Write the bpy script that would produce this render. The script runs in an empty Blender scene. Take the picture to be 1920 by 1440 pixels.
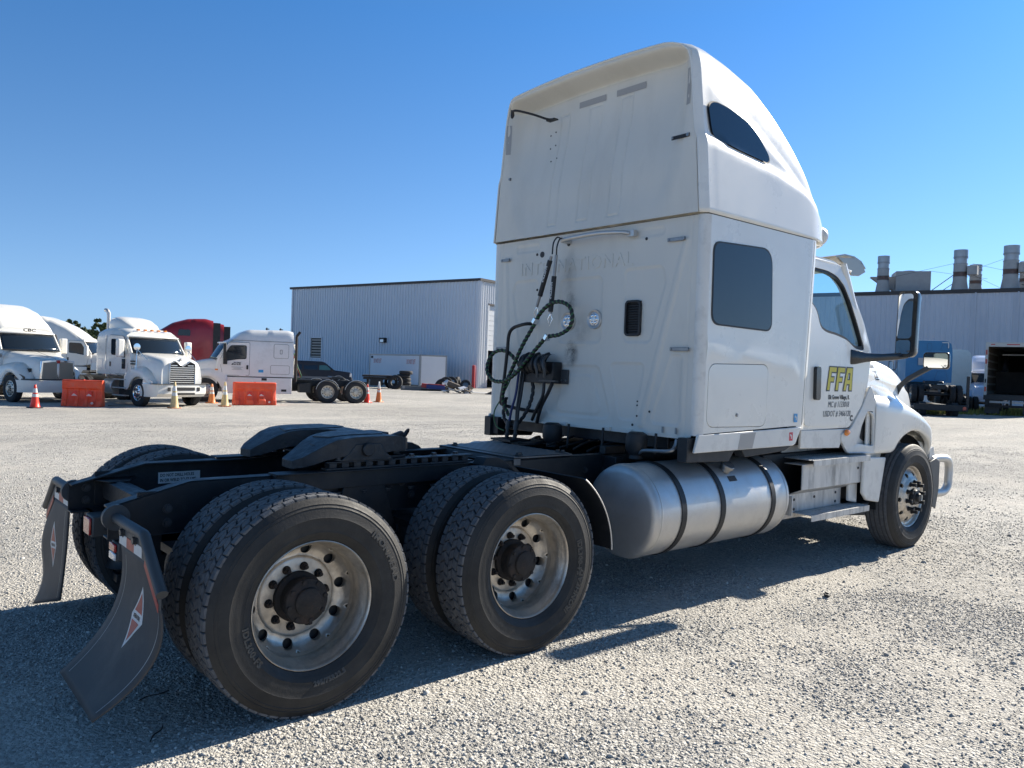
import bpy, bmesh, math, random
import numpy as np
from mathutils import Vector, Matrix
from mathutils.geometry import tessellate_polygon

C = bpy.context.scene.collection
sc = bpy.context.scene
PI = math.pi
rnd = random.Random(7)
R_ = math.radians

# ---------------- camera, world, sun, exposure ----------------
cam_d = bpy.data.cameras.new('camera'); cam = bpy.data.objects.new('camera', cam_d); C.objects.link(cam)
cam_d.sensor_width = 36.0; cam_d.lens = 36.0 * 1479.06 / 1920.0
cam_d.clip_start = 0.05; cam_d.clip_end = 3000
CP = Vector((-1.6757, -4.5024, 1.6217)); yaw, pitch, roll = 0.863263, -0.020851, 0.0351463
fwd = Vector((math.cos(yaw)*math.cos(pitch), math.sin(yaw)*math.cos(pitch), math.sin(pitch)))
rgt = Vector((math.sin(yaw), -math.cos(yaw), 0)); upv = rgt.cross(fwd)
rr = math.cos(roll)*rgt + math.sin(roll)*upv; uu = -math.sin(roll)*rgt + math.cos(roll)*upv
cam.matrix_world = Matrix(((rr.x, uu.x, -fwd.x, CP.x), (rr.y, uu.y, -fwd.y, CP.y), (rr.z, uu.z, -fwd.z, CP.z), (0, 0, 0, 1)))
sc.camera = cam

SUN_EL, SUN_AZ = R_(29.5), R_(-0.3)          # sun stands ahead of the truck, a touch to its right
w = bpy.data.worlds.new('World'); sc.world = w; w.use_nodes = True
nt = w.node_tree; nt.nodes.clear()
sky = nt.nodes.new('ShaderNodeTexSky'); sky.sky_type = 'NISHITA'; sky.sun_disc = False
sky.sun_elevation = SUN_EL; sky.sun_rotation = PI/2 - SUN_AZ
sky.air_density = 1.15; sky.dust_density = 0.25; sky.ozone_density = 3.2; sky.altitude = 100
# keep the Nishita brightness, pull its yellow horizon to the clear morning blue of the photograph
gm = nt.nodes.new('ShaderNodeNewGeometry'); sx = nt.nodes.new('ShaderNodeSeparateXYZ'); nt.links.new(gm.outputs['Incoming'], sx.inputs[0])
ng = nt.nodes.new('ShaderNodeMath'); ng.operation = 'MULTIPLY'; ng.inputs[1].default_value = -1; nt.links.new(sx.outputs[2], ng.inputs[0])
cr = nt.nodes.new('ShaderNodeValToRGB'); nt.links.new(ng.outputs[0], cr.inputs[0])
for i, (q, c) in enumerate([(0, (.60, 1.02, 1.50)), (.12, (.47, 1.01, 1.90)), (.40, (.24, .98, 2.6)), (.9, (.45, 1.0, 1.95))]):
    e = cr.color_ramp.elements[i] if i < 2 else cr.color_ramp.elements.new(q)
    e.position = q; e.color = (*c, 1)
bw = nt.nodes.new('ShaderNodeRGBToBW'); nt.links.new(sky.outputs[0], bw.inputs[0])
hs0 = nt.nodes.new('ShaderNodeMix'); hs0.data_type = 'RGBA'; hs0.blend_type = 'MULTIPLY'; hs0.inputs[0].default_value = 1; nt.links.new(bw.outputs[0], hs0.inputs[6]); nt.links.new(cr.outputs[0], hs0.inputs[7])
hs = nt.nodes.new('ShaderNodeMix'); hs.data_type = 'RGBA'; hs.inputs[0].default_value = .88; nt.links.new(sky.outputs[0], hs.inputs[6]); nt.links.new(hs0.outputs[2], hs.inputs[7])
bg = nt.nodes.new('ShaderNodeBackground'); bg.inputs['Strength'].default_value = 0.047
wo = nt.nodes.new('ShaderNodeOutputWorld')
nt.links.new(hs.outputs[2], bg.inputs[0]); nt.links.new(bg.outputs[0], wo.inputs[0])
sd = bpy.data.lights.new('sun', 'SUN'); sd.energy = 4.8; sd.angle = R_(0.53); sd.color = (1.0, 0.922, 0.795)
sun = bpy.data.objects.new('sun', sd); C.objects.link(sun)
sdir = Vector((math.cos(SUN_EL)*math.cos(SUN_AZ), math.cos(SUN_EL)*math.sin(SUN_AZ), math.sin(SUN_EL)))
sun.rotation_euler = (-sdir).to_track_quat('-Z', 'Y').to_euler(); sun.location = (20, 0, 30)
sc.view_settings.view_transform = 'Standard'; sc.view_settings.look = 'None'
sc.view_settings.exposure = 1.14; sc.view_settings.gamma = 1.0; sc.view_settings.use_curve_mapping = False

# ---------------- materials ----------------
_m = {}
def mat(name, col, rough=.5, metal=0., coat=0., var=.0, vs=3., dirt=None, dscale=4., damt=.5, bump=0., bs=60., spec=.5, stretch=None, rvar=.0, emit=None, trans=None, dirt_lo=.5, dirt_hi=.75, coords='Object'):
    if name in _m: return _m[name]
    m = bpy.data.materials.new(name); m.use_nodes = True; n = m.node_tree; b = n.nodes['Principled BSDF']; L = n.links.new
    b.inputs['Base Color'].default_value = (*col, 1); b.inputs['Roughness'].default_value = rough; b.inputs['Metallic'].default_value = metal
    b.inputs['Coat Weight'].default_value = coat; b.inputs['Coat Roughness'].default_value = .04; b.inputs['Specular IOR Level'].default_value = spec
    tc = n.nodes.new('ShaderNodeTexCoord'); co = tc.outputs[coords]
    if stretch:
        mp = n.nodes.new('ShaderNodeMapping'); mp.inputs['Scale'].default_value = stretch; L(co, mp.inputs[0]); co = mp.outputs[0]
    cout = None
    def noise(s, d=4, r=.55):
        q = n.nodes.new('ShaderNodeTexNoise'); q.inputs['Scale'].default_value = s; q.inputs['Detail'].default_value = d; q.inputs['Roughness'].default_value = r; L(co, q.inputs['Vector']); return q.outputs['Fac']
    def ramp(f, a, b_):
        q = n.nodes.new('ShaderNodeMapRange'); q.inputs[1].default_value = a; q.inputs[2].default_value = b_; L(f, q.inputs[0]); return q.outputs[0]
    if var:
        mx = n.nodes.new('ShaderNodeMix'); mx.data_type = 'RGBA'; L(ramp(noise(vs), .3, .7), mx.inputs[0])
        mx.inputs[6].default_value = (*[c*(1-var) for c in col], 1); mx.inputs[7].default_value = (*[min(1, c*(1+var)) for c in col], 1); cout = mx.outputs[2]
    if dirt:
        f = ramp(noise(dscale, 8, .68), dirt_lo, dirt_hi); mu = n.nodes.new('ShaderNodeMath'); mu.operation = 'MULTIPLY'; L(f, mu.inputs[0]); mu.inputs[1].default_value = damt
        mx = n.nodes.new('ShaderNodeMix'); mx.data_type = 'RGBA'; L(mu.outputs[0], mx.inputs[0])
        if cout: L(cout, mx.inputs[6])
        else: mx.inputs[6].default_value = (*col, 1)
        mx.inputs[7].default_value = (*dirt, 1); cout = mx.outputs[2]
    if cout: L(cout, b.inputs['Base Color'])
    if rvar:
        q = n.nodes.new('ShaderNodeMapRange'); L(noise(vs*2.3, 6, .65), q.inputs[0]); q.inputs[1].default_value = .3; q.inputs[2].default_value = .7
        q.inputs[3].default_value = max(.02, rough-rvar); q.inputs[4].default_value = min(1, rough+rvar); L(q.outputs[0], b.inputs['Roughness'])
    if bump:
        bp = n.nodes.new('ShaderNodeBump'); bp.inputs['Strength'].default_value = bump; bp.inputs['Distance'].default_value = .01; L(noise(bs, 5, .6), bp.inputs['Height']); L(bp.outputs[0], b.inputs['Normal'])
    if emit: b.inputs['Emission Color'].default_value = (*emit, 1); b.inputs['Emission Strength'].default_value = 1
    if trans:   # thin tinted pane
        tr = n.nodes.new('ShaderNodeBsdfTransparent'); tr.inputs[0].default_value = (*trans, 1)
        gl = n.nodes.new('ShaderNodeBsdfGlossy'); gl.inputs['Roughness'].default_value = .02
        lw = n.nodes.new('ShaderNodeLayerWeight'); pw = n.nodes.new('ShaderNodeMath'); pw.operation = 'POWER'; pw.inputs[1].default_value = 4.; L(lw.outputs['Facing'], pw.inputs[0])
        fr = n.nodes.new('ShaderNodeMapRange'); fr.inputs[3].default_value = .05; fr.inputs[4].default_value = .8; L(pw.outputs[0], fr.inputs[0]); ms = n.nodes.new('ShaderNodeMixShader')
        L(fr.outputs[0], ms.inputs[0]); L(tr.outputs[0], ms.inputs[1]); L(gl.outputs[0], ms.inputs[2]); L(ms.outputs[0], n.nodes['Material Output'].inputs[0])
    _m[name] = m; return m

WHITE = mat('white_paint', (.77, .75, .69), .30, 0, .5, .015, 1.2, (.50, .46, .40), 1.6, .22, .02, 90, rvar=.06)
WDIRTY = mat('dirty_white_paint', (.72, .70, .65), .42, 0, .2, .04, 1.5, (.33, .31, .28), 5.0, .55, .05, 70, rvar=.1)
WREAR = mat('dusty_white_gelcoat', (.67, .645, .58), .55, 0, .0, .03, .9, (.46, .43, .38), 2.0, .28, .10, 260, rvar=.06, stretch=(1, 1.6, .55))
WPANEL = mat('weathered_white_panel', (.60, .60, .58), .6, 0, 0, .06, 4, (.22, .21, .19), 7.0, .75, .06, 80, stretch=(1, 1, .35))
BLACK = mat('black_frame_paint', (.009, .011, .014), .48, 0, 0, .2, 5, (.055, .05, .043), 9., .35, .12, 120, rvar=.12)
BLACKG = mat('gloss_black_plastic', (.012, .013, .015), .22, 0, .3, rvar=.05)
BPLAST = mat('black_plastic', (.013, .0145, .017), .55, 0, 0, .15, 8, (.09, .085, .08), 12., .25, .1, 200)
GREYPL = mat('dark_grey_plastic', (.055, .058, .06), .5, 0, 0, .1, 8, bump=.05, bs=300)
RUBBER = mat('tyre_rubber', (.014, .0138, .0135), .66, 0, 0, .18, 6, (.052, .049, .044), 5., .5, .15, 90, rvar=.08, dirt_lo=.42, dirt_hi=.8)
TREAD = mat('worn_tread_rubber', (.105, .107, .112), .85, 0, 0, .22, 30, (.24, .23, .215), 14., .6, .3, 220)
RUBB2 = mat('plain_rubber', (.022, .022, .023), .8, 0, 0, .15, 9)
FLAP = mat('mudflap_rubber', (.060, .055, .052), .62, 0, 0, .12, 3, (.14, .125, .11), 4., .5, .08, 60)
ALU = mat('brushed_aluminium', (.58, .57, .55), .45, .70, 0, .06, 5, (.36, .33, .29), 5., .45, .10, 30, rvar=.09)
WALU = mat('weathered_wheel_alloy', (.60, .55, .48), .42, .85, 0, .14, 7, (.16, .12, .085), 8., .65, .12, 60, rvar=.12, dirt_lo=.45)
STEPALU = mat('grimy_step_aluminium', (.55, .54, .52), .52, .55, 0, .12, 6, (.10, .10, .10), 9., .7, .12, 60, stretch=(1.6, 1.6, .35), rvar=.1)
CHROME = mat('chrome', (.80, .80, .80), .10, 1., 0, rvar=.03)
BOLTM = mat('dark_bolt_steel', (.07, .07, .072), .45, .5, 0, .3, 40)
STEEL = mat('dull_steel', (.30, .30, .30), .45, .9, 0, .12, 20)
IRON = mat('rusty_cast_iron', (.026, .022, .020), .75, .2, 0, .35, 18, (.10, .055, .035), 12., .5, .35, 80, dirt_lo=.52)
PLATE5 = mat('greasy_steel_plate', (.028, .032, .037), .45, .3, 0, .3, 8, (.085, .075, .065), 11., .45, .35, 45, rvar=.12)
DGLASS = mat('privacy_glass', (.012, .018, .026), .06, 0, 0, spec=.65)
WGLASS = mat('window_glass', (.5, .8, .85), trans=(.84, .98, .99))
WSGLASS = mat('windscreen_glass', (.5, .6, .6), trans=(.75, .85, .85))
GASKET = mat('black_gasket', (.012, .012, .013), .55)
MIRROR = mat('mirror_glass', (.85, .87, .88), .02, 1.)
AMBER = mat('amber_lens', (.75, .22, .02), .2, 0, .5)
REDL = mat('red_lens', (.45, .02, .015), .2, 0, .5)
REDTAPE = mat('red_reflective_tape', (.42, .07, .05), .45, var=.12, vs=30)
WTAPE = mat('white_reflective_tape', (.62, .62, .60), .4, var=.08, vs=30)
GTAPE = mat('grey_reflective_tape', (.36, .345, .325), .4)
CLEAR = mat('clear_lens', (.66, .67, .68), .12, .3, .6, .2, 40)
INK = mat('black_lettering', (.02, .02, .022), .4)
SEAM = mat('dark_seam', (.05, .05, .05), .8)
INTER = mat('cab_interior', (.10, .10, .105), .8, var=.15, vs=9)
YEL = mat('yellow_vinyl', (.60, .50, .025), .4)
GREENH = mat('green_hose', (.035, .13, .045), .5)
BLUEH = mat('blue_hose', (.02, .03, .12), .5)

# ---------------- mesh helpers ----------------
class MB:
    def __init__(s): s.v = []; s.f = []; s.mi = []
    def add(s, vs, fs, mi=0):
        o = len(s.v); s.v += [tuple(v) for v in vs]; s.f += [tuple(i+o for i in f) for f in fs]; s.mi += [mi]*len(fs); return s
    def box(s, x0, x1, y0, y1, z0, z1, mi=0):
        return s.add([(x0,y0,z0),(x1,y0,z0),(x1,y1,z0),(x0,y1,z0),(x0,y0,z1),(x1,y0,z1),(x1,y1,z1),(x0,y1,z1)],
                     [(0,3,2,1),(4,5,6,7),(0,1,5,4),(1,2,6,5),(2,3,7,6),(3,0,4,7)], mi)
    def obox(s, c, size, rot=(0,0,0), mi=0):
        from mathutils import Euler
        M = Euler(rot).to_matrix(); c = Vector(c); o = len(s.v); h = [a/2 for a in size]
        q = MB().box(-h[0],h[0],-h[1],h[1],-h[2],h[2]); return s.add([tuple(M@Vector(v)+c) for v in q.v], q.f, mi)
    def cyl(s, p0, p1, r0, r1=None, n=20, cap=True, mi=0):
        p0 = Vector(p0); p1 = Vector(p1); r1 = r0 if r1 is None else r1; d = (p1-p0).normalized()
        a = d.orthogonal().normalized(); b = d.cross(a); vs = []
        for p, r in ((p0, r0), (p1, r1)):
            for k in range(n):
                t = 2*PI*k/n; vs.append(p + a*math.cos(t)*r + b*math.sin(t)*r)
        fs = [(k, (k+1)%n, n+(k+1)%n, n+k) for k in range(n)]
        if cap: fs += [tuple(range(n-1,-1,-1)), tuple(range(n, 2*n))]
        return s.add(vs, fs, mi)
    def rev(s, prof, axis='y', o=(0,0,0), n=48, close=False, a0=0, a1=2*PI, mi=0):
        # prof: list of (radius, along-axis)
        full = abs(a1-a0-2*PI) < 1e-6; m = n if full else n+1; vs = []
        for k in range(m):
            t = a0+(a1-a0)*k/n; c, q = math.cos(t), math.sin(t)
            for r, h in prof:
                vs.append({'y': (o[0]+r*c, o[1]+h, o[2]+r*q), 'x': (o[0]+h, o[1]+r*c, o[2]+r*q), 'z': (o[0]+r*c, o[1]+r*q, o[2]+h)}[axis])
        P = len(prof); fs = []
        for k in range(n):
            k2 = (k+1) % m
            for i in range(P if close else P-1):
                j = (i+1) % P; fs.append((k*P+i, k*P+j, k2*P+j, k2*P+i))
        return s.add(vs, fs, mi)
    def tube(s, pts, r, n=10, cap=True, rf=None, mi=0):
        P = [Vector(p) for p in pts]; vs = []; prev = None
        for i, p in enumerate(P):
            d = (P[min(i+1, len(P)-1)] - P[max(i-1, 0)]).normalized()
            a = d.orthogonal().normalized() if prev is None else (prev - d*prev.dot(d)).normalized()
            prev = a; b = d.cross(a)
            for k in range(n):
                t = 2*PI*k/n; q = rf(i, t) if rf else (r[i] if isinstance(r, (list, tuple)) else r)
                vs.append(p + (a*math.cos(t) + b*math.sin(t))*q)
        fs = [(i*n+k, i*n+(k+1)%n, (i+1)*n+(k+1)%n, (i+1)*n+k) for i in range(len(P)-1) for k in range(n)]
        if cap: fs += [tuple(range(n-1,-1,-1)), tuple(range((len(P)-1)*n, len(P)*n))]
        return s.add(vs, fs, mi)
    def prism(s, poly, axis, a, b, mi=0, fn=None):
        # poly 2D; axis = extrude axis; coords order: x->(y,z) y->(x,z) z->(x,y)
        def P(p, t):
            q = {'x': (t, p[0], p[1]), 'y': (p[0], t, p[1]), 'z': (p[0], p[1], t)}[axis]; return fn(*q) if fn else q
        n = len(poly); vs = [P(p, a) for p in poly] + [P(p, b) for p in poly]
        return s.add(vs, [tuple(range(n)), tuple(range(2*n-1, n-1, -1))] + [(k, n+k, n+(k+1)%n, (k+1)%n) for k in range(n)], mi)
    def grid(s, fn, nu, nv, mi=0, cu=False):
        vs = [fn(i/nu, j/nv) for i in range(nu+(0 if cu else 1)) for j in range(nv+1)]; m = nu if cu else nu+1
        return s.add(vs, [(i*(nv+1)+j, ((i+1)%m)*(nv+1)+j, ((i+1)%m)*(nv+1)+j+1, i*(nv+1)+j+1) for i in range(nu) for j in range(nv)], mi)
    def loft(s, rings, cap=True, closed=True, mi=0):
        n = len(rings[0]); vs = [v for r in rings for v in r]; fs = []
        for i in range(len(rings)-1):
            for k in range(n if closed else n-1): fs.append((i*n+k, i*n+(k+1)%n, (i+1)*n+(k+1)%n, (i+1)*n+k))
        if cap: fs += [tuple(range(n-1,-1,-1)), tuple(range((len(rings)-1)*n, len(rings)*n))]
        return s.add(vs, fs, mi)
    def holed(s, outer, holes, P, thick, mi=0):
        # 2D outline with holes -> slab; P(u,v,t) gives the 3D point at depth t
        loops = [outer]+holes; flat = [p for l in loops for p in l]
        tri = tessellate_polygon([[Vector((p[0], p[1], 0)) for p in l] for l in loops]); n = len(flat)
        vs = [P(p[0], p[1], 0) for p in flat] + [P(p[0], p[1], thick) for p in flat]
        fs = [tuple(t) for t in tri] + [tuple(n+i for i in reversed(t)) for t in tri]; o = 0
        for l in loops:
            m = len(l); fs += [(o+k, o+(k+1)%m, n+o+(k+1)%m, n+o+k) for k in range(m)]; o += m
        return s.add(vs, fs, mi)
    def build(s, name, m, parent=None, smooth=35, bevel=0, seg=2, solid=0, sub=0, recalc=True):
        me = bpy.data.meshes.new(name); me.from_pydata(s.v, [], s.f)
        ms = m if isinstance(m, (list, tuple)) else [m]
        for q in ms: me.materials.append(q)
        if len(ms) > 1: me.polygons.foreach_set('material_index', s.mi)
        if recalc:
            b = bmesh.new(); b.from_mesh(me); bmesh.ops.remove_doubles(b, verts=b.verts, dist=1e-5); bmesh.ops.recalc_face_normals(b, faces=b.faces); b.to_mesh(me); b.free()
        if smooth:
            me.polygons.foreach_set('use_smooth', [True]*len(me.polygons)); me.set_sharp_from_angle(angle=R_(smooth))
        o = bpy.data.objects.new(name, me); C.objects.link(o)
        if parent: o.parent = parent
        if solid: q = o.modifiers.new('s', 'SOLIDIFY'); q.thickness = solid; q.offset = 0
        if sub: q = o.modifiers.new('u', 'SUBSURF'); q.levels = sub; q.render_levels = sub
        if bevel: q = o.modifiers.new('b', 'BEVEL'); q.width = bevel; q.segments = seg; q.limit_method = 'ANGLE'; q.angle_limit = R_(40)
        return o

def tag(o, label=None, cat=None, group=None, kind=None):
    if label: o['label'] = label
    if cat: o['category'] = cat
    if group: o['group'] = group
    if kind: o['kind'] = kind
    return o
def thing(name, label, cat, loc=(0,0,0), rz=0, group=None):
    o = bpy.data.objects.new(name, None); C.objects.link(o); o.empty_display_size = .3
    o.location = loc; o.rotation_euler = (0, 0, rz); return tag(o, label, cat, group)
def node(name, parent, loc=(0,0,0), rot=(0,0,0)):
    o = bpy.data.objects.new(name, None); C.objects.link(o); o.parent = parent; o.location = loc; o.rotation_euler = rot; return o
def dup(o, parent=None, loc=None, rot=None):
    c = o.copy(); C.objects.link(c)
    if parent is not None: c.parent = parent
    if loc is not None: c.location = loc
    if rot is not None: c.rotation_euler = rot
    for ch in list(o.children): dup(ch, c)
    return c
def rrect(u0, u1, v0, v1, r, n=5):
    out = []
    for cx, cy, a in ((u1-r, v1-r, 0), (u0+r, v1-r, 90), (u0+r, v0+r, 180), (u1-r, v0+r, 270)):
        for k in range(n+1): t = R_(a+90*k/n); out.append((cx+r*math.cos(t), cy+r*math.sin(t)))
    return out
def rpoly(pts, r, n=4):
    # round the corners of a polygon
    out = []; N = len(pts)
    for i in range(N):
        p = Vector(pts[i]); a = Vector(pts[i-1])-p; b = Vector(pts[(i+1)%N])-p
        q = min(r if not isinstance(r, (list, tuple)) else r[i], a.length*.48, b.length*.48); s = p+a.normalized()*q; e = p+b.normalized()*q
        for k in range(n+1): t = k/n; out.append(tuple((1-t)**2*s + 2*t*(1-t)*p + t*t*e))
    return out
def spline(pts, n=8):
    P = [Vector(p) for p in pts]; P = [2*P[0]-P[1]]+P+[2*P[-1]-P[-2]]; out = []
    for i in range(1, len(P)-2):
        for k in range(n):
            t = k/n; a, b, c, d = P[i-1], P[i], P[i+1], P[i+2]
            out.append(.5*((2*b)+(c-a)*t+(2*a-5*b+4*c-d)*t*t+(3*b-a-3*c+d)*t**3))
    out.append(P[-2]); return out
def interp(x, tab):
    if x <= tab[0][0]: return tab[0][1]
    for (a, p), (b, q) in zip(tab, tab[1:]):
        if x <= b: t = (x-a)/(b-a); return p+(q-p)*t
    return tab[-1][1]
def sm(a, b, x): t = min(1, max(0, (x-a)/(b-a))); return t*t*(3-2*t)
def text(s, size, P, name, m, parent, thick=.002, bold=0., sx=1., shear=0., res=2, align='LEFT', space=1.):
    # built-in font turned into a mesh; P(u, v, t) places it
    cu = bpy.data.curves.new('t', 'FONT'); cu.body = s; cu.size = size; cu.offset = bold; cu.resolution_u = res; cu.shear = shear
    cu.extrude = .5; cu.align_x = align; cu.space_character = space
    o = bpy.data.objects.new('t', cu); C.objects.link(o); bpy.context.view_layer.update()
    me = bpy.data.meshes.new_from_object(o.evaluated_get(bpy.context.evaluated_depsgraph_get())); bpy.data.objects.remove(o); bpy.data.curves.remove(cu)
    for v in me.vertices: v.co = P(v.co.x*sx, v.co.y, thick if v.co.z > 0 else -thick*.5)
    me.materials.clear(); me.materials.append(m); q = bpy.data.objects.new(name, me); C.objects.link(q); q.parent = parent; me.name = name; return q
def gz(x, y): return -.28*sm(5, 22, y)
def grow(poly, g):
    c_ = []; n = len(poly); A = sum(poly[i][0]*poly[(i+1) % n][1]-poly[(i+1) % n][0]*poly[i][1] for i in range(n)); sg = 1 if A > 0 else -1
    for i in range(n):
        a, p, c = Vector(poly[i-1]), Vector(poly[i]), Vector(poly[(i+1) % n]); d1 = (p-a).normalized(); d2 = (c-p).normalized(); n1 = Vector((d1.y, -d1.x))*sg; n2 = Vector((d2.y, -d2.x))*sg
        c_.append(tuple(p+(n1+n2)*g/(1+n1.dot(n2))))
    return c_
# ---------------- ground ----------------
def ground_mat():
    m = bpy.data.materials.new('limestone_gravel'); m.use_nodes = True; n = m.node_tree; L = n.links.new; b = n.nodes['Principled BSDF']
    b.inputs['Roughness'].default_value = .92; b.inputs['Specular IOR Level'].default_value = .25
    tc = n.nodes.new('ShaderNodeTexCoord'); co = tc.outputs['Object']
    def N(t, **k):
        q = n.nodes.new(t)
        for a, v in k.items(): q.inputs[a].default_value = v
        return q
    def noise(s, d, r, vec=co): q = N('ShaderNodeTexNoise', Scale=s, Detail=d, Roughness=r); L(vec, q.inputs['Vector']); return q.outputs['Fac']
    def rng(f, a, c, lo=0., hi=1.):
        q = N('ShaderNodeMapRange'); L(f, q.inputs[0])
        for i, v in enumerate((a, c, lo, hi)): q.inputs[i+1].default_value = v
        return q.outputs[0]
    def mix(f, a, c, mode='MIX'):
        q = n.nodes.new('ShaderNodeMix'); q.data_type = 'RGBA'; q.blend_type = mode
        if isinstance(f, float): q.inputs[0].default_value = f
        else: L(f, q.inputs[0])
        for i, v in ((6, a), (7, c)):
            if isinstance(v, tuple): q.inputs[i].default_value = (*v, 1)
            else: L(v, q.inputs[i])
        return q.outputs[2]
    v1 = N('ShaderNodeTexVoronoi', Scale=52., Randomness=1.); L(co, v1.inputs['Vector'])
    v2 = N('ShaderNodeTexVoronoi', Scale=120., Randomness=1.); L(co, v2.inputs['Vector'])
    sep = n.nodes.new('ShaderNodeSeparateColor'); L(v1.outputs['Color'], sep.inputs[0])
    stone = mix(sep.outputs[0], (.24, .232, .215), (.52, .50, .46))
    mp = N('ShaderNodeMapping'); mp.inputs['Rotation'].default_value = (0, 0, R_(-20)); mp.inputs['Scale'].default_value = (.35, 1., 1.); L(co, mp.inputs[0])
    dust = rng(noise(.9, 6, .6, mp.outputs[0]), .40, .62)
    dust2 = rng(noise(7., 5, .65), .42, .7)
    mu0 = N('ShaderNodeMath'); mu0.operation = 'MULTIPLY'; L(dust, mu0.inputs[0]); L(dust2, mu0.inputs[1])
    at = n.nodes.new('ShaderNodeAttribute'); at.attribute_name = 'bare'; ba = N('ShaderNodeMath'); ba.operation = 'MULTIPLY'; ba.inputs[1].default_value = .38; L(at.outputs['Fac'], ba.inputs[0])
    mu = N('ShaderNodeMath'); mu.operation = 'MAXIMUM'; L(mu0.outputs[0], mu.inputs[0]); L(ba.outputs[0], mu.inputs[1])
    col = mix(mu.outputs[0], stone, (.58, .54, .47))
    big = rng(noise(.16, 4, .55), .35, .65, .86, 1.1)
    hsv = n.nodes.new('ShaderNodeHueSaturation'); L(big, hsv.inputs['Value']); L(col, hsv.inputs['Color']); L(hsv.outputs[0], b.inputs['Base Color'])
    # relief
    inv = rng(v1.outputs['Distance'], 0., .7, 1., 0.); inv2 = rng(v2.outputs['Distance'], 0., .7, .4, 0.)
    ad = N('ShaderNodeMath'); ad.operation = 'ADD'; L(inv, ad.inputs[0]); L(inv2, ad.inputs[1])
    ad2 = N('ShaderNodeMath'); ad2.operation = 'ADD'; L(ad.outputs[0], ad2.inputs[0]); L(rng(noise(5., 8, .7), 0, 1, 0, 3.), ad2.inputs[1])
    bp = N('ShaderNodeBump', Strength=.9, Distance=.011); L(ad2.outputs[0], bp.inputs['Height']); L(bp.outputs[0], b.inputs['Normal'])
    return m
def stone_mat():
    m = bpy.data.materials.new('gravel_stones'); m.use_nodes = True; n = m.node_tree; L = n.links.new; b = n.nodes['Principled BSDF']
    b.inputs['Roughness'].default_value = .9; b.inputs['Specular IOR Level'].default_value = .25
    g = n.nodes.new('ShaderNodeNewGeometry'); cr = n.nodes.new('ShaderNodeValToRGB'); L(g.outputs['Random Per Island'], cr.inputs[0])
    e = cr.color_ramp.elements; e[0].color = (.23, .223, .21, 1); e[1].color = (.60, .575, .525, 1)
    q = e.new(.25); q.color = (.35, .338, .315, 1); q = e.new(.7); q.color = (.47, .452, .418, 1)
    L(cr.outputs[0], b.inputs['Base Color']); return m
GM = ground_mat()
xs = np.concatenate([np.linspace(-400, -12, 24), np.linspace(-11, 30, 190), np.linspace(31, 110, 50), np.linspace(120, 900, 24)])
ys = np.concatenate([np.linspace(-300, -9, 16), np.linspace(-8, 32, 170), np.linspace(33, 110, 45), np.linspace(120, 900, 24)])
from mathutils import noise as mn
def gh(x, y):
    z = gz(x, y)
    if -12 < x < 31 and -9 < y < 33:
        z += .012*mn.noise((x*.35, y*.35, 0)) + .006*mn.noise((x*1.3, y*1.3, 4))
        z -= .02*sm(.9, .0, abs(y)-0.2)*0
    return z
gb = MB(); gb.grid(lambda u, v: (float(xs[round(u*(len(xs)-1))]), float(ys[round(v*(len(ys)-1))]), gh(xs[round(u*(len(xs)-1))], ys[round(v*(len(ys)-1))])), len(xs)-1, len(ys)-1)
def dn(x, y): return mn.noise((x*.8, y*.9, 7))+.5*mn.noise((x*3.1, y*3.1, 2))+.35*mn.noise((x*.22, y*.25, 9))
gnd = gb.build('ground', GM, smooth=180, recalc=False); tag(gnd, kind='structure')
ba_ = gnd.data.attributes.new('bare', 'FLOAT', 'POINT')
ba_.data.foreach_set('value', [sm(.05, -.35, dn(v.co.x, v.co.y)) if -12 < v.co.x < 31 and -9 < v.co.y < 33 else .3 for v in gnd.data.vertices])

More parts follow.
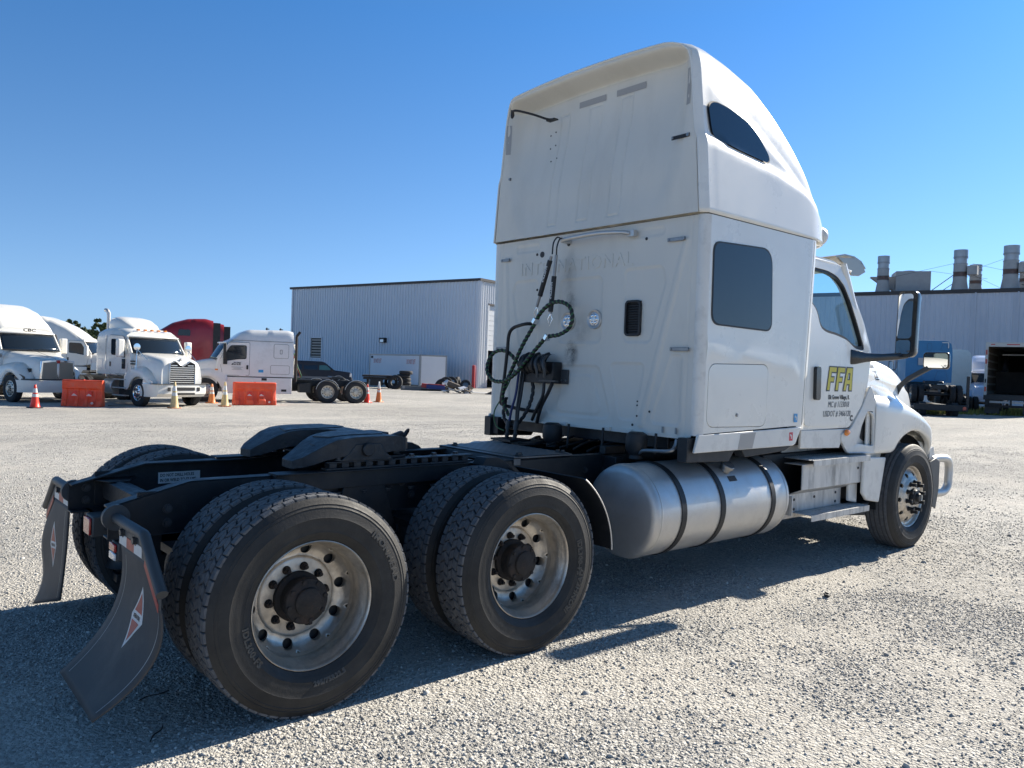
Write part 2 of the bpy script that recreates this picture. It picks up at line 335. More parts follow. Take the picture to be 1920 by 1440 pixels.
def scatter(n, rmin, rmax, smin, smax, shape, name, seed, a0=-36, a1=36, power=1.0):
    rg = np.random.default_rng(seed)
    u = rg.random(n); r = np.sqrt(rmin**2 + (rmax**2-rmin**2)*u**power); a = yaw + np.radians(a0+(a1-a0)*rg.random(n))
    px, py = CP.x + r*np.cos(a), CP.y + r*np.sin(a)
    dens = np.array([dn(x, y) for x, y in zip(px, py)]); keep = rg.random(n) < np.clip(.74+dens*1.6, .22, 1)
    px, py, r = px[keep], py[keep], r[keep]; n = len(px)
    base = np.array(shape[0], float); F = np.array(shape[1]); k = len(base)
    s = smin*(smax/smin)**(rg.random(n)**1.9); V = base[None]*(1+.32*(rg.random((n, k, 1))-.5)*2)*s[:, None, None]*np.stack([.8+.5*rg.random(n), .8+.5*rg.random(n), .55+.35*rg.random(n)], 1)[:, None]
    q = rg.normal(size=(n, 4)); q /= np.linalg.norm(q, axis=1)[:, None]; q[:, 1:3] *= .35; q /= np.linalg.norm(q, axis=1)[:, None]
    w_, x_, y_, z_ = q.T
    M = np.stack([1-2*(y_*y_+z_*z_), 2*(x_*y_-z_*w_), 2*(x_*z_+y_*w_), 2*(x_*y_+z_*w_), 1-2*(x_*x_+z_*z_), 2*(y_*z_-x_*w_), 2*(x_*z_-y_*w_), 2*(y_*z_+x_*w_), 1-2*(x_*x_+y_*y_)], 1).reshape(n, 3, 3)
    V = np.einsum('nij,nkj->nki', M, V)
    pz = np.array([gh(x, y) for x, y in zip(px, py)]) - s*.02
    V += np.stack([px, py, pz], 1)[:, None]; V = V.reshape(-1, 3)
    Fa = (F[None]+(np.arange(n)*k)[:, None, None]).reshape(-1, 3)
    me = bpy.data.meshes.new(name); me.vertices.add(len(V)); me.vertices.foreach_set('co', V.ravel().astype('f')); nf = len(Fa)
    me.loops.add(nf*3); me.loops.foreach_set('vertex_index', Fa.ravel().astype('i')); me.polygons.add(nf); me.polygons.foreach_set('loop_start', (np.arange(nf)*3).astype('i')); me.update(calc_edges=True); me.validate()
    me.materials.append(SM); o = bpy.data.objects.new(name, me); C.objects.link(o); return tag(o, kind='stuff')
SM = stone_mat()
t_ = (1+5**.5)/2
ICO = ([tuple(Vector(v).normalized()) for v in ((-1,t_,0),(1,t_,0),(-1,-t_,0),(1,-t_,0),(0,-1,t_),(0,1,t_),(0,-1,-t_),(0,1,-t_),(t_,0,-1),(t_,0,1),(-t_,0,-1),(-t_,0,1))],
       [(0,11,5),(0,5,1),(0,1,7),(0,7,10),(0,10,11),(1,5,9),(5,11,4),(11,10,2),(10,7,6),(7,1,8),(3,9,4),(3,4,2),(3,2,6),(3,6,8),(3,8,9),(4,9,5),(2,4,11),(6,2,10),(8,6,7),(9,8,1)])
OCT = ([(1,0,0),(-1,0,0),(0,1,0),(0,-1,0),(0,0,1),(0,0,-1)], [(0,2,4),(2,1,4),(1,3,4),(3,0,4),(2,0,5),(1,2,5),(3,1,5),(0,3,5)])
CUBE = ([(-.7,-.7,-.6),(.7,-.7,-.6),(.7,.7,-.6),(-.7,.7,-.6),(-.6,-.7,.6),(.7,-.6,.6),(.6,.7,.6),(-.7,.6,.6)], [(0,2,1),(0,3,2),(4,5,6),(4,6,7),(0,1,5),(0,5,4),(1,2,6),(1,6,5),(2,3,7),(2,7,6),(3,0,4),(3,4,7)])
tag(scatter(95000, 1.9, 6.8, .0035, .0105, CUBE, 'gravel', 3), 'loose grey limestone gravel in the foreground')
tag(scatter(70000, 4.0, 11., .004, .0105, CUBE, 'gravel', 5), 'loose grey limestone gravel under and around the truck')
tag(scatter(90000, 8., 24., .005, .014, OCT, 'gravel', 9), 'loose gravel in the middle of the lot')
tag(scatter(1500, 2.0, 12., .011, .021, ICO, 'gravel', 12), 'few larger stones lying among the gravel')
# ---------------- wheels ----------------
TR, TW = .512, .28
def tyre_profile(R=TR, W=TW, rb=.2985, detail=True):
    h = W/2
    o = [(rb-.004, h-.052), (rb, h-.038), (rb+.006, h-.030), (rb+.014, h-.027), (rb+.022, h-.020), (.332, h-.010), (.338, h-.008), (.341, h-.0055), (.344, h-.0065), (.362, h-.002), (.385, h), (.405, h),
         (.408, h+.0012), (.411, h), (.436, h-.003), (.452, h-.007), (.455, h-.0055), (.458, h-.008), (.468, h-.011), (.470, h-.0095), (.473, h-.0125), (.484, h-.018), (.494, h-.0245)]
    if not detail: o = [o[i] for i in (0, 2, 5, 9, 11, 14, 18, 22)]
    return o
def tyre_body(R, detail=True, ribs=False, n=72):
    o = tyre_profile(R, detail=detail)
    if ribs:   # steer tyre: five ribs and four zigzag-looking grooves
        t = [(R-.006, .108), (R-.001, .100), (R, .094)]
        for g in (.066, .024): t += [(R, g+.006), (R-.013, g+.003), (R-.013, g-.003), (R, g-.006)]
        prof = o+t+[(r, -h) for r, h in reversed(t)]+[(r, -h) for r, h in reversed(o)]
    else:
        t = [(R-.014, .112), (R-.0135, 0)] if detail else [(R-.006, .11), (R, .098)]
        prof = o+t+([(R-.0135, -.05)] if detail else [])+[(r, -h) for r, h in reversed(t[:1 if detail else 2])]+[(r, -h) for r, h in reversed(o)]
    b = MB(); b.rev(prof, 'y', n=n); return b
def tread_mesh(R=TR, pitches=58):
    b = MB(); da = 2*PI/pitches; Rb = R-.015
    def block(cs):   # cs: corners (y, angle) ccw, raised with slightly shrunken top
        cy = sum(c[0] for c in cs)/len(cs); ca = sum(c[1] for c in cs)/len(cs); lo = []; hi = []
        for y, a in cs:
            lo.append((Rb*math.cos(a), y, Rb*math.sin(a)))
            yy = cy+(y-cy)*.91; aa = ca+(a-ca)*.91; R2 = R-.0045*(abs(yy)/.105)**2; hi.append((R2*math.cos(aa), yy, R2*math.sin(aa)))
        n = len(cs); b.add(lo+hi, [tuple(range(n, 2*n))]+[(k, (k+1)%n, n+(k+1)%n, n+k) for k in range(n)])
    g = .0062
    for k in range(pitches):
        a = k*da
        for sg in (-1, 1):
            # shoulder rib, nearly solid with a notch at its outer edge
            y0, y1 = .073*sg, .113*sg; ph = 0 if sg > 0 else da*.4
            block([(y0+g*sg, a+ph+.002), (y1-.008*sg, a+ph+.002), (y1, a+ph+.008), (y1, a+ph+da-.012), (y1-.008*sg, a+ph+da-.0045), (y0+g*sg, a+ph+da*.97)])
            # chevron rows
            for (ya, yb, off, sl) in ((.036, .070, .35, .35), (.002, .034, .85, -.3)):
                o = a+da*off+ph; y0, y1 = ya*sg, yb*sg; s_ = sl*da
                block([(y0, o+.0075), (y1, o+s_+.0075), (y1+.003*sg, o+s_+da*.5), (y1, o+s_+da-.0075), (y0, o+da-.0075), (y0-.0*sg, o+da*.5)])
    return b
def rim_outer(parent, o_y, s=1):
    # deep-dish outer dual rim; face plane at y=o_y, the dish goes inboard
    prof = [(.262, .20), (.285, .196), (.2885, .15), (.268, .125), (.264, .085), (.270, .05), (.283, .030), (.287, .016), (.2895, .006), (.2945, .0), (.298, .0015), (.2985, .006), (.295, .012)]
    b = MB(); b.rev(prof, 'y', (0, o_y, 0), n=80)
    def z_of(r): return interp(r, [(.085, .186), (.178, .184), (.186, .187), (.190, .194), (.200, .197), (.225, .190), (.245, .176), (.262, .148), (.268, .125)])
    # disc with ten hand holes
    for k in range(10):
        a0 = R_(36*k+8); m = 36; per = []
        N = 9
        for i in range(N): per.append((.192, -PI/10+PI/5*i/N))
        for i in range(N): per.append((.192+(.262-.192)*i/N, PI/10))
        for i in range(N): per.append((.262, PI/10-PI/5*i/N))
        for i in range(N): per.append((.262-(.262-.192)*i/N, -PI/10))
        rc, rh = .2275, .0262; vs = []
        for r, t in per:
            x, z = r*math.cos(t), r*math.sin(t); an = math.atan2(z, x-rc)
            for q in (0, .45, 1):
                hx, hz = rc+rh*math.cos(an), rh*math.sin(an); X, Z = hx+(x-hx)*q, hz+(z-hz)*q; rr_ = math.hypot(X, Z)
                c, s_ = math.cos(a0), math.sin(a0); vs.append((X*c-Z*s_, o_y+z_of(rr_), X*s_+Z*c))
            hx, hz = rc+rh*math.cos(an), rh*math.sin(an); vs.append((hx*c-hz*s_, o_y+z_of(rc)+.014, hx*s_+hz*c))
        fs = []
        for i in range(len(per)):
            j = (i+1) % len(per)
            for q in (0, 1): fs.append((i*4+q, j*4+q, j*4+q+1, i*4+q+1))
            fs.append((i*4, i*4+3, j*4+3, j*4))
        b.add(vs, fs)
    b.rev([(.262, z_of(.262)), (.266, .135), (.268, .125)], 'y', (0, o_y, 0), n=80)
    b.rev([(.085, .2), (.085, .186), (.178, .184), (.186, .187), (.192, z_of(.192))], 'y', (0, o_y, 0), n=80)
    return b.build('rim', WALU, parent, smooth=50)
def nut_mesh(l=.022):
    b = MB(); b.cyl((0, 0, 0), (0, -.004, 0), .021, n=18); b.cyl((0, -.004, 0), (0, -l, 0), .0175, .0165, n=6); b.cyl((0, -l, 0), (0, -l-.016, 0), .0095, n=10); return b

def rear_wheel(parent, x, rot, full=True, s=-1):
    wn = node('wheel', parent, (x, 0, TR-.012)); wn.rotation_euler = (0, rot, 0)
    for yc, nm in ((1.10, 'tyre'), (.762, 'tyre')):
        key = 'tyre_hi'
        if key in _cache:
            t = bpy.data.objects.new(nm, _cache[key]); C.objects.link(t); t.parent = wn
        else:
            t = tyre_body(TR).build(nm, RUBBER, wn, smooth=40); _cache[key] = t.data; t.data.materials.append(GASKET)
            for p in t.data.polygons:
                if math.hypot(p.center.x, p.center.z) > TR-.0165 and abs(p.center.y) < .112: p.material_index = 1
        t.location = (0, yc*s, 0); t.rotation_euler = (0, (.31 if yc < 1 else 0), 0)
        if 'tread' in _cache: q = bpy.data.objects.new('tread', _cache['tread']); C.objects.link(q); q.parent = wn
        else: q = tread_mesh().build('tread', TREAD, wn, smooth=0, recalc=True); _cache['tread'] = q.data
        q.location = (0, yc*s, 0); q.rotation_euler = (0, (.31 if yc < 1 else 0)+.2, 0); q['kind'] = 'stuff'
    if full:
        rim_outer(wn, -1.208)
        b = MB(); b.rev([(.0, .05), (.060, .05), (.066, .054), (.068, .066), (.082, .070), (.104, .076), (.108, .084), (.108, .096), (.098, .10), (.098, .155), (.12, .165), (.12, .20)], 'y', (0, -1.208, 0), n=40)
        for k in range(8):
            a = 2*PI*k/8+.2; b.cyl((.092*math.cos(a), -1.142, .092*math.sin(a)), (.092*math.cos(a), -1.122, .092*math.sin(a)), .011, n=6)
        b.build('hub', IRON, wn, smooth=40)
        b = MB(); b.cyl((0, -.99, 0), (0, -.60, 0), .262, n=40); b.build('brake_drum', BLACK, wn)
        nm_ = nut_mesh()
        for k in range(10):
            a = 2*PI*k/10+.1
            if 'nut' in _cache: q = bpy.data.objects.new('lug_nut', _cache['nut']); C.objects.link(q); q.parent = wn
            else: q = nm_.build('lug_nut', IRON, wn, smooth=30); _cache['nut'] = q.data
            q.location = (.1425*math.cos(a), -1.208+.186, .1425*math.sin(a))
        if x > 1: b = MB(); b.tube(spline([(.02, -1.05, -.20), (.05, -1.09, -.235), (.075, -1.12, -.262)]), .006); b.build('valve_stem', GASKET, wn)
    else:
        b = MB(); b.rev([(.298, -.10), (.27, -.05), (.1, -.03), (0, -.03)], 'y', (0, 1.0, 0), n=32); b.build('rim', BLACK, wn)
        b = MB(); b.rev([(.2985, .03), (.285, .02), (.265, -.03), (.25, -.2), (.0, -.2)], 'y', (0, .64, 0), n=40); b.build('rim', BLACK, wn)
    return wn
_cache = {}
def side_text(wn, s, r, a_mid, size, y, bold=.002, flip=False, sx=1., thick=.0032):
    # lettering round the sidewall, read from the right-hand side
    wd = {}
    def P(u, v, t):
        if flip: rr_, a = r-v, a_mid+u/r
        else: rr_, a = r+v, a_mid-u/r
        yy = y+interp(rr_, [(.33, .012), (.36, .003), (.385, 0), (.405, 0), (.43, .0025), (.455, .008)])
        return (rr_*math.cos(a)*-1 if False else rr_*math.cos(a), yy-t, rr_*math.sin(a))
    return text(s, size, P, 'lettering', RUBL, wn, thick, bold, sx, align='CENTER', space=1.1)
RUBL = mat('raised_rubber', (.055, .052, .047), .45)
def steer_wheel(parent, x, s=-1, steer=0.):
    wn = node('wheel', parent, (x, 0, TR-.012))
    t = tyre_body(TR, ribs=True).build('tyre', RUBBER, wn, smooth=40); t.location = (0, 1.112*s, 0); t.data.materials.append(TREAD)
    for p in t.data.polygons:
        c = p.center
        if math.hypot(c.x, c.z) > TR-.008 and abs(c.y) < .104: p.material_index = 1
    if s < 0:
        oy = -1.212; b = MB()
        b.rev([(.296, .012), (.2985, .006), (.297, 0), (.290, .002), (.284, .012), (.276, .030), (.262, .034)], 'y', (0, oy, 0), n=72)
        zt = [(.085, -.026), (.172, -.026), (.182, -.018), (.20, -.006), (.225, .004), (.262, .034)]
        z_of = lambda r: interp(r, zt)
        b.rev([(.085, .05)]+zt[:3]+[(.19, z_of(.19))], 'y', (0, oy, 0), n=60)
        for k in range(10):
            a0 = R_(36*k+4); per = []; N = 8
            for i in range(N): per.append((.19, -PI/10+PI/5*i/N))
            for i in range(N): per.append((.19+.072*i/N, PI/10))
            for i in range(N): per.append((.262, PI/10-PI/5*i/N))
            for i in range(N): per.append((.262-.072*i/N, -PI/10))
            rc, rh = .222, .021; vs = []; c, s_ = math.cos(a0), math.sin(a0)
            for r, t_a in per:
                X0, Z0 = r*math.cos(t_a), r*math.sin(t_a); an = math.atan2(Z0, X0-rc); hx, hz = rc+rh*math.cos(an), rh*math.sin(an)
                for q, dd in ((0, .015), (0, 0), (.5, 0), (1, 0)):
                    X, Z = hx+(X0-hx)*q, hz+(Z0-hz)*q; vs.append((X*c-Z*s_, oy+z_of(math.hypot(X, Z))+dd, X*s_+Z*c))
            fs = [(i*4+q, ((i+1)%len(per))*4+q, ((i+1)%len(per))*4+q+1, i*4+q+1) for i in range(len(per)) for q in (0, 1, 2)]
            b.add(vs, fs)
        b.build('rim', WALU, wn, smooth=50)
        b = MB(); b.rev([(0, -.095), (.035, -.095), (.040, -.088), (.042, -.07), (.068, -.066), (.074, -.055), (.074, -.02), (.09, -.018), (.09, .03)], 'y', (0, oy, 0), n=36); b.build('hub', GASKET, wn, smooth=40)
        b = MB(); b.cyl((0, -1.15, 0), (0, -.85, 0), .255, n=40); b.build('brake_drum', BLACK, wn)
        nm_ = MB(); nm_.cyl((0, 0, 0), (0, -.006, 0), .024, n=18); nm_.cyl((0, -.006, 0), (0, -.052, 0), .0185, .015, n=12); nm_.cyl((0, -.052, 0), (0, -.058, 0), .019, .017, n=12)
        for k in range(10):
            a = 2*PI*k/10+.2; q = nm_.build('lug_nut', GASKET, wn) if k == 0 else bpy.data.objects.new('lug_nut', me_)
            if k == 0: me_ = q.data
            else: C.objects.link(q); q.parent = wn
            q.location = (.1425*math.cos(a), oy-.026, .1425*math.sin(a))
        a = .5; 
    wn.rotation_euler = (0, 0, steer)
    return wn
# ---------------- the white highway tractor in the foreground (origin: ground under the rearmost axle, +x forward) ----------------
T = thing('semi_truck', 'large white sleeper highway tractor without trailer, seen from its right rear, filling the picture', 'truck')
w1 = rear_wheel(T, 0, 0.0); w2 = rear_wheel(T, 1.335, .95)
w3 = rear_wheel(T, 0, 1.3, False, 1); w4 = rear_wheel(T, 1.335, 2.2, False, 1)
side_text(w1, 'IRONHEAD', .400, R_(28), .045, -1.2405, sx=1.15)
side_text(w1, 'IDL300-FS', .350, R_(203), .040, -1.2405, flip=True, sx=1.1)
side_text(w1, '295/75R22.5', .362, R_(-78), .030, -1.2405, flip=True)
side_text(w2, 'IDL300-FS', .350, R_(110-54), .040, -1.2405, sx=1.1)
side_text(w2, 'IRONHEAD', .400, R_(-30+54), .045, -1.2405, flip=True, sx=1.15)
for q in w2.children:
    if q.name.startswith('lettering'): pass
steer_wheel(T, 6.305); steer_wheel(T, 6.305, 1)
# frame rails: C channels with a tapered tail
for s, lx in ((-1, None), (1, None)):
    b = MB(); top = [(-.69, .885), (-.31, .985), (7.0, .985)]
    b.prism([(-.69, .735), (-.69, .885), (-.31, .985), (7.0, .985), (7.0, .735)], 'y', s*.431, s*.421)
    b.loft([[(x, s*.434, z+.006), (x, s*.345, z+.006), (x, s*.345, z-.004), (x, s*.425, z-.004)] for x, z in top])
    b.loft([[(x, s*.434, .733), (x, s*.345, .733), (x, s*.345, .743), (x, s*.425, .743)] for x in (-.69, 7.0)])
    b.build('frame_rail', BLACK, T, bevel=.003)
b = MB(); b.box(-.52, -.42, -.40, .40, .80, .90)
for s in (-1, 1):
    b.prism([(-.60, s*.42), (-.34, s*.42), (-.42, s*.25), (-.52, s*.25)], 'z', .903, .911)
    b.box(-.56, -.38, s*.412, s*.420, .76, .95)
b.cyl((-.47, -.33, .86), (-.47, .33, .86), .048, n=16); b.build('rear_crossmember', BLACK, T, bevel=.003)
for x in (.95, 1.72, 2.7, 3.6): MB().box(x-.05, x+.05, -.42, .42, .76, .95).build('crossmember', BLACK, T, bevel=.004)
# bolt heads on the rails' outer webs
bm_ = None
for i, (x, z) in enumerate([(-.42, .86), (-.42, .79), (-.18, .88), (-.18, .80), (.02, .90), (.02, .81), (.62, .88), (.7, .80), (.78, .88), (.95, .9), (1.02, .82), (2.55, .88), (2.75, .88), (3.0, .9), (3.5, .88), (4.0, .9)]):
    for s in (-1, 1):
        if bm_ is None: q = MB().cyl((0, 0, 0), (0, -.016, 0), .017, n=6).cyl((0, 0, 0), (0, -.004, 0), .024, n=14).build('bolt', BOLTM, T); bm_ = q.data
        else: q = bpy.data.objects.new('bolt', bm_); C.objects.link(q); q.parent = T
        q.location = (x, s*.432, z)
        if s > 0: q.rotation_euler = (0, 0, PI)
for s in (-1, 1):   # inner side of left rail seen too
    for x, z in ((-.60, .86), (-.60, .79)):
        q = bpy.data.objects.new('bolt', bm_); C.objects.link(q); q.parent = T; q.location = (x, .42, z)
# doubler plate / outboard angle with mounting plate
MB().box(.12, 1.42, -.475, -.437, .90, .995).box(.12, 1.42, -.50, -.38, .995, 1.003).build('mounting_plate', BLACK, T, bevel=.002); MB().box(.12, 1.42, .38, .50, .995, 1.003).build('mounting_plate', BLACK, T, bevel=.002)
for s in (-1, 1):
    sl = MB()
    sl.box(.42, 1.46, s*.44-.035, s*.44+.035, 1.004, 1.016)
    for k in range(13): sl.box(.44+k*.078, .44+k*.078+.045, s*.44-.032, s*.44+.032, 1.016, 1.044)
    sl.box(.42, 1.46, s*.44-.035, s*.44+.035, 1.044, 1.052); sl.build('slide_rail', PLATE5, T, bevel=.002)
for k in range(6):
    for z in (.878, 1.058):
        q = bpy.data.objects.new('bolt', bm_); C.objects.link(q); q.parent = T; q.location = (.5+k*.165, -.46, z); q.rotation_euler = (-PI/2 if z > 1 else PI/2, 0, 0)
# fifth wheel: saddle plate with ramped horns and throat
fw = node('fifth_wheel', T)
def fwz(x, y): return interp(x, [(.25, 1.038), (.44, 1.148), (.50, 1.167), (.62, 1.177), (.88, 1.178), (1.08, 1.14)])
H_ = [(.26, .30), (.26, .37), (.30, .42), (.42, .465), (.55, .475), (.86, .47), (.97, .43), (1.04, .34), (1.075, .2), (1.085, 0)]
inner = [(.265, .23), (.30, .22), (.48, .14), (.66, .06), (.70, .045), (.735, 0)]
outl = [(x, y) for x, y in H_] + [(x, -y) for x, y in reversed(H_[:-1])] + [(x, -y) for x, y in inner] + [(x, y) for x, y in reversed(inner[:-1])]
def dense(poly, d=.03):
    out = []
    for i in range(len(poly)):
        a, c = Vector(poly[i]), Vector(poly[(i+1) % len(poly)]); m = max(1, int((c-a).length/d)); out += [tuple(a.lerp(c, k/m)) for k in range(m)]
    return out
dp = dense(outl, .05); b = MB()
# cell grid so the ramps really bend
from mathutils.geometry import delaunay_2d_cdt
def cdt(poly, step, holes=()):
    pts = [Vector(p) for p in poly]; ed = [(i, (i+1) % len(poly)) for i in range(len(poly))]
    xs_ = [p[0] for p in poly]; ys_ = [p[1] for p in poly]; faces = []
    x = min(xs_)+step
    extra = []
    while x < max(xs_):
        y = min(ys_)+step
        while y < max(ys_): extra.append(Vector((x+1e-4, y+2e-4))); y += step
        x += step
    loops = [list(range(len(poly)))]
    for h in holes:
        o = len(pts); pts += [Vector(p) for p in h]; ed += [(o+i, o+(i+1) % len(h)) for i in range(len(h))]
    V_, E_, F_, *_ = delaunay_2d_cdt(pts+extra, ed, [], 0, 1e-6)
    def inside(p, pl):
        r = False
        for i in range(len(pl)):
            a, c = pl[i], pl[i-1]
            if (a[1] > p[1]) != (c[1] > p[1]) and p[0] < (c[0]-a[0])*(p[1]-a[1])/(c[1]-a[1])+a[0]: r = not r
        return r
    out = []
    for f in F_:
        c = sum((V_[i] for i in f), Vector((0, 0)))/len(f)
        if inside(c, poly) and not any(inside(c, h) for h in holes): out.append(tuple(f))
    return [tuple(v) for v in V_], out
def slab(poly, step, top, bot, holes=()):
    # solid between height fields top(u,v), bot(u,v) returning 3D points
    V_, F_ = cdt(poly, step, holes); used = sorted({i for f in F_ for i in f}); mp = {i: k for k, i in enumerate(used)}; n = len(used)
    vs = [top(*V_[i]) for i in used]+[bot(*V_[i]) for i in used]; fs = [tuple(mp[i] for i in f) for f in F_]+[tuple(n+mp[i] for i in reversed(f)) for f in F_]
    cnt = {}
    for f in F_:
        for i in range(len(f)):
            e = (f[i], f[(i+1) % len(f)]); cnt[tuple(sorted(e))] = cnt.get(tuple(sorted(e)), 0)+1
    for f in F_:
        for i in range(len(f)):
            a, c = f[i], f[(i+1) % len(f)]
            if cnt[tuple(sorted((a, c)))] == 1: fs.append((mp[c], mp[a], n+mp[a], n+mp[c]))
    return vs, fs
vs, fs = slab(dp, .05, lambda x, y: (x, y, fwz(x, y)+.012), lambda x, y: (x, y, fwz(x, y)+.012-interp(x, [(.26, .045), (.35, .075), (.45, .095), (.6, .105), (.8, .10), (.95, .085), (1.05, .07)])*(1 if abs(y) > .02 else 1)))
b.add(vs, fs); b.build('saddle_plate', PLATE5, fw, smooth=30, bevel=.004)
b = MB()
for s in (-1, 1):   # wear plates proud of the saddle, either side of the throat
    pl = [(.47, s*.19), (.64, s*.11), (.73, s*.12), (.85, s*.16), (.91, s*.24), (.85, s*.35), (.50, s*.35)]
    v_, f_ = slab(dense(pl, .06), .06, lambda x, y: (x, y, fwz(x, y)+.017), lambda x, y: (x, y, fwz(x, y)+.005)); b.add(v_, f_)
b.build('wear_plate', PLATE5, fw, bevel=.002)
for s in (-1, 1):
    b = MB(); b.prism([(.50, 1.05), (.86, 1.05), (.80, 1.10), (.77, 1.15), (.60, 1.15), (.56, 1.10)], 'y', s*.30, s*.478); b.cyl((.68, s*.475, 1.115), (.68, s*.495, 1.115), .04, n=16)
    b.build('pivot_bracket', PLATE5, fw, bevel=.006)
MB().box(.46, .98, -.42, .42, 1.052, 1.066).build('slide_plate', PLATE5, fw, bevel=.003)
for q3 in ((.40, .46, -.36, -.30), (.93, .97, -.36, -.30), (.93, .97, .30, .36)): MB().box(*q3, 1.05, 1.14).build('support_post', PLATE5, fw)
b = MB(); b.cyl((1.0, -.1, 1.10), (1.2, -.02, 1.14), .035, n=14); b.tube(spline([(1.20, -.02, 1.10), (1.24, -.03, 1.16), (1.22, -.07, 1.185), (1.18, -.09, 1.16), (1.18, -.08, 1.10)]), .008); b.box(1.12, 1.2, .14, .34, 1.0, 1.15); b.build('release_actuator', BLACK, fw, bevel=.004)
# deck plate
def walk(u, v):
    x = 1.90+.50*u; y = -.44+.88*v; return (x, y, 1.012+.0025*abs(math.sin((x+y)*46)*math.sin((x-y)*46)))
b = MB(); b.grid(walk, 60, 100); b.box(1.84, 2.40, -.44, .44, .998, 1.009); b.box(1.84, 1.90, -.44, .44, .955, 1.004); b.build('deck_plate', mat('dusty_deck_plate', (.16, .165, .17), .5, .5, 0, .15, 8), T, smooth=60)
for x, y in ((1.93, -.38), (1.96, -.36), (2.36, -.38), (2.34, -.35), (1.93, .36)):
    q = bpy.data.objects.new('bolt', bm_); C.objects.link(q); q.parent = T; q.location = (x, y, 1.016); q.rotation_euler = (-PI/2, 0, 0)
# axles, springs, air bags, drive shaft, tanks under the frame
for x in (0, 1.335):
    b = MB()
    b.cyl((x, -.75, .5), (x, .75, .5), .075, n=16); b.rev([(0, -.2), (.14, -.16), (.2, 0), (.14, .16), (0, .2)], 'y', (x, 0, .5), n=20)
    b.box(x-.18, x+.42, -.62, -.44, .42, .60)
    b.box(x-.18, x+.42, .44, .62, .42, .60); b.build('axle', BLACK, T)
for s in (-1, 1):
    for x in (-.33, 1.0):
        b = MB(); b.rev([(0, .32), (.06, .32), (.085, .34), (.13, .36), (.11, .385), (.105, .42), (.125, .45), (.135, .52), (.13, .62), (.12, .66), (.0, .66)], 'z', (x, s*.56, 0), n=28); b.build('air_spring', BPLAST, T, smooth=50)
        MB().box(x-.12, x+.12, s*.44, s*.68, .66, .70).build('spring_plate', BLACK, T); MB().box(x-.08, x+.5, s*.50, s*.62, .27, .32).build('spring_beam', BLACK, T, bevel=.004)
    b = MB(); b.prism([(.45, .62), (.9, .62), (.80, .93), (.72, .97), (.60, .97), (.54, .93)], 'y', s*.434, s*.47); b.prism([(.52, .30), (.82, .30), (.78, .62), (.56, .62)], 'y', s*.45, s*.60); b.cyl((.67, s*.45, .72), (.67, s*.62, .72), .05, n=14)
    b.build('suspension_hanger', BLACK, T, bevel=.006)
MB().cyl((1.5, 0, .62), (4.5, 0, .78), .055, n=14).build('drive_shaft', BLACK, T)
for x, y in ((.66, -.22), (.66, .22), (1.85, -.2)): MB().cyl((x-.25, y, .66), (x+.25, y, .66), .12, n=20).build('air_tank', BLACK, T, smooth=50)
b = MB()
for k in range(7):
    z = .93-.01*k; y0 = -.30+.09*k
    b.tube(spline([(.2, y0, z), (.9, y0+.05*math.sin(k), z-.05), (1.5, y0-.05, z), (2.6, y0+.03, z-.02), (3.6, y0, z)]), .011, n=6)
b.build('air_lines', GASKET, T); MB().tube(spline([(1.28, .05, .98), (1.4, .02, .985), (1.55, -.06, .975), (1.62, -.12, .96)]), .007).build('yellow_cable', YEL, T)
# label inside the left rail
MB().box(-.215, .03, .4195, .4205, .855, .922).build('warning_label', WTAPE, T)
text('DO NOT DRILL HOLES', .026, lambda u, v, t: (-.205+u, .4188, .895+v), 'label_text', INK, T, .0004, .0006, .75)
text('IN OR WELD TO FRAME', .026, lambda u, v, t: (-.205+u, .4188, .865+v), 'label_text', INK, T, .0004, .0006, .75)
# tail lamps
lb = MB().box(-.655, -.56, .02, .17, .655, .765).build('tail_lamp', GREYPL, T, bevel=.008)
MB().box(-.668, -.6555, .03, .16, .665, .755).build('lens', REDL, lb, bevel=.008)
lb = MB().box(-.655, -.57, -.47, -.36, .63, .72).build('tail_lamp', GREYPL, T, bevel=.008); MB().box(-.668, -.6555, -.465, -.365, .675, .715).build('lens', REDL, lb, bevel=.006)
MB().box(-.668, -.6555, -.465, -.365, .635, .672).build('lens', CLEAR, lb, bevel=.006)
MB().tube(spline([(-.62, -.30, .72), (-.65, -.25, .80), (-.58, -.1, .84), (-.5, .1, .78), (-.6, .1, .74)]), .008).build('lamp_cable', GASKET, T)
MB().box(-.60, -.50, -.46, .46, .735, .745).box(-.60, -.59, -.46, .46, .70, .745).build('rear_cross_plate', BLACK, T)
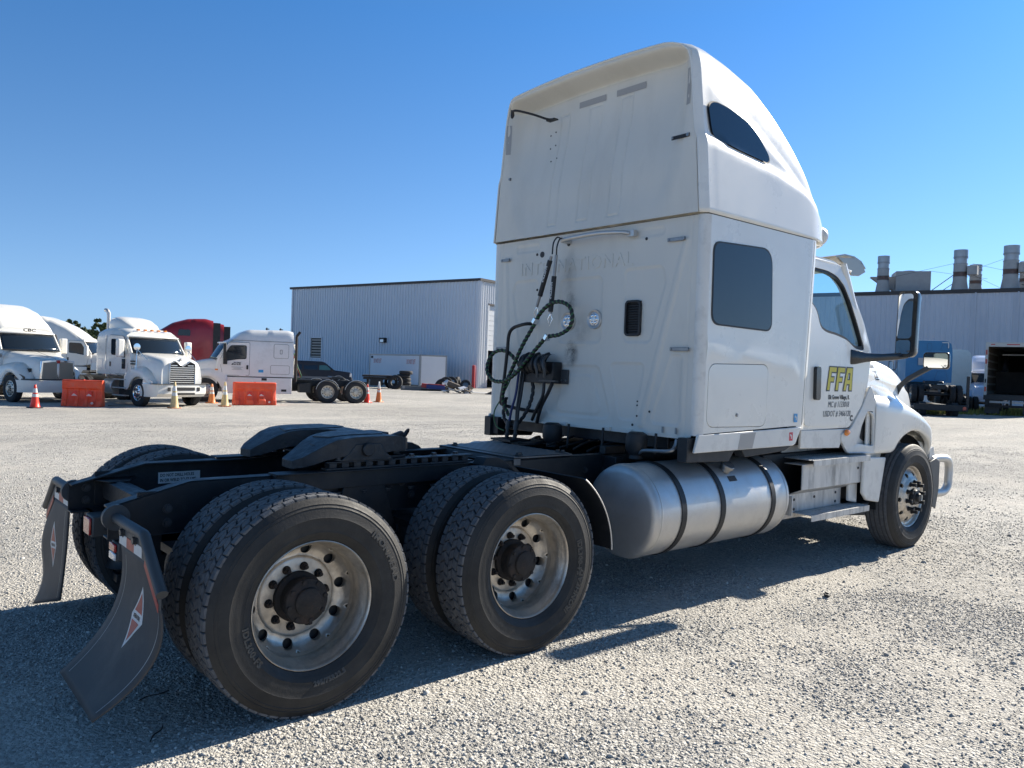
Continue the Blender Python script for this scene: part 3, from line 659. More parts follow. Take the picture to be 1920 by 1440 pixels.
# mud flap hangers and flaps
XH = -.66
for s in (-1, 1):
    hb = MB(); hb.cyl((XH, s*.43, .842), (XH, s*.46, .842), .062, n=20); hb.tube([(XH, s*.44, .842), (XH, s*.68, .842), (XH, s*.90, .842)]+[(XH, s*(.90+.035*math.sin(a)+ .0), .842-.035+.035*math.cos(a)) for a in (.5, 1.0)]+[(XH, s*1.05, .733), (XH, s*1.17, .645)], .0245, n=16)
    h = hb.build('mudflap_hanger', GREYPL, T, smooth=50)
    MB().prism([(s*.53, .825), (s*.905, .825), (s*.93, .80), (s*1.15, .63), (s*1.15, .575), (s*.93, .735), (s*.53, .735)], 'x', XH-.004, XH+.004).build('clamp_bar', GREYPL, h)
    for k, y in enumerate((.60, .80)):
        q = bpy.data.objects.new('bolt', bm_); C.objects.link(q); q.parent = h; q.location = (XH-.004, s*y, .80); q.rotation_euler = (0, 0, -PI/2)
    for k in range(3):
        y0 = .545+k*.118
        MB().box(XH-.0065, XH-.0045, s*y0, s*(y0+.117), .740, .787).build('reflective_strip', [WTAPE, REDTAPE, WTAPE][k], h)
    MB().prism([(s*.945, .745), (s*1.14, .60), (s*1.14, .565), (s*.935, .715)], 'x', XH-.0065, XH-.0045).build('reflective_strip', REDTAPE, h)
    # the flap itself, curled toward the rear at its foot
    def flap(u, v, s=s):
        y = .55+.60*u; zt_ = .735 if y < .93 else .735-(y-.93)*.75
        if s < 0:
            t = v; x = XH+.004+.02*math.sin(PI*t)-.225*t**2.3; z = zt_+(.150-zt_)*t-.012*u*t; yy = y-.10*t**2.0+.012*math.sin(3*t)
        else:
            t = v; x = XH+.004-.05*t**2*(u*1.3-.1)-.02*math.sin(2*PI*t)*u; z = zt_+((.14-.12*u)-zt_)*t; yy = y*(1-.0*t)+(.21*(1-u)-.0)*t**1.6+.06*u*t
        return (x, s*yy, z)
    fl = MB().grid(flap, 16, 26).build('mudflap', FLAP, T, smooth=180, solid=.008)
    def on_flap(u, v, t=0, f=flap, s=s):
        p = Vector(f(u, v)); e = .01; n_ = (Vector(f(u+e, v))-Vector(f(u-e, v))).cross(Vector(f(u, v+e))-Vector(f(u, v-e))).normalized()
        if n_.x > 0: n_ = -n_
        return p+n_*(.0046+t)
    # diamond emblem: silver outline, red halves, white band with lettering
    uc, vc = (.56 if s < 0 else .5), .43
    def em(du, dv): return (uc+du/.6, vc-dv/.6)
    def flat(name, poly, m, t):
        b_ = MB(); v_, f_ = cdt(dense(poly, .02), .03); b_.add([on_flap(*em(*p), t) for p in v_], f_); return b_.build(name, m, fl, smooth=180)
    flat('emblem', [(0, .135), (.074, 0), (0, -.135), (-.074, 0)], WTAPE, .0)
    flat('emblem', [(0, .106), (.049, .020), (-.049, .020)], REDTAPE, .001)
    flat('emblem', [(0, -.106), (-.049, -.020), (.049, -.020)], REDTAPE, .001)
    text('INTERNATIONAL', .022, lambda u, v, t, s=s: on_flap(*em(s*-(u), v-.008), .0012), 'emblem_text', INK, fl, .0004, .0008, .52, align='CENTER')
    for du in (-.24, .25):
        b_ = MB(); m_ = 30; b_.add([on_flap(.52+du/.6+q*.0035, .06+.9*k/m_, .0004) for k in range(m_+1) for q in (-1, 1)], [(2*k, 2*k+1, 2*k+3, 2*k+2) for k in range(m_)]); b_.build('edge_line', GTAPE, fl)
# quarter fenders ahead of the front drive wheels
for s in (-1, 1):
    b = MB(); prof = []
    for k in range(17):
        a = R_(52-50*k/16); prof.append((1.335+.625*math.cos(a)*1.06, .50+.60*math.sin(a)))
    rings = []
    for x, z in prof: rings.append([(x, s*.56, z), (x, s*1.20, z), (x-.006, s*1.224, z-.006), (x-.012, s*1.224, z-.010), (x-.008, s*1.20, z-.004), (x-.004, s*.56, z-.004)])
    b.loft(rings); b.build('quarter_fender', BPLAST, T, smooth=40)
    MB().tube([(x-.008, s*1.224, z-.006) for x, z in prof], .005, n=6).build('fender_trim', ALU, T)
    b = MB(); b.prism([(1.50, 1.00), (1.50, 1.06), (1.62, 1.06), (1.80, 1.0), (1.80, .93)], 'y', s*.56, s*1.19, ) if False else None
    b.prism([(1.47, .985), (1.50, 1.035), (1.60, 1.035), (1.66, 1.01), (1.79, .90), (1.74, .88)], 'y', s*.45, s*.56); b.cyl((1.72, s*.45, .80), (1.95, s*1.0, .80), .022, n=10)
    b.cyl((2.0, s*.42, .72), (2.0, s*1.05, .72), .030, n=12); b.build('fender_bracket', BPLAST, T, bevel=.004)
# fuel tanks
for s in (-1, 1):
    cy = s*.842; b = MB(); r = .328
    b.rev([(0, 2.465), (.15, 2.470), (.27, 2.482), (.305, 2.490), (.321, 2.505), (r-.001, 2.525), (r, 2.535), (r, 4.12), (r-.001, 4.135), (.321, 4.155), (.305, 4.17), (.2, 4.185), (0, 4.19)], 'x', (0, cy, .645), n=64)
    tk = b.build('fuel_tank', ALU, T, smooth=50)
    for x in (2.78, 3.24, 3.91):
        b = MB(); b.rev([(r+.0035, -.028), (r+.0085, -.026), (r+.0085, .026), (r+.0035, .028)], 'x', (x, cy, .645), n=64, close=True); b.build('tank_strap', GASKET, T, smooth=50)
    for x in (2.545, 4.11): MB().rev([(r+.001, -.006), (r+.004, 0), (r+.001, .006)], 'x', (x, cy, .645), n=64).build('weld_seam', ALU, tk)
    a = R_(52); y_, z_ = cy+s*math.cos(a)*r, .645+math.sin(a)*r
    b = MB(); b.cyl((3.42, y_, z_), (3.42, y_+s*.02, z_+.03), .042, n=20); b.cyl((3.42, y_+s*.02, z_+.03), (3.42, y_+s*.035, z_+.052), .055, .052, n=20); b.build('filler_cap', STEEL, tk, bevel=.003)
    a = R_(38); y_, z_ = cy+s*math.cos(a)*(r+.001), .645+math.sin(a)*(r+.001)
    MB().obox((3.44, y_, z_), (.10, .045, .001), (-(PI/2-a)*s if s > 0 else (PI/2-a), 0, 0)).build('tank_label', SEAM, tk)
    for x in (2.78, 3.91): MB().box(x-.04, x+.04, min(s*.43, s*.56), max(s*.43, s*.56), .36, .98).build('tank_bracket', BLACK, T, bevel=.004)
# dark gear behind steps and under the cab
MB().box(4.1, 5.6, -.95, -.44, .50, .98).build('battery_box', BPLAST, T, bevel=.01)
MB().box(4.1, 5.6, .44, .95, .50, .98).build('battery_box', BPLAST, T, bevel=.01)
MB().box(4.3, 7.0, -.40, .40, .55, 1.3).build('engine', BLACK, T, bevel=.02)
MB().box(3.0, 5.5, -1.04, 1.04, 1.06, 1.12).build('cab_underside', BPLAST, T)
MB().cyl((4.15, -.93, .46), (4.15, -.55, .46), .14, n=20).build('air_tank', BLACK, T, smooth=50)
MB().cyl((6.305, -.95, .5), (6.305, .95, .5), .05, n=12).box(5.9, 6.7, -.55, -.42, .55, .62).build('front_axle', BLACK, T)
# access steps
def tread_step(name, x0, x1, y0, y1, z):
    b = MB(); b.box(x0, x1, y0, y1, z-.004, z); b.box(x0, x1, y0-.004, y0, z-.05, z)
    for i in range(int((x1-x0)/.034)):
        for j in range(int((y1-y0)/.034)):
            cx, cy_ = x0+.02+i*.034, y0+.018+j*.034; b.cyl((cx, cy_, z), (cx, cy_, z+.004), .012, .009, n=6, cap=False)
    return b.build(name, STEPALU, T, smooth=0)
tread_step('step', 4.42, 5.42, -1.215, -.93, .945)
tread_step('step', 4.42, 5.44, -1.215, -1.03, .49)
MB().box(4.42, 5.10, -.925, -.915, .95, 1.035).build('kick_plate', STEPALU, T)
MB().box(4.34, 5.36, -1.165, -1.155, .70, .905).prism([(-1.155, .70), (-1.165, .70), (-1.055, .645), (-1.045, .652)], 'x', 4.34, 5.36).box(4.34, 5.36, -1.165, -1.0, .903, .909).build('step_riser', STEPALU, T, bevel=.002)
MB().box(4.20, 5.22, -1.055, -1.045, .50, .648).prism([(-1.055, .50), (-1.045, .50), (-1.02, .44), (-1.03, .44)], 'x', 4.24, 5.26).box(4.20, 4.21, -1.165, -1.05, .50, .66).build('step_riser', STEPALU, T, bevel=.002)
bq = MB().cyl((0, 0, 0), (0, -.004, 0), .012, n=10).build('rivet', SEAM, T); bq.location = (4.42, -1.056, .60)
for x, y, z in ((4.75, -1.056, .60), (5.12, -1.056, .61), (4.42, -1.056, .52), (5.12, -1.056, .53), (5.30, -1.166, .83)):
    q = bq.copy(); C.objects.link(q); q.location = (x, y, z)
# splash panel behind the steer tyre
b = MB(); b.prism([(5.36, .925), (5.80, .905), (5.69, .49), (5.44, .53), (5.36, .60)], 'y', -1.19, -1.16); b.prism([(5.24, .90), (5.40, .90), (5.40, .50), (5.24, .53)], 'y', -1.12, -1.09); b.build('splash_panel', WDIRTY, T, bevel=.012, seg=3)
MB().prism([(5.1, .48), (5.7, .48), (5.62, .36), (5.2, .40)], 'y', -1.1, -.7).build('air_dam', BPLAST, T, bevel=.01)
# ---------------- sleeper, roof fairing, cab, hood of the foreground truck ----------------
def sdf(px, pz, poly, r):
    # signed distance to a convex polygon with rounded corners (negative inside)
    n = len(poly); A = sum(poly[i][0]*poly[(i+1) % n][1]-poly[(i+1) % n][0]*poly[i][1] for i in range(n)); P = poly if A > 0 else poly[::-1]
    # inset by r
    Q = []
    for i in range(n):
        a, p, c = Vector(P[i-1]), Vector(P[i]), Vector(P[(i+1) % n]); d1 = (p-a).normalized(); d2 = (c-p).normalized()
        n1 = Vector((-d1.y, d1.x)); n2 = Vector((-d2.y, d2.x)); k = 1+n1.dot(n2); Q.append(p+(n1+n2)*(r/max(k, .2)))
    dmin = np.full(px.shape, 1e9); ins = np.ones(px.shape, bool)
    for i in range(n):
        a, c = Q[i], Q[(i+1) % n]; ex, ez = c.x-a.x, c.y-a.y; t = np.clip(((px-a.x)*ex+(pz-a.y)*ez)/(ex*ex+ez*ez), 0, 1)
        dmin = np.minimum(dmin, np.hypot(px-a.x-t*ex, pz-a.y-t*ez)); ins &= (ex*(pz-a.y)-ez*(px-a.x)) >= 0
    return np.where(ins, -dmin, dmin)-r
def step_(d, w_): return np.clip(.5-d/w_, 0, 1)
SB, ST = 1.172, 2.745
ys_ = np.linspace(-1.10, 1.10, 230); zs_ = np.linspace(SB, ST, 165); PX, PZ = np.meshgrid(ys_, zs_, indexing='ij')
D = np.zeros_like(PX)
def emb(poly, r, d, w_=.014, rim=0.):
    global D
    q = sdf(PX, PZ, poly, r); D += d*step_(q, w_)
    if rim: D -= rim*1.8*np.exp(-(q/.012)**2)
emb([(.29, 2.37), (-.20, 2.37), (-.20, 1.84), (.29, 1.84)], .05, .007, rim=.002)
emb([(-.42, 2.41), (-.80, 2.41), (-.83, 2.28), (-.70, 1.84), (-.44, 1.84)], .05, .007, rim=.002)
emb([(.56, 2.39), (.86, 2.39), (.90, 2.28), (.74, 1.62), (.53, 1.62)], .05, .007, rim=.002)
emb([(.30, 1.66), (-.19, 1.66), (-.34, 1.24), (.42, 1.24)], .06, .008, rim=.002)
emb([(.20, 1.58), (-.12, 1.58), (-.24, 1.27), (.30, 1.27)], .06, -.006)
emb([(-.30, 1.69), (-.66, 1.69), (-.58, 1.25), (-.42, 1.25)], .04, .007, rim=.002)
emb([(-.90, 1.76), (-1.0, 1.76), (-1.0, 1.24), (-.72, 1.24)], .04, .007, rim=.002)
emb([(-.46, 2.70), (-.80, 2.70), (-.80, 2.63), (-.46, 2.63)], .03, .006, rim=.0015)
emb([(.55, 2.70), (.86, 2.70), (.86, 2.63), (.55, 2.63)], .03, .006, rim=.0015)
emb([(.46, 1.66), (.72, 1.66), (.80, 1.24), (.50, 1.24)], .04, .006, rim=.0015)
# long diagonal ribs and the side posts
for (a, c) in (((-1.0, 2.58), (-.64, 1.22)), ((1.0, 2.58), (.90, 1.22))):
    q = sdf(PX, PZ, [(a[0]-.012, a[1]), (a[0]+.012, a[1]), (c[0]+.012, c[1]), (c[0]-.012, c[1])], .004); D -= .009*np.exp(-(np.maximum(q, 0)/.012)**2)
for y in (-1.045, 1.045): D += .006*np.exp(-((PX-y)/.006)**2)
D += .004*np.sin(PX*3)*0
b = MB(); nu, nv = PX.shape
b.add([(2.912+D[i, j], PX[i, j], PZ[i, j]) for i in range(nu) for j in range(nv)], [(i*nv+j, (i+1)*nv+j, (i+1)*nv+j+1, i*nv+j+1) for i in range(nu-1) for j in range(nv-1)])
back = b.build('sleeper_back_wall', WPANEL_ if False else WREAR, T, smooth=180, recalc=False)
text('INTERNATIONAL', .150, lambda u, v, t: (2.913-t*.9, .80-u, 2.435+v+(.80-u)*-.0), 'embossed_lettering', WREAR, back, .006, .002, 1.02, space=1.12)
# sleeper shell: corner posts, side walls with door openings, roof, floor
def side_wall(s):
    holes = []
    outer = [(2.965, 1.20), (4.29, 1.235), (4.375, 2.745), (2.965, 2.745)]
    lug = rpoly([(2.955+.01, 1.655), (2.985, 1.255), (3.02, 1.245), (3.72, 1.235), (3.775, 1.30), (3.75, 1.715), (3.06, 1.705)], [.06, .05, .03, .08, .1, .1, .08])
    lug = rpoly([(2.995, 1.70), (2.990, 1.245), (3.755, 1.235), (3.765, 1.715)], .085, 6)
    P = lambda u, v, t: (u, s*(1.168-t+.010*math.exp(-((v-1.80+(u-2.97)*.085)/.03)**2)*(1 if u < 4.2 else 0)), v)
    b = MB(); v_, f_ = slab(dense(outer, .1), .06, lambda u, v: P(u, v, 0), lambda u, v: P(u, v, .02), holes=[lug]); b.add(v_, f_)
    wl = b.build('sleeper_side_wall', WHITE, T, smooth=40)
    c = (sum(p[0] for p in lug)/len(lug), sum(p[1] for p in lug)/len(lug)); ins = [(c[0]+(p[0]-c[0])*.990, c[1]+(p[1]-c[1])*.984) for p in lug]
    dr = MB().holed(ins, [], lambda u, v, t: (u, s*(1.170-t), v), .02).build('luggage_door', WHITE, T, bevel=.003); MB().holed(lug, [], lambda u, v, t: (u, s*(1.150-t), v), .005).build('door_gap', SEAM, wl)
    MB().cyl((3.36, s*1.169, 1.33), (3.36, s*1.175, 1.33), .014, n=16).cyl((3.36, s*1.175, 1.33), (3.36, s*1.178, 1.33), .009, n=12).build('lock', STEEL, dr)
    # tinted window with gasket
    wo_ = [(2.995, 2.545), (3.735, 2.575), (3.765, 2.50), (3.775, 1.975), (3.03, 1.985), (2.99, 2.02)]
    wo_ = rpoly([(2.992, 2.565), (3.745, 2.598), (3.785, 1.965), (3.000, 1.975)], [.08, .14, .09, .09], 7)
    wi = [(3.385+(p[0]-3.385)*.972, 2.275+(p[1]-2.275)*.965) for p in wo_]
    wd_ = MB().holed(wi, [], lambda u, v, t: (u, s*(1.1745-t), v), .006).build('side_window', DGLASS, T, smooth=0)
    gk_ = MB(); v_, f_ = slab(dense(wo_, .2), .5, lambda u, v: (u, s*1.1735, v), lambda u, v: (u, s*1.1675, v), holes=[dense(wi, .2)]); gk_.add(v_, f_); gk_.build('gasket', GASKET, wd_)
    # rolled front edge of the sleeper
    b = MB(); b.loft([[(x0+dx, s*y_, z) for dx, y_ in ((0, 1.168), (.05, 1.170), (.10, 1.168), (.135, 1.155), (.15, 1.13), (.15, 1.09), (.0, 1.09))] for x0, z in ((4.16+.01, 1.205), (4.198, 1.7), (4.228, 2.2), (4.25, 2.6), (4.256, 2.745))]); 
    b.v = [(x+.035, y, z) for x, y, z in b.v]; b.build('sleeper_front_post', WHITE, T, smooth=50)
    MB().prism([(4.283, 1.24), (4.288, 1.24), (4.375, 2.74), (4.370, 2.74)], 'y', s*1.166, s*1.1695).build('panel_seam', SEAM, wl)
    # rounded rear corner
    b = MB(); arc = [(2.912+.0, 1.095), (2.905, 1.11), (2.905, 1.13), (2.912, 1.148), (2.93, 1.162), (2.965, 1.168), (2.965, 1.14), (2.94, 1.09)]
    b.loft([[(x, s*y_, z) for x, y_ in arc] for z in (1.185, 1.5, 2.0, 2.745)]); b.build('corner_post', WDIRTY, T, smooth=50)
    # lower skirt
    b = MB(); b.prism([(2.905, 1.193), (4.285, 1.222), (4.20, 1.085), (4.16, 1.074), (2.865, 1.068)], 'y', s*1.150, s*1.172); b.build('side_skirt', WDIRTY, T, bevel=.006)
    MB().prism([(3.42, 1.19), (3.62, 1.195), (3.58, 1.076), (3.39, 1.074)], 'y', s*1.171, s*1.1735).build('patch', GTAPE, T)
    MB().prism([(2.83, 1.17), (2.87, 1.17), (4.3, 1.10), (4.1, 1.03), (3.55, 1.005), (3.5, 1.06), (3.40, 1.06), (3.34, .985), (2.83, 1.0)], 'y', s*1.05, s*1.135).build('under_skirt', BPLAST, T, bevel=.004)
    return wl
for s in (-1, 1): side_wall(s)
MB().box(2.94, 4.35, -1.10, 1.10, 1.175, 1.20).build('sleeper_floor', BLACK, T)
MB().box(2.96, 4.40, -1.12, 1.12, 2.70, 2.735).build('sleeper_roof', WHITE, T)
MB().box(4.30, 4.33, -1.10, 1.10, 1.2, 2.7).build('sleeper_curtain', INTER, T)
MB().box(2.925, 4.33, -1.168, 1.168, 2.745, 2.752).build('roof_seam', SEAM, T)
# stickers near the sill
def sticker(x, z, c, nm, sz=.045):
    k = MB().box(x, x+sz*1.15, -1.1735, -1.1715, z, z+sz*1.5).build(nm, c, T)
    MB().box(x+sz*.25, x+sz*.55, -1.1745, -1.1736, z+sz*.8, z+sz*1.2).box(x+sz*.6, x+sz*.85, -1.1745, -1.1736, z+sz*.35, z+sz*1.0).build('sticker_print', WTAPE, k)
sticker(4.16, 1.262, mat('blue_print', (.03, .30, .62), .4), 'sticker'); sticker(4.10, 1.115, mat('red_print', (.60, .03, .06), .4), 'sticker')
# roof fairing: sections along x
FZ = 2.752
TOP = [(2.78, 4.005), (2.95, 4.02), (3.1, 4.03), (3.35, 4.02), (3.7, 3.955), (3.95, 3.83), (4.2, 3.65), (4.45, 3.43), (4.67, 3.21), (4.85, 3.0), (4.95, 2.84)]
WID = [(2.78, 1.128), (2.865, 1.130), (2.925, 1.168), (4.2, 1.168), (4.4, 1.165), (4.55, 1.135), (4.7, 1.06), (4.85, .92), (4.92, .78), (4.97, .58)]
EXP = [(2.78, 24.), (3.1, 20.), (3.4, 14.), (3.8, 10.), (4.2, 7.5), (4.5, 5.), (4.95, 3.)]
def sm_interp(x, tab): return (interp(x-.06, tab)+interp(x-.03, tab)+interp(x, tab)+interp(x+.03, tab)+interp(x+.06, tab))/5
def fair(x, th, off=0.):
    w_ = sm_interp(x, WID) if x > 2.95 else interp(x, WID); h = sm_interp(x, TOP)-FZ; n_ = interp(x, EXP)
    mir = -1 if (th < 0 or th > PI/2+1e-9) else 1; th = abs(th); th = PI-th if th > PI/2+1e-9 else th
    c, s_ = math.cos(th), math.sin(th); y = mir*abs(c)**(2/n_); zr = abs(s_)**(2/n_) if s_ > 1e-200 else 0.
    z = zr*(h-.045*(1-max(0., min(1., (x-3.6)/1.2)))*y*y*zr)
    yy = y*w_
    zl = 3.295-.10*(x-2.9)-.10*max(0, x-3.9)
    yy -= math.copysign(.022*sm(zl-.04, zl+.05, FZ+z)*sm(.3, .8, abs(y)), y)
    # second soft crease above the window
    zu = 3.73-.28*(x-2.9)-.12*(x-2.9)**2
    yy -= math.copysign(.020*sm(zu-.03, zu+.06, FZ+z)*sm(.4, .9, abs(y))*sm(2.95, 3.25, x), y)
    yy *= 1-interp(FZ+z, [(2.75, 0), (3.3, .040), (3.85, .095), (4.1, .12)])
    return (x-.075*sm(3.91, 3.975, FZ+z+.045*(yy/1.05)**2)*sm(1.02, .82, abs(yy))*(1-sm(2.9, 3.3, x)), yy*(1+off/1.1), FZ+z*(1+off/1.1))
def fair_y(x, z):
    lo, hi = .0005, PI/2
    for _ in range(36):
        m_ = (lo+hi)/2
        if fair(x, m_)[2] < z: lo = m_
        else: hi = m_
    return fair(x, lo)[1]
xsF = [2.865, 2.875, 2.925, 2.932, 2.97]+list(np.linspace(3.02, 4.82, 44))+[4.86, 4.90, 4.93, 4.96]
ths = []
for i in range(97):
    t = i/96; ths.append(PI*t)
# denser near the shoulders of the squarish section
def thmap(t):
    q = abs(2*t-1); u = math.copysign(1-(1-q)**1.0, t-.5); a = t*PI; return a
def thset():
    out = []
    for k in range(49):
        u = k/48; out.append(math.atan2(max(1e-12, math.sin(u*PI/2))**9, max(1e-12, math.cos(u*PI/2))**9))
    return out
q_ = thset(); ths = q_ + [PI-a for a in reversed(q_[:-1])]
def sec_th(n):   # evenly spaced up the flat flank, then round the squarish shoulder
    zc = .90; Z = [(zc*k/30, (1-(zc*k/30)**n)**(1/n)) for k in range(31)]; p0 = math.atan2(*Z[-1]); out = [math.atan2(z**(n/2), y**(n/2)) for z, y in Z]
    for k in range(1, 25):
        p = p0+(PI/2-p0)*k/24; c, s_ = math.cos(p), math.sin(p); q = (abs(c)**n+s_**n)**(-1/n); out.append(math.atan2((s_*q)**(n/2), max(0., c*q)**(n/2)))
    out[-1] = PI/2; return out+[-max(a, 1e-300) for a in reversed(out[:-1])]
ths = sec_th(20.)
b = MB(); n_ = len(ths); b.add([fair(float(x), t) for x in xsF for t in sec_th(interp(float(x), EXP))], [(i*n_+j, (i+1)*n_+j, (i+1)*n_+j+1, i*n_+j+1) for i in range(len(xsF)-1) for j in range(n_-1)])
ff = b.build('roof_fairing', WHITE, T, smooth=60, solid=.012)
# recessed rear face of the fairing with lip, side flanges and shallow ribs
yy_ = np.concatenate([-np.array(list(reversed([fair(2.9, t)[1] for t in q_]))) * 1.0])
tN = 170; sN = 330
us = np.sin(np.linspace(-PI/2, PI/2, sN)) * .0 + np.linspace(-1, 1, sN)
b = MB(); vs = []
ribs = [(.44, .34), (.10, -.03), (-.24, -.36)]
for i in range(sN):
    u = us[i]; u = math.copysign(1-(1-abs(u))**1.6, u)
    yb_ = u*1.118
    ztop = min(fair_top, 99) if False else None
    # height of the shell at this y
    lo, hi = 0., PI/2
    for _ in range(30):
        m_ = (lo+hi)/2
        if fair(2.866, m_)[1] > abs(yb_)*.88: lo = m_
        else: hi = m_
    zt_ = fair(2.866, lo)[2]-.004
    for j in range(tN):
        t = j/(tN-1); z = FZ+.004+(zt_-FZ-.004)*t; y = yb_*(1-interp(z, [(2.75, 0), (3.3, .040), (3.85, .095), (4.1, .12)])); a = abs(y)
        zl_ = 3.995-.045*(a/1.05)**2
        rec = .060*sm(.97-.10*sm(3.2, 2.8, z), .80-.10*sm(3.2, 2.8, z), a)*sm(2.70, 3.0, z)*(.35+.65*sm(2.75, 3.7, z)) + .075*sm(1.02, .88, a)*sm(3.1, 3.75, z)
        x = 2.872-.075*sm(zl_-.060, zl_-.008, z)*sm(1.02, .82, a)+rec*(1-sm(zl_-.075, zl_-.02, z)) + .006*math.exp(-((z-(zl_-.075))/.010)**2)*sm(1.0, .9, a)
        for (p, q) in ribs:
            d = max(-(min(p, 9)-.0) if False else max(y-(p+.0*z), q-y), z-3.78, 2.83-z); x += .009*math.exp(-(d/.006)**2)
        vs.append((min(x, 3.02), y, z))
b.add(vs, [(i*tN+j, (i+1)*tN+j, (i+1)*tN+j+1, i*tN+j+1) for i in range(sN-1) for j in range(tN-1)])
fb = b.build('fairing_back_panel', WREAR, T, smooth=180, recalc=False)
for s in (-1, 1):  # window in the fairing side
    poly = [(2.965, 3.52), (3.01, 3.565), (3.08, 3.58), (3.23, 3.570), (3.49, 3.520), (3.63, 3.430), (3.74, 3.320), (3.755, 3.275), (3.72, 3.245), (3.35, 3.265), (3.07, 3.292), (3.01, 3.31), (2.985, 3.36)]
    poly = rpoly(poly, .05, 3)
    if s < 0:
        for sc_, off, m_, nm in ((1.0, .012, GASKET, 'window_gasket'), (.962, .018, DGLASS, 'fairing_window')):
            cx, cz = 3.33, 3.41; V_, F_ = cdt(dense([(cx+(p[0]-cx)*sc_, cz+(p[1]-cz)*(sc_-.012*(sc_ < 1))) for p in poly], .025), .025)
            MB().add([(p[0], -(fair_y(p[0], p[1])+off), p[1]) for p in V_]+[(p[0], -(fair_y(p[0], p[1])-.004), p[1]) for p in V_], F_).build(nm, m_, ff, smooth=180)
# reflective strips, cab-back fittings
def bx(y, z): # depth of the fairing back near y,z
    best = min(vs, key=lambda v: (v[1]-y)**2+(v[2]-z)**2); return best[0]
for (y0, y1, z0, z1, dz) in ((.225, -.075, 3.80, 3.85, 0), (-.19, -.49, 3.80, 3.85, 0)):
    V_, F_ = cdt(dense([(y0, z0), (y1, z0), (y1, z1), (y0, z1)], .05), .05); MB().add([(bx(p[0], p[1])-.004, p[0], p[1]) for p in V_], F_).build('reflective_strip', GTAPE, fb)
for y0 in (-1.012, .965):
    V_, F_ = cdt(dense([(y0, 3.53), (y0+.045, 3.53), (y0+.045, 3.79), (y0, 3.79)], .05), .05); MB().add([(bx(p[0], p[1])-.003, p[0], p[1]) for p in V_], F_).build('reflective_strip', GTAPE, fb)
def tie(y0, y1, z, x=2.90, m_=STEEL):
    if z > 3: x = bx(y0, z)+.001
    k = MB().box(x-.006, x, y0, y1, z-.014, z+.014).build('side_extender_bracket', m_, T, bevel=.004)
    MB().cyl((x-.006, y0+.012, z), (x-.016, y0+.012, z), .012, n=12).cyl((x-.006, y1-.012, z), (x-.012, y1-.012, z), .008, n=10).build('bracket_bolt', STEEL, k)
for y0, y1, z, m_ in ((-1.02, -.86, 3.31, GASKET), (.94, 1.07, 3.305, GASKET), (-1.0, -.84, 2.585, STEEL), (.93, 1.05, 2.585, STEEL), (-1.07, -.90, 1.795, STEEL), (.93, 1.08, 1.79, STEEL)): tie(y0, y1, z, 2.897, m_)
for y, z in ((.50, 3.66), (.56, 3.64), (.48, 3.54), (.54, 3.52), (.44, 3.42), (.50, 3.40)): MB().cyl((bx(y, z)+.002, y, z), (bx(y, z)-.003, y, z), .007, n=8).build('screw_hole', SEAM, fb)
MB().tube(spline([(2.80, .86, 3.88), (2.80, .86, 3.82), (2.80, .84, 3.83), (2.78, .80, 3.86), (2.82, .62, 3.80), (2.87, .48, 3.74), (2.90, .44, 3.735)]), .010).box(2.88, 2.93, .40, .50, 3.727, 3.737).build('stay_rod', GASKET, T)
for y, z, r in ((-.63, 2.62, .012), (.52, 2.60, .026), (.585, 2.605, .012), (.57, 2.30, .010), (.20, 2.66, .018), (-.60, 1.29, .008), (-.60, 1.37, .007), (-.6, 1.40, .006), (-.72, 1.33, .009), (-.56, 1.22, .010)): MB().cyl((2.93, y, z), (2.9085, y, z), r, n=16).build('wall_hole', SEAM, back)
for y in (-.98, -.86): MB().box(2.895, 2.90, y-.008, y+.008, 1.185, 1.23).build('clip', STEEL, T)
for y in (.18, -.30, -.52): MB().box(2.885, 2.93, y-.05, y+.05, 1.155, 1.185).build('mount_tab', WREAR, T, bevel=.003)
MB().box(2.90, 2.93, -1.08, 1.08, 1.155, 1.175).build('sill_rail', WREAR, T)
# vent and lamps
vt = MB().holed(rrect(-.605, -.452, 1.892, 2.165, .035), [rrect(-.59, -.467, 1.91, 2.148, .025)], lambda u, v, t: (2.895+t, u, v), .03).build('vent', BPLAST, T, bevel=.002)
for k in range(12): MB().obox((2.912, -.5285, 1.925+k*.019), (.012, .12, .004), (0, .6, 0)).build('slat', BPLAST, vt)
MB().box(2.916, 2.921, -.60, -.455, 1.9, 2.16).build('vent_back', GASKET, vt)
for y, z in ((-.125, 2.03), (.175, 2.02)):
    lp = MB().rev([(.0, .0), (.05, .0), (.058, -.01), (.075, -.014), (.079, -.008), (.079, .006)], 'x', (2.912, y, z), n=36).build('work_lamp', ALU, T, smooth=40)
    MB().rev([(0, -.012), (.035, -.011), (.055, -.006)], 'x', (2.910, y, z), n=32).build('lens', CLEAR, lp, smooth=60)
    for k in range(6): a = 2*PI*k/6; MB().rev([(0, -.003), (.010, -.002), (.013, .0)], 'x', (2.899, y+.032*math.cos(a), z+.032*math.sin(a)), n=10).build('bulb', CHROME, lp)
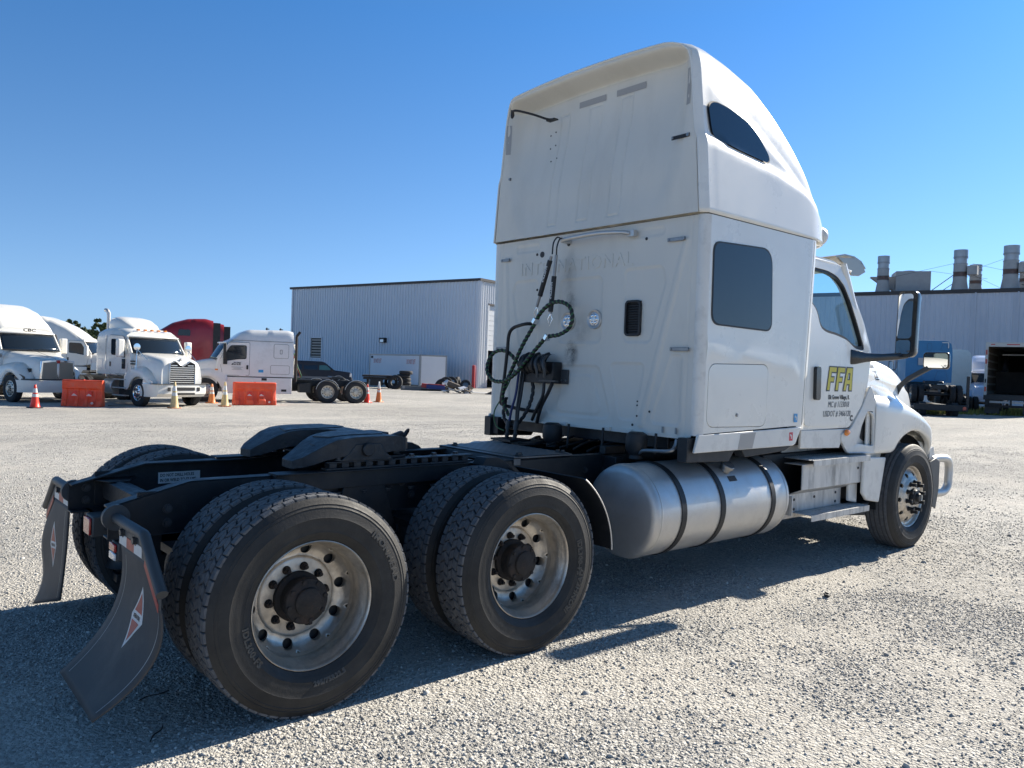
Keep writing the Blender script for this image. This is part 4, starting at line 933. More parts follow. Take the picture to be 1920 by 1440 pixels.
# hose bar across the top and lines hanging from it
MB().tube(spline([(2.82, .19, 2.675), (2.80, .1, 2.68), (2.80, -.2, 2.688), (2.82, -.42, 2.678), (2.865, -.50, 2.668)]), .017, n=12).box(2.86, 2.90, -.545, -.475, 2.645, 2.69).box(2.83, 2.91, .17, .21, 2.66, 2.69).build('hose_bar', ALU, T, smooth=40)
XB = 2.76
def strap(p0, p1, f0):
    st = MB().tube([p0, tuple(Vector(p0).lerp(Vector(p1), f0))], .019, n=12).build('hose_tender', GREYPL, T)
    mid = Vector(p0).lerp(Vector(p1), f0 if f0 > .5 else .0); 
    return st
def tender(pts):
    (p0, p1, sleeve0, sleeve1) = pts; a, c = Vector(p0), Vector(p1)
    sp_ = MB().cyl(a, c, .013, n=10).build('hose_tender', STEEL, T)
    s0, s1 = a.lerp(c, sleeve0), a.lerp(c, sleeve1); MB().cyl(s0, s1, .021, n=14).build('sleeve', BPLAST, sp_)
    d = (s1-s0).normalized(); n2 = Vector((-1, 0, 0)); sd_ = d.cross(n2)
    text('PHILLIPS', .034, lambda u, v, t: s0+d*(.05+u)-sd_*(v-.013)*-1+n2*(.0215+t), 'sleeve_lettering', WTAPE, sp_, .0006, .001, 1.1)
    return sp_
tender(((XB, .245, 2.545), (XB, .40, 2.135), .08, .78)); tender(((XB, .185, 2.55), (XB, .232, 2.075), .36, .97))
MB().tube(spline([(2.81, .19, 2.69), (2.79, .215, 2.70), (2.76, .225, 2.65), (XB, .235, 2.56)]), .006).tube(spline([(2.82, .17, 2.69), (2.77, .16, 2.68), (2.75, .17, 2.62), (XB, .185, 2.55)]), .006).build('hook', BLACK, T)
MB().tube([(XB, .40, 2.135), (XB-.01, .42, 2.09), (XB, .405, 2.05), (XB+.01, .39, 2.09), (XB, .40, 2.135)], .005).tube([(XB, .232, 2.075), (XB-.01, .25, 2.03), (XB, .235, 1.98), (XB+.01, .215, 2.03), (XB, .232, 2.075)], .005).build('snap_hook', CHROME, T)
def hose(name, pts, r, m_, pitch=.055, n=10, twist=.28, ns=40, ph=0.):
    P = spline(pts, ns); L = [0]
    for a, c in zip(P, P[1:]): L.append(L[-1]+(c-a).length)
    N = max(8, int(L[-1]/.007)); Q = []; j = 0
    for k in range(N+1):
        s_ = L[-1]*k/N
        while j < len(L)-2 and L[j+1] < s_: j += 1
        Q.append(P[j].lerp(P[j+1], min(1, max(0, (s_-L[j])/max(1e-6, L[j+1]-L[j])))))
    ds = L[-1]/N
    return MB().tube(Q, r, n=n, rf=(lambda i, t: r*(1+twist*max(-1, min(1, 1.25+3.2*math.sin(2*PI*i*ds/pitch-t+ph))))) if twist else None).build(name, m_, T, smooth=50)
loopA = [(2.79, .745, 1.20), (2.76, .80, 1.32), (2.74, .76, 1.45), (2.74, .66, 1.62), (2.74, .55, 1.80), (2.75, .42, 1.98), (XB-.02, .33, 2.08), (XB-.02, .22, 2.15), (XB-.02, .10, 2.165), (XB-.02, -.01, 2.12), (XB-.02, -.045, 2.03), (XB-.02, -.01, 1.95), (XB-.02, .10, 1.90), (XB-.02, .24, 1.88), (2.75, .36, 1.80), (2.73, .48, 1.68), (2.72, .60, 1.57), (2.72, .74, 1.505), (2.72, .88, 1.50), (2.73, .985, 1.56), (2.75, 1.02, 1.64), (2.77, .985, 1.73), (2.79, .90, 1.77), (2.81, .80, 1.75), (2.83, .72, 1.68), (2.84, .66, 1.62)]
hose('air_hose', loopA, .0152, BPLAST, twist=.16, pitch=.045); hose('green_hose', loopA, .0143, GREENH, twist=0)
hose('air_hose', [(2.80, .80, 1.36), (2.79, .82, 1.22), (2.78, .76, 1.14), (2.78, .68, 1.12), (2.79, .60, 1.16), (2.81, .52, 1.28), (2.84, .50, 1.42), (2.85, .53, 1.56)], .015, BPLAST, twist=.15)
hose('green_hose', [(2.80, .70, 1.60), (2.80, .86, 1.36), (2.79, .95, 1.22), (2.80, .93, 1.10), (2.82, .84, 1.06)], .006, GREENH, twist=0)
for y0, y1, m_, z1 in ((.64, .70, BLUEH, 1.10), (.60, .60, BPLAST, 1.10), (.57, .585, BPLAST, 1.1)): hose('air_hose', [(2.80, y0, 1.62), (2.78, y0+.01, 1.40), (2.76, (y0+y1)/2+.01, 1.25), (2.75, y1, z1)], .011, m_, twist=0)
for y, m_ in ((.705, STEEL), (.60, STEEL)):
    g_ = MB().cyl((2.75, y-.005, 1.16), (2.745, y, 1.09), .022, n=14).cyl((2.745, y, 1.09), (2.745, y, 1.055), .014, n=12).cyl((2.745, y, 1.055), (2.745, y+.01, 1.01), .022, .015, n=14).build('glad_hand', GREYPL, T, smooth=30)
MB().box(2.62, 2.85, .52, .78, .995, 1.012).build('hose_stow_plate', BLACK, T)
# bent grab rail, junction box with gaiter, clips
MB().tube(spline([(2.89, .555, 2.00), (2.80, .56, 2.00), (2.795, .66, 1.985), (2.79, .74, 1.96), (2.79, .785, 1.90), (2.79, .80, 1.75), (2.79, .83, 1.5), (2.79, .86, 1.34), (2.80, .84, 1.29), (2.84, .60, 1.26), (2.9, .5, 1.25)]), .015, n=12).build('grab_rail', GASKET, T, smooth=60)
b = MB(); b.box(2.80, 2.905, .22, .60, 1.50, 1.68); jb = b.build('junction_box', BPLAST, T, bevel=.006)
for k, y in enumerate((.30, .42, .54)):
    MB().rev([(.085, -.055), (.085, .055)], 'y', (2.83, y, 1.66), n=24, a0=PI/2-.2, a1=PI*1.5+.4, mi=0).tube([(2.83+.088*math.cos(a), y, 1.66+.088*math.sin(a)) for a in np.linspace(PI/2, PI*1.45, 14)], .012, n=8).build('gaiter', BPLAST, jb, smooth=50)
for y in (.335, .245):
    MB().tube([(2.735-.0, y, 1.55)]+[(2.80+.085*math.cos(a), y+.03*math.sin(a), 1.64+.085*math.sin(a)) for a in np.linspace(PI*1.1, PI*.55, 8)], .013, n=8).build('ribbed_conduit', GREYPL, jb, smooth=50)
MB().box(2.79, 2.83, .18, .38, 1.515, 1.528).box(2.895, 2.908, .14, .24, 1.50, 1.62).build('clamp_plate', GREYPL, jb)
for y in (.16, .21): MB().cyl((2.895, y, 1.53), (2.888, y, 1.53), .008, n=8).build('bracket_bolt', STEEL, jb)
MB().tube(spline([(2.80, .32, 1.51), (2.80, .33, 1.40), (2.81, .40, 1.30), (2.86, .52, 1.18)]), .014).build('conduit', BPLAST, T); MB().tube(spline([(2.80, .22, 1.51), (2.81, .28, 1.42), (2.83, .38, 1.30), (2.88, .48, 1.16)]), .016).build('conduit', BPLAST, T)
for a, c in (((XB-.02, .40, 2.035), (XB-.02, .375, 2.0)), ((XB-.02, .25, 1.90), (XB-.02, .225, 1.86))):
    MB().obox(((a[0]+c[0])/2, (a[1]+c[1])/2, (a[2]+c[2])/2), (.055, .035, .05), (.6, 0, 0)).build('hose_clamp', CHROME, T, bevel=.004)
# cab suspension below the back wall
for y in (.20, -.70):
    b = MB(); b.rev([(0, 1.18), (.05, 1.18), (.075, 1.165), (.082, 1.12), (.080, 1.06), (.065, 1.03), (.045, 1.01), (.05, .985), (0, .985)], 'z', (2.80, y, 0), n=24); b.build('cab_air_spring', BPLAST, T, smooth=50)
MB().tube(spline([(2.80, -.66, 1.02), (2.78, -.74, 1.03), (2.78, -.80, 1.055), (2.80, -1.0, 1.07), (2.84, -1.02, 1.10), (2.86, -1.02, 1.15)]), .014).build('bent_stay', STEEL, T)
for y, z0 in ((-.33, .99), (.05, .99), (-.85, 1.03)): MB().cyl((2.83, y, z0), (2.85, y+.01, 1.18), .010, n=8).build('cable_drop', GASKET, T)
MB().box(2.98, 3.10, -.85, .95, 1.06, 1.17).box(2.75, 2.98, -.44, -.38, .99, 1.05).build('cab_cross_beam', BLACK, T, bevel=.005)
MB().box(2.86, 2.93, .98, 1.16, 1.02, 1.17).build('corner_gusset', BPLAST, T)
for k in range(5): MB().tube(spline([(2.7, -.3+.15*k, 1.0), (2.9, -.25+.13*k, 1.03+.02*(k % 2)), (3.1, -.35+.16*k, 1.08), (3.3, -.3+.15*k, 1.03)]), .010, n=6).build('cable_drop', GASKET, T)
# grime patches on the back wall, following exhaust soot by the lamp
SOOT = bpy.data.materials.new('soot_smear'); SOOT.use_nodes = True; n_t = SOOT.node_tree; p_ = n_t.nodes['Principled BSDF']; p_.inputs['Base Color'].default_value = (.10, .09, .08, 1); p_.inputs['Roughness'].default_value = .8
tcn = n_t.nodes.new('ShaderNodeTexCoord'); nz = n_t.nodes.new('ShaderNodeTexNoise'); nz.inputs['Scale'].default_value = 9; nz.inputs['Detail'].default_value = 8; nz.inputs['Roughness'].default_value = .7
at_ = n_t.nodes.new('ShaderNodeAttribute'); at_.attribute_name = 'fade'; mm = n_t.nodes.new('ShaderNodeMath'); mm.operation = 'MULTIPLY'; mr = n_t.nodes.new('ShaderNodeMapRange'); mr.inputs[1].default_value = .38; mr.inputs[2].default_value = .66
n_t.links.new(tcn.outputs['Object'], nz.inputs[0]); n_t.links.new(nz.outputs[0], mr.inputs[0]); n_t.links.new(mr.outputs[0], mm.inputs[0]); n_t.links.new(at_.outputs['Fac'], mm.inputs[1]); n_t.links.new(mm.outputs[0], p_.inputs['Alpha'])
def smear(cy, cz, ry, rz, amt):
    b_ = MB(); b_.grid(lambda u, v: (2.9015, cy+(u-.5)*2*ry, cz+(v-.5)*2*rz), 16, 16); o_ = b_.build('soot_smear', SOOT, back, smooth=0, recalc=False)
    at = o_.data.attributes.new('fade', 'FLOAT', 'POINT')
    for i, v in enumerate(o_.data.vertices): d = math.hypot((v.co.y-cy)/ry, (v.co.z-cz)/rz); at.data[i].value = amt*max(0, 1-d)**.8
smear(.14, 2.17, .07, .10, .9); smear(.12, 1.75, .09, .12, 1.2); smear(.17, 2.40, .10, .28, .22); smear(.02, 1.95, .14, .16, .3)
# ------- cab side, door, glass -------
def tum(z): return 1.150-.085*sm(1.80, 2.70, z)*1.0
DO = [(4.36, 1.225), (5.14, 1.215), (5.345, 1.385), (5.455, 1.60), (5.465, 1.865), (5.355, 2.135), (5.215, 2.37), (5.12, 2.50), (5.03, 2.575), (4.93, 2.61), (4.38, 2.63)]
WIN = [(4.42, 2.558), (4.787, 2.541), (4.95, 2.515), (5.05, 2.455), (5.135, 2.33), (5.225, 2.15), (5.335, 1.93), (5.33, 1.895), (5.19, 1.905), (5.06, 1.965), (4.84, 2.002), (4.69, 2.019), (4.60, 2.07), (4.50, 2.36)]
WIN = [(4.42, 2.562), (4.787, 2.548), (4.96, 2.515), (5.07, 2.45), (5.165, 2.32), (5.245, 2.15), (5.36, 1.90), (5.34, 1.875), (5.19, 1.900), (5.05, 1.965), (4.84, 2.000), (4.69, 2.015), (4.60, 2.075), (4.55, 2.30), (4.53, 2.45)]
WIN = [(4.40, 2.56)]+WIN[1:12]+[(4.60, 2.07), (4.52, 2.2), (4.40, 2.35)]
WIN = rpoly([(4.40, 2.562), (4.80, 2.550), (4.96, 2.518), (5.08, 2.445), (5.165, 2.32), (5.25, 2.14), (5.37, 1.885), (5.19, 1.893), (5.04, 1.965), (4.84, 2.000), (4.69, 2.012), (4.59, 2.045), (4.545, 2.20), (4.40, 2.3)], .05, 3)
for s in (-1, 1):
    P0 = lambda u, v, s=s: (u, s*tum(v), v); P1 = lambda u, v, s=s: (u, s*(tum(v)-.045), v)
    b = MB(); v_, f_ = slab(dense(rpoly(DO, .05, 3), .12), .08, P0, P1, holes=[dense(WIN, .12)]); b.add(v_, f_); door = b.build('door', WHITE, T, smooth=35)
    cw = (4.88, 2.26); inn = [(cw[0]+(p[0]-cw[0])*.93, cw[1]+(p[1]-cw[1])*.915) for p in WIN]
    gk = MB(); v_, f_ = slab(dense(WIN, .15), .2, lambda u, v: (u, s*(tum(v)-.006), v), lambda u, v: (u, s*(tum(v)-.04), v), holes=[dense(inn, .15)]); gk.add(v_, f_); gk.build('window_gasket', GASKET, door)
    V_, F_ = cdt(dense(inn, .15), .15); MB().add([(p[0], s*(tum(p[1])-.022), p[1]) for p in V_], F_).build('door_glass', WGLASS, door, smooth=0)
    # door frame / pillar behind the seam
    FR = [(4.28, 1.19), (5.16, 1.195), (5.37, 1.375), (5.475, 1.60), (5.52, 1.875), (5.40, 2.15), (5.26, 2.385), (5.15, 2.53), (5.05, 2.61), (4.93, 2.65), (4.28, 2.665)]
    b = MB(); v_, f_ = slab(dense(rpoly(FR, .05, 3), .12), .1, lambda u, v: (u, s*(tum(v)-.012), v), lambda u, v: (u, s*(tum(v)-.07), v), holes=[dense([(cw[0]+(p[0]-cw[0])*.99, cw[1]+(p[1]-cw[1])*.99) for p in WIN], .12)]); b.add(v_, f_); b.build('door_frame', WHITE, T, smooth=35)
    # black A-pillar trim seen round the glass
    b = MB(); b.holed(rpoly([(4.475, 1.72), (4.55, 1.72), (4.56, 1.44), (4.485, 1.44)], .03, 5), [], lambda u, v, t: (u, s*(1.152+.028-t), v), .03); hd = b.build('door_handle', BLACKG, door, bevel=.010, seg=3)
    MB().prism([(4.33, 1.19), (5.15, 1.185), (5.05, 1.16), (4.98, 1.02), (4.33, 1.04)], 'y', s*1.12, s*1.145).build('rocker_panel', WDIRTY, T, bevel=.006)
# roof skin, windscreen, cowl
b = MB(); b.grid(lambda u, v: (4.28+.98*u, (2*v-1)*(1.075-.03*u), 2.675+.05*(1-(2*v-1)**2)-.035*sm(.55, 1.1, u)-.05*abs(2*v-1)**8), 24, 24); b.build('cab_roof', WHITE, T, smooth=60, solid=.02)
def ws(u, v):
    y = (2*u-1); x0, z0 = 5.46+.26*(1-y*y), 1.84; x1, z1 = 5.08+.20*(1-y*y), 2.635+.03*(1-y*y); t = v
    return (x0+(x1-x0)*t, y*(1.09-.06*t), z0+(z1-z0)*t)
MB().grid(ws, 24, 8).build('windscreen', WSGLASS, T, smooth=180)
for s in (-1, 1): MB().tube([(ws((s+1)/2, k/8)[0]+.01, s*(1.095-.06*k/8), ws((s+1)/2, k/8)[2]) for k in range(9)], .045, n=10).build('a_pillar', WHITE, T, smooth=60)
MB().tube([ws(k/12, 0) for k in range(13)], .03, n=8).build('cowl', BPLAST, T)
# visor with side gussets
vz = MB(); prof = [(5.02, 2.71), (5.18, 2.745), (5.36, 2.745), (5.50, 2.715), (5.585, 2.66), (5.575, 2.65), (5.48, 2.70), (5.35, 2.73), (5.18, 2.73), (5.02, 2.695)]
vz.loft([[(x+.10*(1-(y/1.0)**2)-.0, y, z) for x, z in prof] for y in np.linspace(-1.02, 1.02, 19)]); vis = vz.build('sun_visor', mat('smoked_visor', (.30, .27, .22), .35, .3, .2), T, smooth=50)
for s in (-1, 1): MB().prism([(5.05, 2.70), (5.36, 2.73), (5.50, 2.70), (5.585, 2.625), (5.46, 2.575), (5.32, 2.565), (5.20, 2.64)], 'y', s*1.005, s*1.02).build('visor_end', mat('smoked_visor', (.30, .27, .22), .35, .3, .2), vis, bevel=.004)
# interior
MB().box(5.05, 5.5, -1.0, 1.0, 1.4, 1.86).box(4.3, 5.6, -1.05, 1.05, 1.2, 1.26).build('dashboard', INTER, T, bevel=.03)
for y in (-.55, .55): st = MB().box(4.45, 4.95, y-.25, y+.25, 1.45, 1.62).box(4.38, 4.50, y-.24, y+.24, 1.62, 2.12).build('seat', INTER, T, bevel=.05)
b = MB(); b.rev([(.22+.016*math.cos(a), .016*math.sin(a)) for a in np.linspace(0, 2*PI, 9)[:-1]], 'x', (0, 0, 0), n=32, close=True); b.cyl((0, -.2, 0), (0, .2, 0), .014, n=8); b.cyl((0, 0, -.2), (0, 0, 0), .014, n=8); b.cyl((0, 0, 0), (.3, 0, -.0), .025, n=8)
sw = b.build('steering_wheel', GASKET, T, smooth=60); sw.location = (4.98, .55, 1.93); sw.rotation_euler = (0, R_(25), 0)
# ------- hood -------
HW = [(5.40, 1.148), (5.5, 1.142), (5.7, 1.118), (6.0, 1.065), (6.4, .99), (6.8, .91), (7.1, .84), (7.3, .77), (7.5, .60)]
HT = [(5.46, 1.905), (5.8, 1.89), (6.1, 1.87), (6.5, 1.84), (6.8, 1.81), (7.0, 1.765), (7.2, 1.67), (7.34, 1.52), (7.44, 1.30), (7.5, 1.05)]
def hood(u, v, off=0):
    x = 5.46+2.03*u; w_ = sm_interp(x, HW)+off; h = sm_interp(x, HT)+off; n = 9.0-3.5*u; a = PI*v
    mir = 1 if a < 0 else -1; a = abs(a); c, s_ = math.cos(a), math.sin(a); y = mir*abs(c)**(2/n); z = abs(s_)**(2/n) if s_ > 1e-200 else 0.
    zz = .80+(h-.80)*z; yy = y*w_*(1-.04*sm(1.3, 1.9, zz)); 
    # crisp shoulder line falling toward the nose
    zl = 1.735-.14*(x-5.46); yy -= math.copysign(.016*sm(zl-.02, zl+.02, zz), y)*(abs(y) > .5)
    return (x, yy, zz)
vv_ = [i/64 for i in range(65)]
def hmap(v): a = math.atan2(max(1e-9, math.sin(v*PI/2))**4., max(1e-9, math.cos(v*PI/2))**4.)/PI if v <= 1 else 0; return a
hv = [hmap(k/28) for k in range(29)]; hv = ths
b = MB(); NU = 70; n_ = len(hv); b.add([hood(i/NU, q/PI) for i in range(NU+1) for q in sec_th(9.0-3.5*i/NU)], [(i*n_+j, (i+1)*n_+j, (i+1)*n_+j+1, i*n_+j+1) for i in range(NU) for j in range(n_-1)])
hd_ = b.build('hood', WHITE, T, smooth=60, solid=.015)
def hood_y(x, z):
    u = (x-5.46)/2.03; lo, hi = 0., .5
    for _ in range(30):
        m_ = (lo+hi)/2
        if hood(u, m_)[2] < z: lo = m_
        else: hi = m_
    return hood(u, lo)[1]
# fenders
def fender(s):
    tabs = dict(zs=[(5.36, 1.50), (5.55, 1.475), (5.8, 1.455), (6.1, 1.425), (6.35, 1.375), (6.55, 1.32), (6.75, 1.24), (6.9, 1.13), (7.0, 1.0), (7.06, .90)],
                zl=[(5.36, .95), (5.93, .945), (6.0, 1.02), (6.12, 1.09), (6.3, 1.14), (6.45, 1.145), (6.62, 1.10), (6.75, 1.03), (6.86, .94), (6.97, .82), (7.06, .78)])
    xs2 = [5.555, 5.60, 5.68, 5.76, 5.85, 5.92, 5.96, 6.0, 6.06, 6.12, 6.2, 6.3, 6.4, 6.5, 6.6, 6.7, 6.78, 6.86, 6.92, 6.97, 7.02, 7.05]
    rings = []
    for x in xs2:
        zs1 = sm_interp(x, tabs['zs']); zl = interp(x, tabs['zl']); hy = abs(hood_y(min(x, 7.35), min(1.60, zs1+.12)))-.02; nose = sm(6.75, 7.1, x)*.16; e = (x-5.555)
        yo = 1.205-nose-.02*sm(5.75, 5.55, x)
        r = [(x, s*hy, zs1+.16), (x, s*(hy+.03), zs1+.10), (x, s*(hy*.6+yo*.4-.0), zs1+.045), (x, s*(yo-.10), zs1+.012), (x, s*(yo-.045), zs1-.015), (x, s*(yo-.012), zs1-.06)]
        zb = min(zs1-.085, zl+.05); 
        for k in (0, .25, .5, .75): r.append((x, s*yo, (zs1-.085)*(1-k)+zb*k))
        r += [(x, s*(yo-.003), zl+.02), (x, s*(yo-.014), zl), (x, s*(yo-.07), zl+.004)]
        rings.append(r)
    b = MB(); n = len(rings[0]); b.add([v for r in rings for v in r], [(i*n+j, (i+1)*n+j, (i+1)*n+j+1, i*n+j+1) for i in range(len(rings)-1) for j in range(n-1)])
    return b.build('fender', WHITE, T, smooth=60, solid=.012, sub=1)
for s in (-1, 1):
    fender(s)
    # cowl side panel with recessed air outlet, ahead of the door
    out_ = rpoly([(5.16, 1.185), (5.35, 1.375), (5.465, 1.58), (5.56, 1.45), (5.60, 1.30), (5.60, .945), (5.12, .965), (4.99, 1.08), (4.99, 1.15)], .04, 3); hole = rpoly([(5.535, 1.30), (5.44, 1.345), (5.33, 1.16), (5.27, 1.05), (5.55, 1.02)], .03, 3)
    b = MB(); b.holed(out_, [hole], lambda u, v, t: (u, s*(1.155+.028*sm(5.3, 5.6, u)-t), v), .025); cp = b.build('cowl_side_panel', WDIRTY, T, bevel=.006)
    MB().holed(grow(hole, .035), [], lambda u, v, t: (u, s*(1.118-t), v), .008).build('outlet_back', WDIRTY, cp); MB().holed(rpoly([(5.40, 1.09), (5.47, 1.30), (5.53, 1.28), (5.54, 1.10), (5.48, 1.06)], .02), [], lambda u, v, t: (u, s*(1.124-t), v), .005).build('outlet_duct', GASKET, cp)
    pts = [tuple(p) for p in rpoly([(5.14, 1.205), (5.345, 1.375), (5.462, 1.60), (5.475, 1.86)], .05, 3)][4:-4]
    MB().rev([(0, -.022), (.022, -.018), (.034, -.008), (.036, 0)], 'y', (0, 0, 0), n=24).build('side_marker', AMBER, T, smooth=60).location = (5.07, s*1.162 if s < 0 else 1.162, 1.155)
    for q in [o for o in T.children if o.name.startswith('side_marker')][-1:]: q.scale = (1.25, 1 if s < 0 else -1, .85)
    # wheel house liner
    b = MB(); b.rev([(.58, 0), (.58, .55)], 'y', (6.33, -1.13 if s < 0 else .58, .52), n=24, a0=-.25, a1=PI+.2); b.build('wheelhouse_liner', BLACK, T)
MB().prism([(6.72, 1.02), (7.0, .98), (7.04, .80), (6.86, .80)], 'y', -1.10, -.95).build('headlamp_housing', WDIRTY, T, bevel=.01)
# bumper with guard tubes
b = MB(); b.loft([[(x, y, z) for x, z in ((7.0+q, .36), (7.16+q, .30), (7.22+q, .5), (7.22+q, .80), (7.12+q, .84), (6.96+q, .80))] for y, q in ((-1.16, -.10), (-1.08, .02), (-.8, .2), (0, .3), (.8, .2), (1.08, .02), (1.16, -.10))])
b.build('bumper', GREYPL, T, smooth=30, bevel=.01)
for s in (-1, 1):
    MB().tube(spline([(7.18, s*1.05, .80), (7.34, s*1.07, .81), (7.50, s*1.085, .79), (7.565, s*1.085, .72), (7.57, s*1.085, .60), (7.55, s*1.085, .50), (7.46, s*1.08, .44), (7.32, s*1.07, .435), (7.18, s*1.05, .44)], 6), .042, n=16).build('bumper_guard', ALU, T, smooth=60)
    q = MB(); q.box(6.95, 7.02, s*.7, s*1.1, .80, .98); q.build('headlamp', CLEAR, T, bevel=.02)
MB().prism([(6.93, .93), (7.02, .95), (7.05, .86), (6.93, .84)], 'y', -1.13, -1.08).build('fender_bracket', ALU, T)
# hood badge and number
text('LT', .088, lambda u, v, t: (5.75+u, -(abs(hood_y(5.75+u, 1.648+v))+.0125+t), 1.648+v), 'badge', INK, hd_, .002, .004, 1.4)
MB().add([(5.75, -(abs(hood_y(5.75, 1.63))+.012), 1.626), (5.88, -(abs(hood_y(5.88, 1.63))+.012), 1.626), (5.88, -(abs(hood_y(5.88, 1.638))+.012), 1.636), (5.75, -(abs(hood_y(5.75, 1.638))+.012), 1.636)], [(0, 1, 2, 3)]).build('badge_underline', CHROME, hd_)
text('3261', .125, lambda u, v, t: (5.70+u, -(abs(hood_y(5.70+u, 1.742+v))+.0115), 1.742+v), 'fleet_number', mat('grey_vinyl', (.20, .22, .24), .4), hd_, .001, .003, 1.05)
# door lettering
dy = lambda z: -(tum(z)+.0022)
V3 = lambda x0, z0, sh=0.: (lambda u, v, t: (x0+u, dy(z0+v)-t, z0+v))
# big FFA mark: outlined slanted letters
def letter(poly, holes, x0, z0, sc_, m_, off, grow=0.):
    b_ = MB(); f_ = lambda u, v, t: (x0+(u+.18*v)*sc_, dy(z0+v*sc_)-off-t, z0+v*sc_); b_.holed(poly, holes, f_, .0006); return b_.build('door_emblem', m_, T_door)
T_door = [o for o in T.children if o.name.startswith('door') and o.name.split('.')[0] == 'door'][0]
F_ = [(0, 0), (.20, 0), (.20, .38), (.48, .38), (.48, .56), (.20, .56), (.20, .80), (.62, .80), (.62, 1), (0, 1)]
A_ = [(0, 0), (.20, 0), (.22, .28), (.50, .28), (.52, 0), (.74, 0), (.60, 1), (.10, 1)]; Ah = [(.235, .46), (.25, .78), (.44, .78), (.47, .46)]
for k, (pl, hl, x0) in enumerate(((F_, [], 4.705), (F_, [], 4.850), (A_, [Ah], 4.990))):
    letter(grow(pl, .055), [grow(h, -.05) for h in hl], x0, 1.525, .195, INK, .0006*k); letter(pl, hl, x0, 1.525, .195, YEL, .0010+.0006*k)
text('Elk Grove Village, IL', .052, V3(4.735, 1.447), 'door_lettering', INK, T_door, .0006, .0012, .88)
text('MC # 1133018', .072, V3(4.735, 1.378), 'door_lettering', mat('grey_lettering', (.10, .11, .12), .4), T_door, .0006, 0, .84, shear=.2)
text('USDOT # 3466120', .072, V3(4.655, 1.298), 'door_lettering', mat('grey_lettering', (.10, .11, .12), .4), T_door, .0006, 0, .84, shear=.2)
text('C', .07, V3(5.135, 1.255), 'door_lettering', INK, T_door, .0006, .004, 1.)
MB().holed(rpoly([(5.02, 1.33), (5.04, 1.35)][:0] or [(4.3, 1.2), (4.31, 1.2), (4.31, 1.21)], .001), [], lambda u, v, t: (u, dy(v)+.02, v), .001) if False else None
# mirrors
def mirror(s):
    m_ = node('mirror', T)
    h = MB(); o = rrect(-.092, .092, 0, .60, .045, 6)
    def P(u, v, x): return (x+.03*(v/.6), s*(1.372+u*.96), 1.84+v)
    rings = [[P(u*.97, v, 5.655) for u, v in o], [P(u, v, 5.665) for u, v in o], [P(u, v, 5.71) for u, v in o], [P(u*.9, .3+(v-.3)*.94, 5.75) for u, v in o], [P(u*.5, .3+(v-.3)*.8, 5.765) for u, v in o]]
    h.loft(rings); h.build('mirror_housing', BLACKG, m_, smooth=50)
    MB().holed(rrect(-.080, .052, .17, .575, .03), [], lambda u, v, t: P(u, v, 5.651+t), .004).build('mirror_pane', MIRROR, m_); MB().holed(rrect(-.080, .052, .03, .155, .03), [], lambda u, v, t: P(u, v, 5.651+t-.008*math.cos(u*8)), .004).build('convex_pane', MIRROR, m_)
    b = MB(); b.loft([[(x, s*(y+dy_), z+dz) for dy_, dz in ((0, -hz), (.012, -hz*.6), (.012, hz*.6), (0, hz), (-.02, hz*.6), (-.02, -hz*.6))] for x, y, z, hz in ((5.10, 1.145, 1.82, .07), (5.16, 1.17, 1.82, .065), (5.28, 1.20, 1.822, .045), (5.45, 1.26, 1.83, .036), (5.62, 1.33, 1.845, .034), (5.72, 1.38, 1.86, .03))])
    b.v = [(x, y, z-.0) for x, y, z in b.v]; b.build('mirror_arm', BLACKG, m_, smooth=40, bevel=.006)
mirror(-1); mirror(1)
def fmirror(s):
    m_ = node('hood_mirror', T); o = rrect(-.125, .125, -.085, .085, .035, 6)
    P = lambda u, v, x: (x, s*(1.225+u), 1.842+v)
    h = MB(); h.loft([[P(u*.98, v*.98, 6.735) for u, v in o], [P(u, v, 6.74) for u, v in o], [P(u, v, 6.765) for u, v in o], [P(u*.8, v*.8, 6.82) for u, v in o], [P(u*.4, v*.4, 6.84) for u, v in o]]); h.build('mirror_housing', BLACKG, m_, smooth=50)
    MB().holed(rrect(-.113, .113, -.073, .073, .03), [], lambda u, v, t: P(u, v, 6.731-.02*(u*u+v*v)*-20*0+t), .003).build('mirror_pane', MIRROR, m_)
    b = MB(); b.loft([[(x, s*(y+a), z+c) for a, c in ((wd*.8, 0), (0, .036), (-wd*.8, 0), (0, -.036))] for x, y, z, wd in ((6.50, .84, 1.36, .10), (6.52, .90, 1.46, .07), (6.55, .95, 1.56, .05), (6.60, 1.01, 1.64, .04), (6.68, 1.09, 1.71, .035), (6.75, 1.16, 1.77, .033), (6.78, 1.20, 1.80, .03))]); b.build('mirror_pole', GREYPL, m_, smooth=60, bevel=.006)
    pass
fmirror(-1); fmirror(1)
# marker lamp pod at the fairing's front shoulder
MB().rev([(0, -.05), (.05, -.045), (.075, -.02), (.085, .02), (.08, .06)], 'x', (0, 0, 0), n=24).build('marker_pod', WDIRTY, T, smooth=60).location = (4.62, -1.04, 2.83)
MB().cyl((5.0, 0, 2.66), (5.05, 0, 2.70), .02).build('antenna_base', BLACK, T)
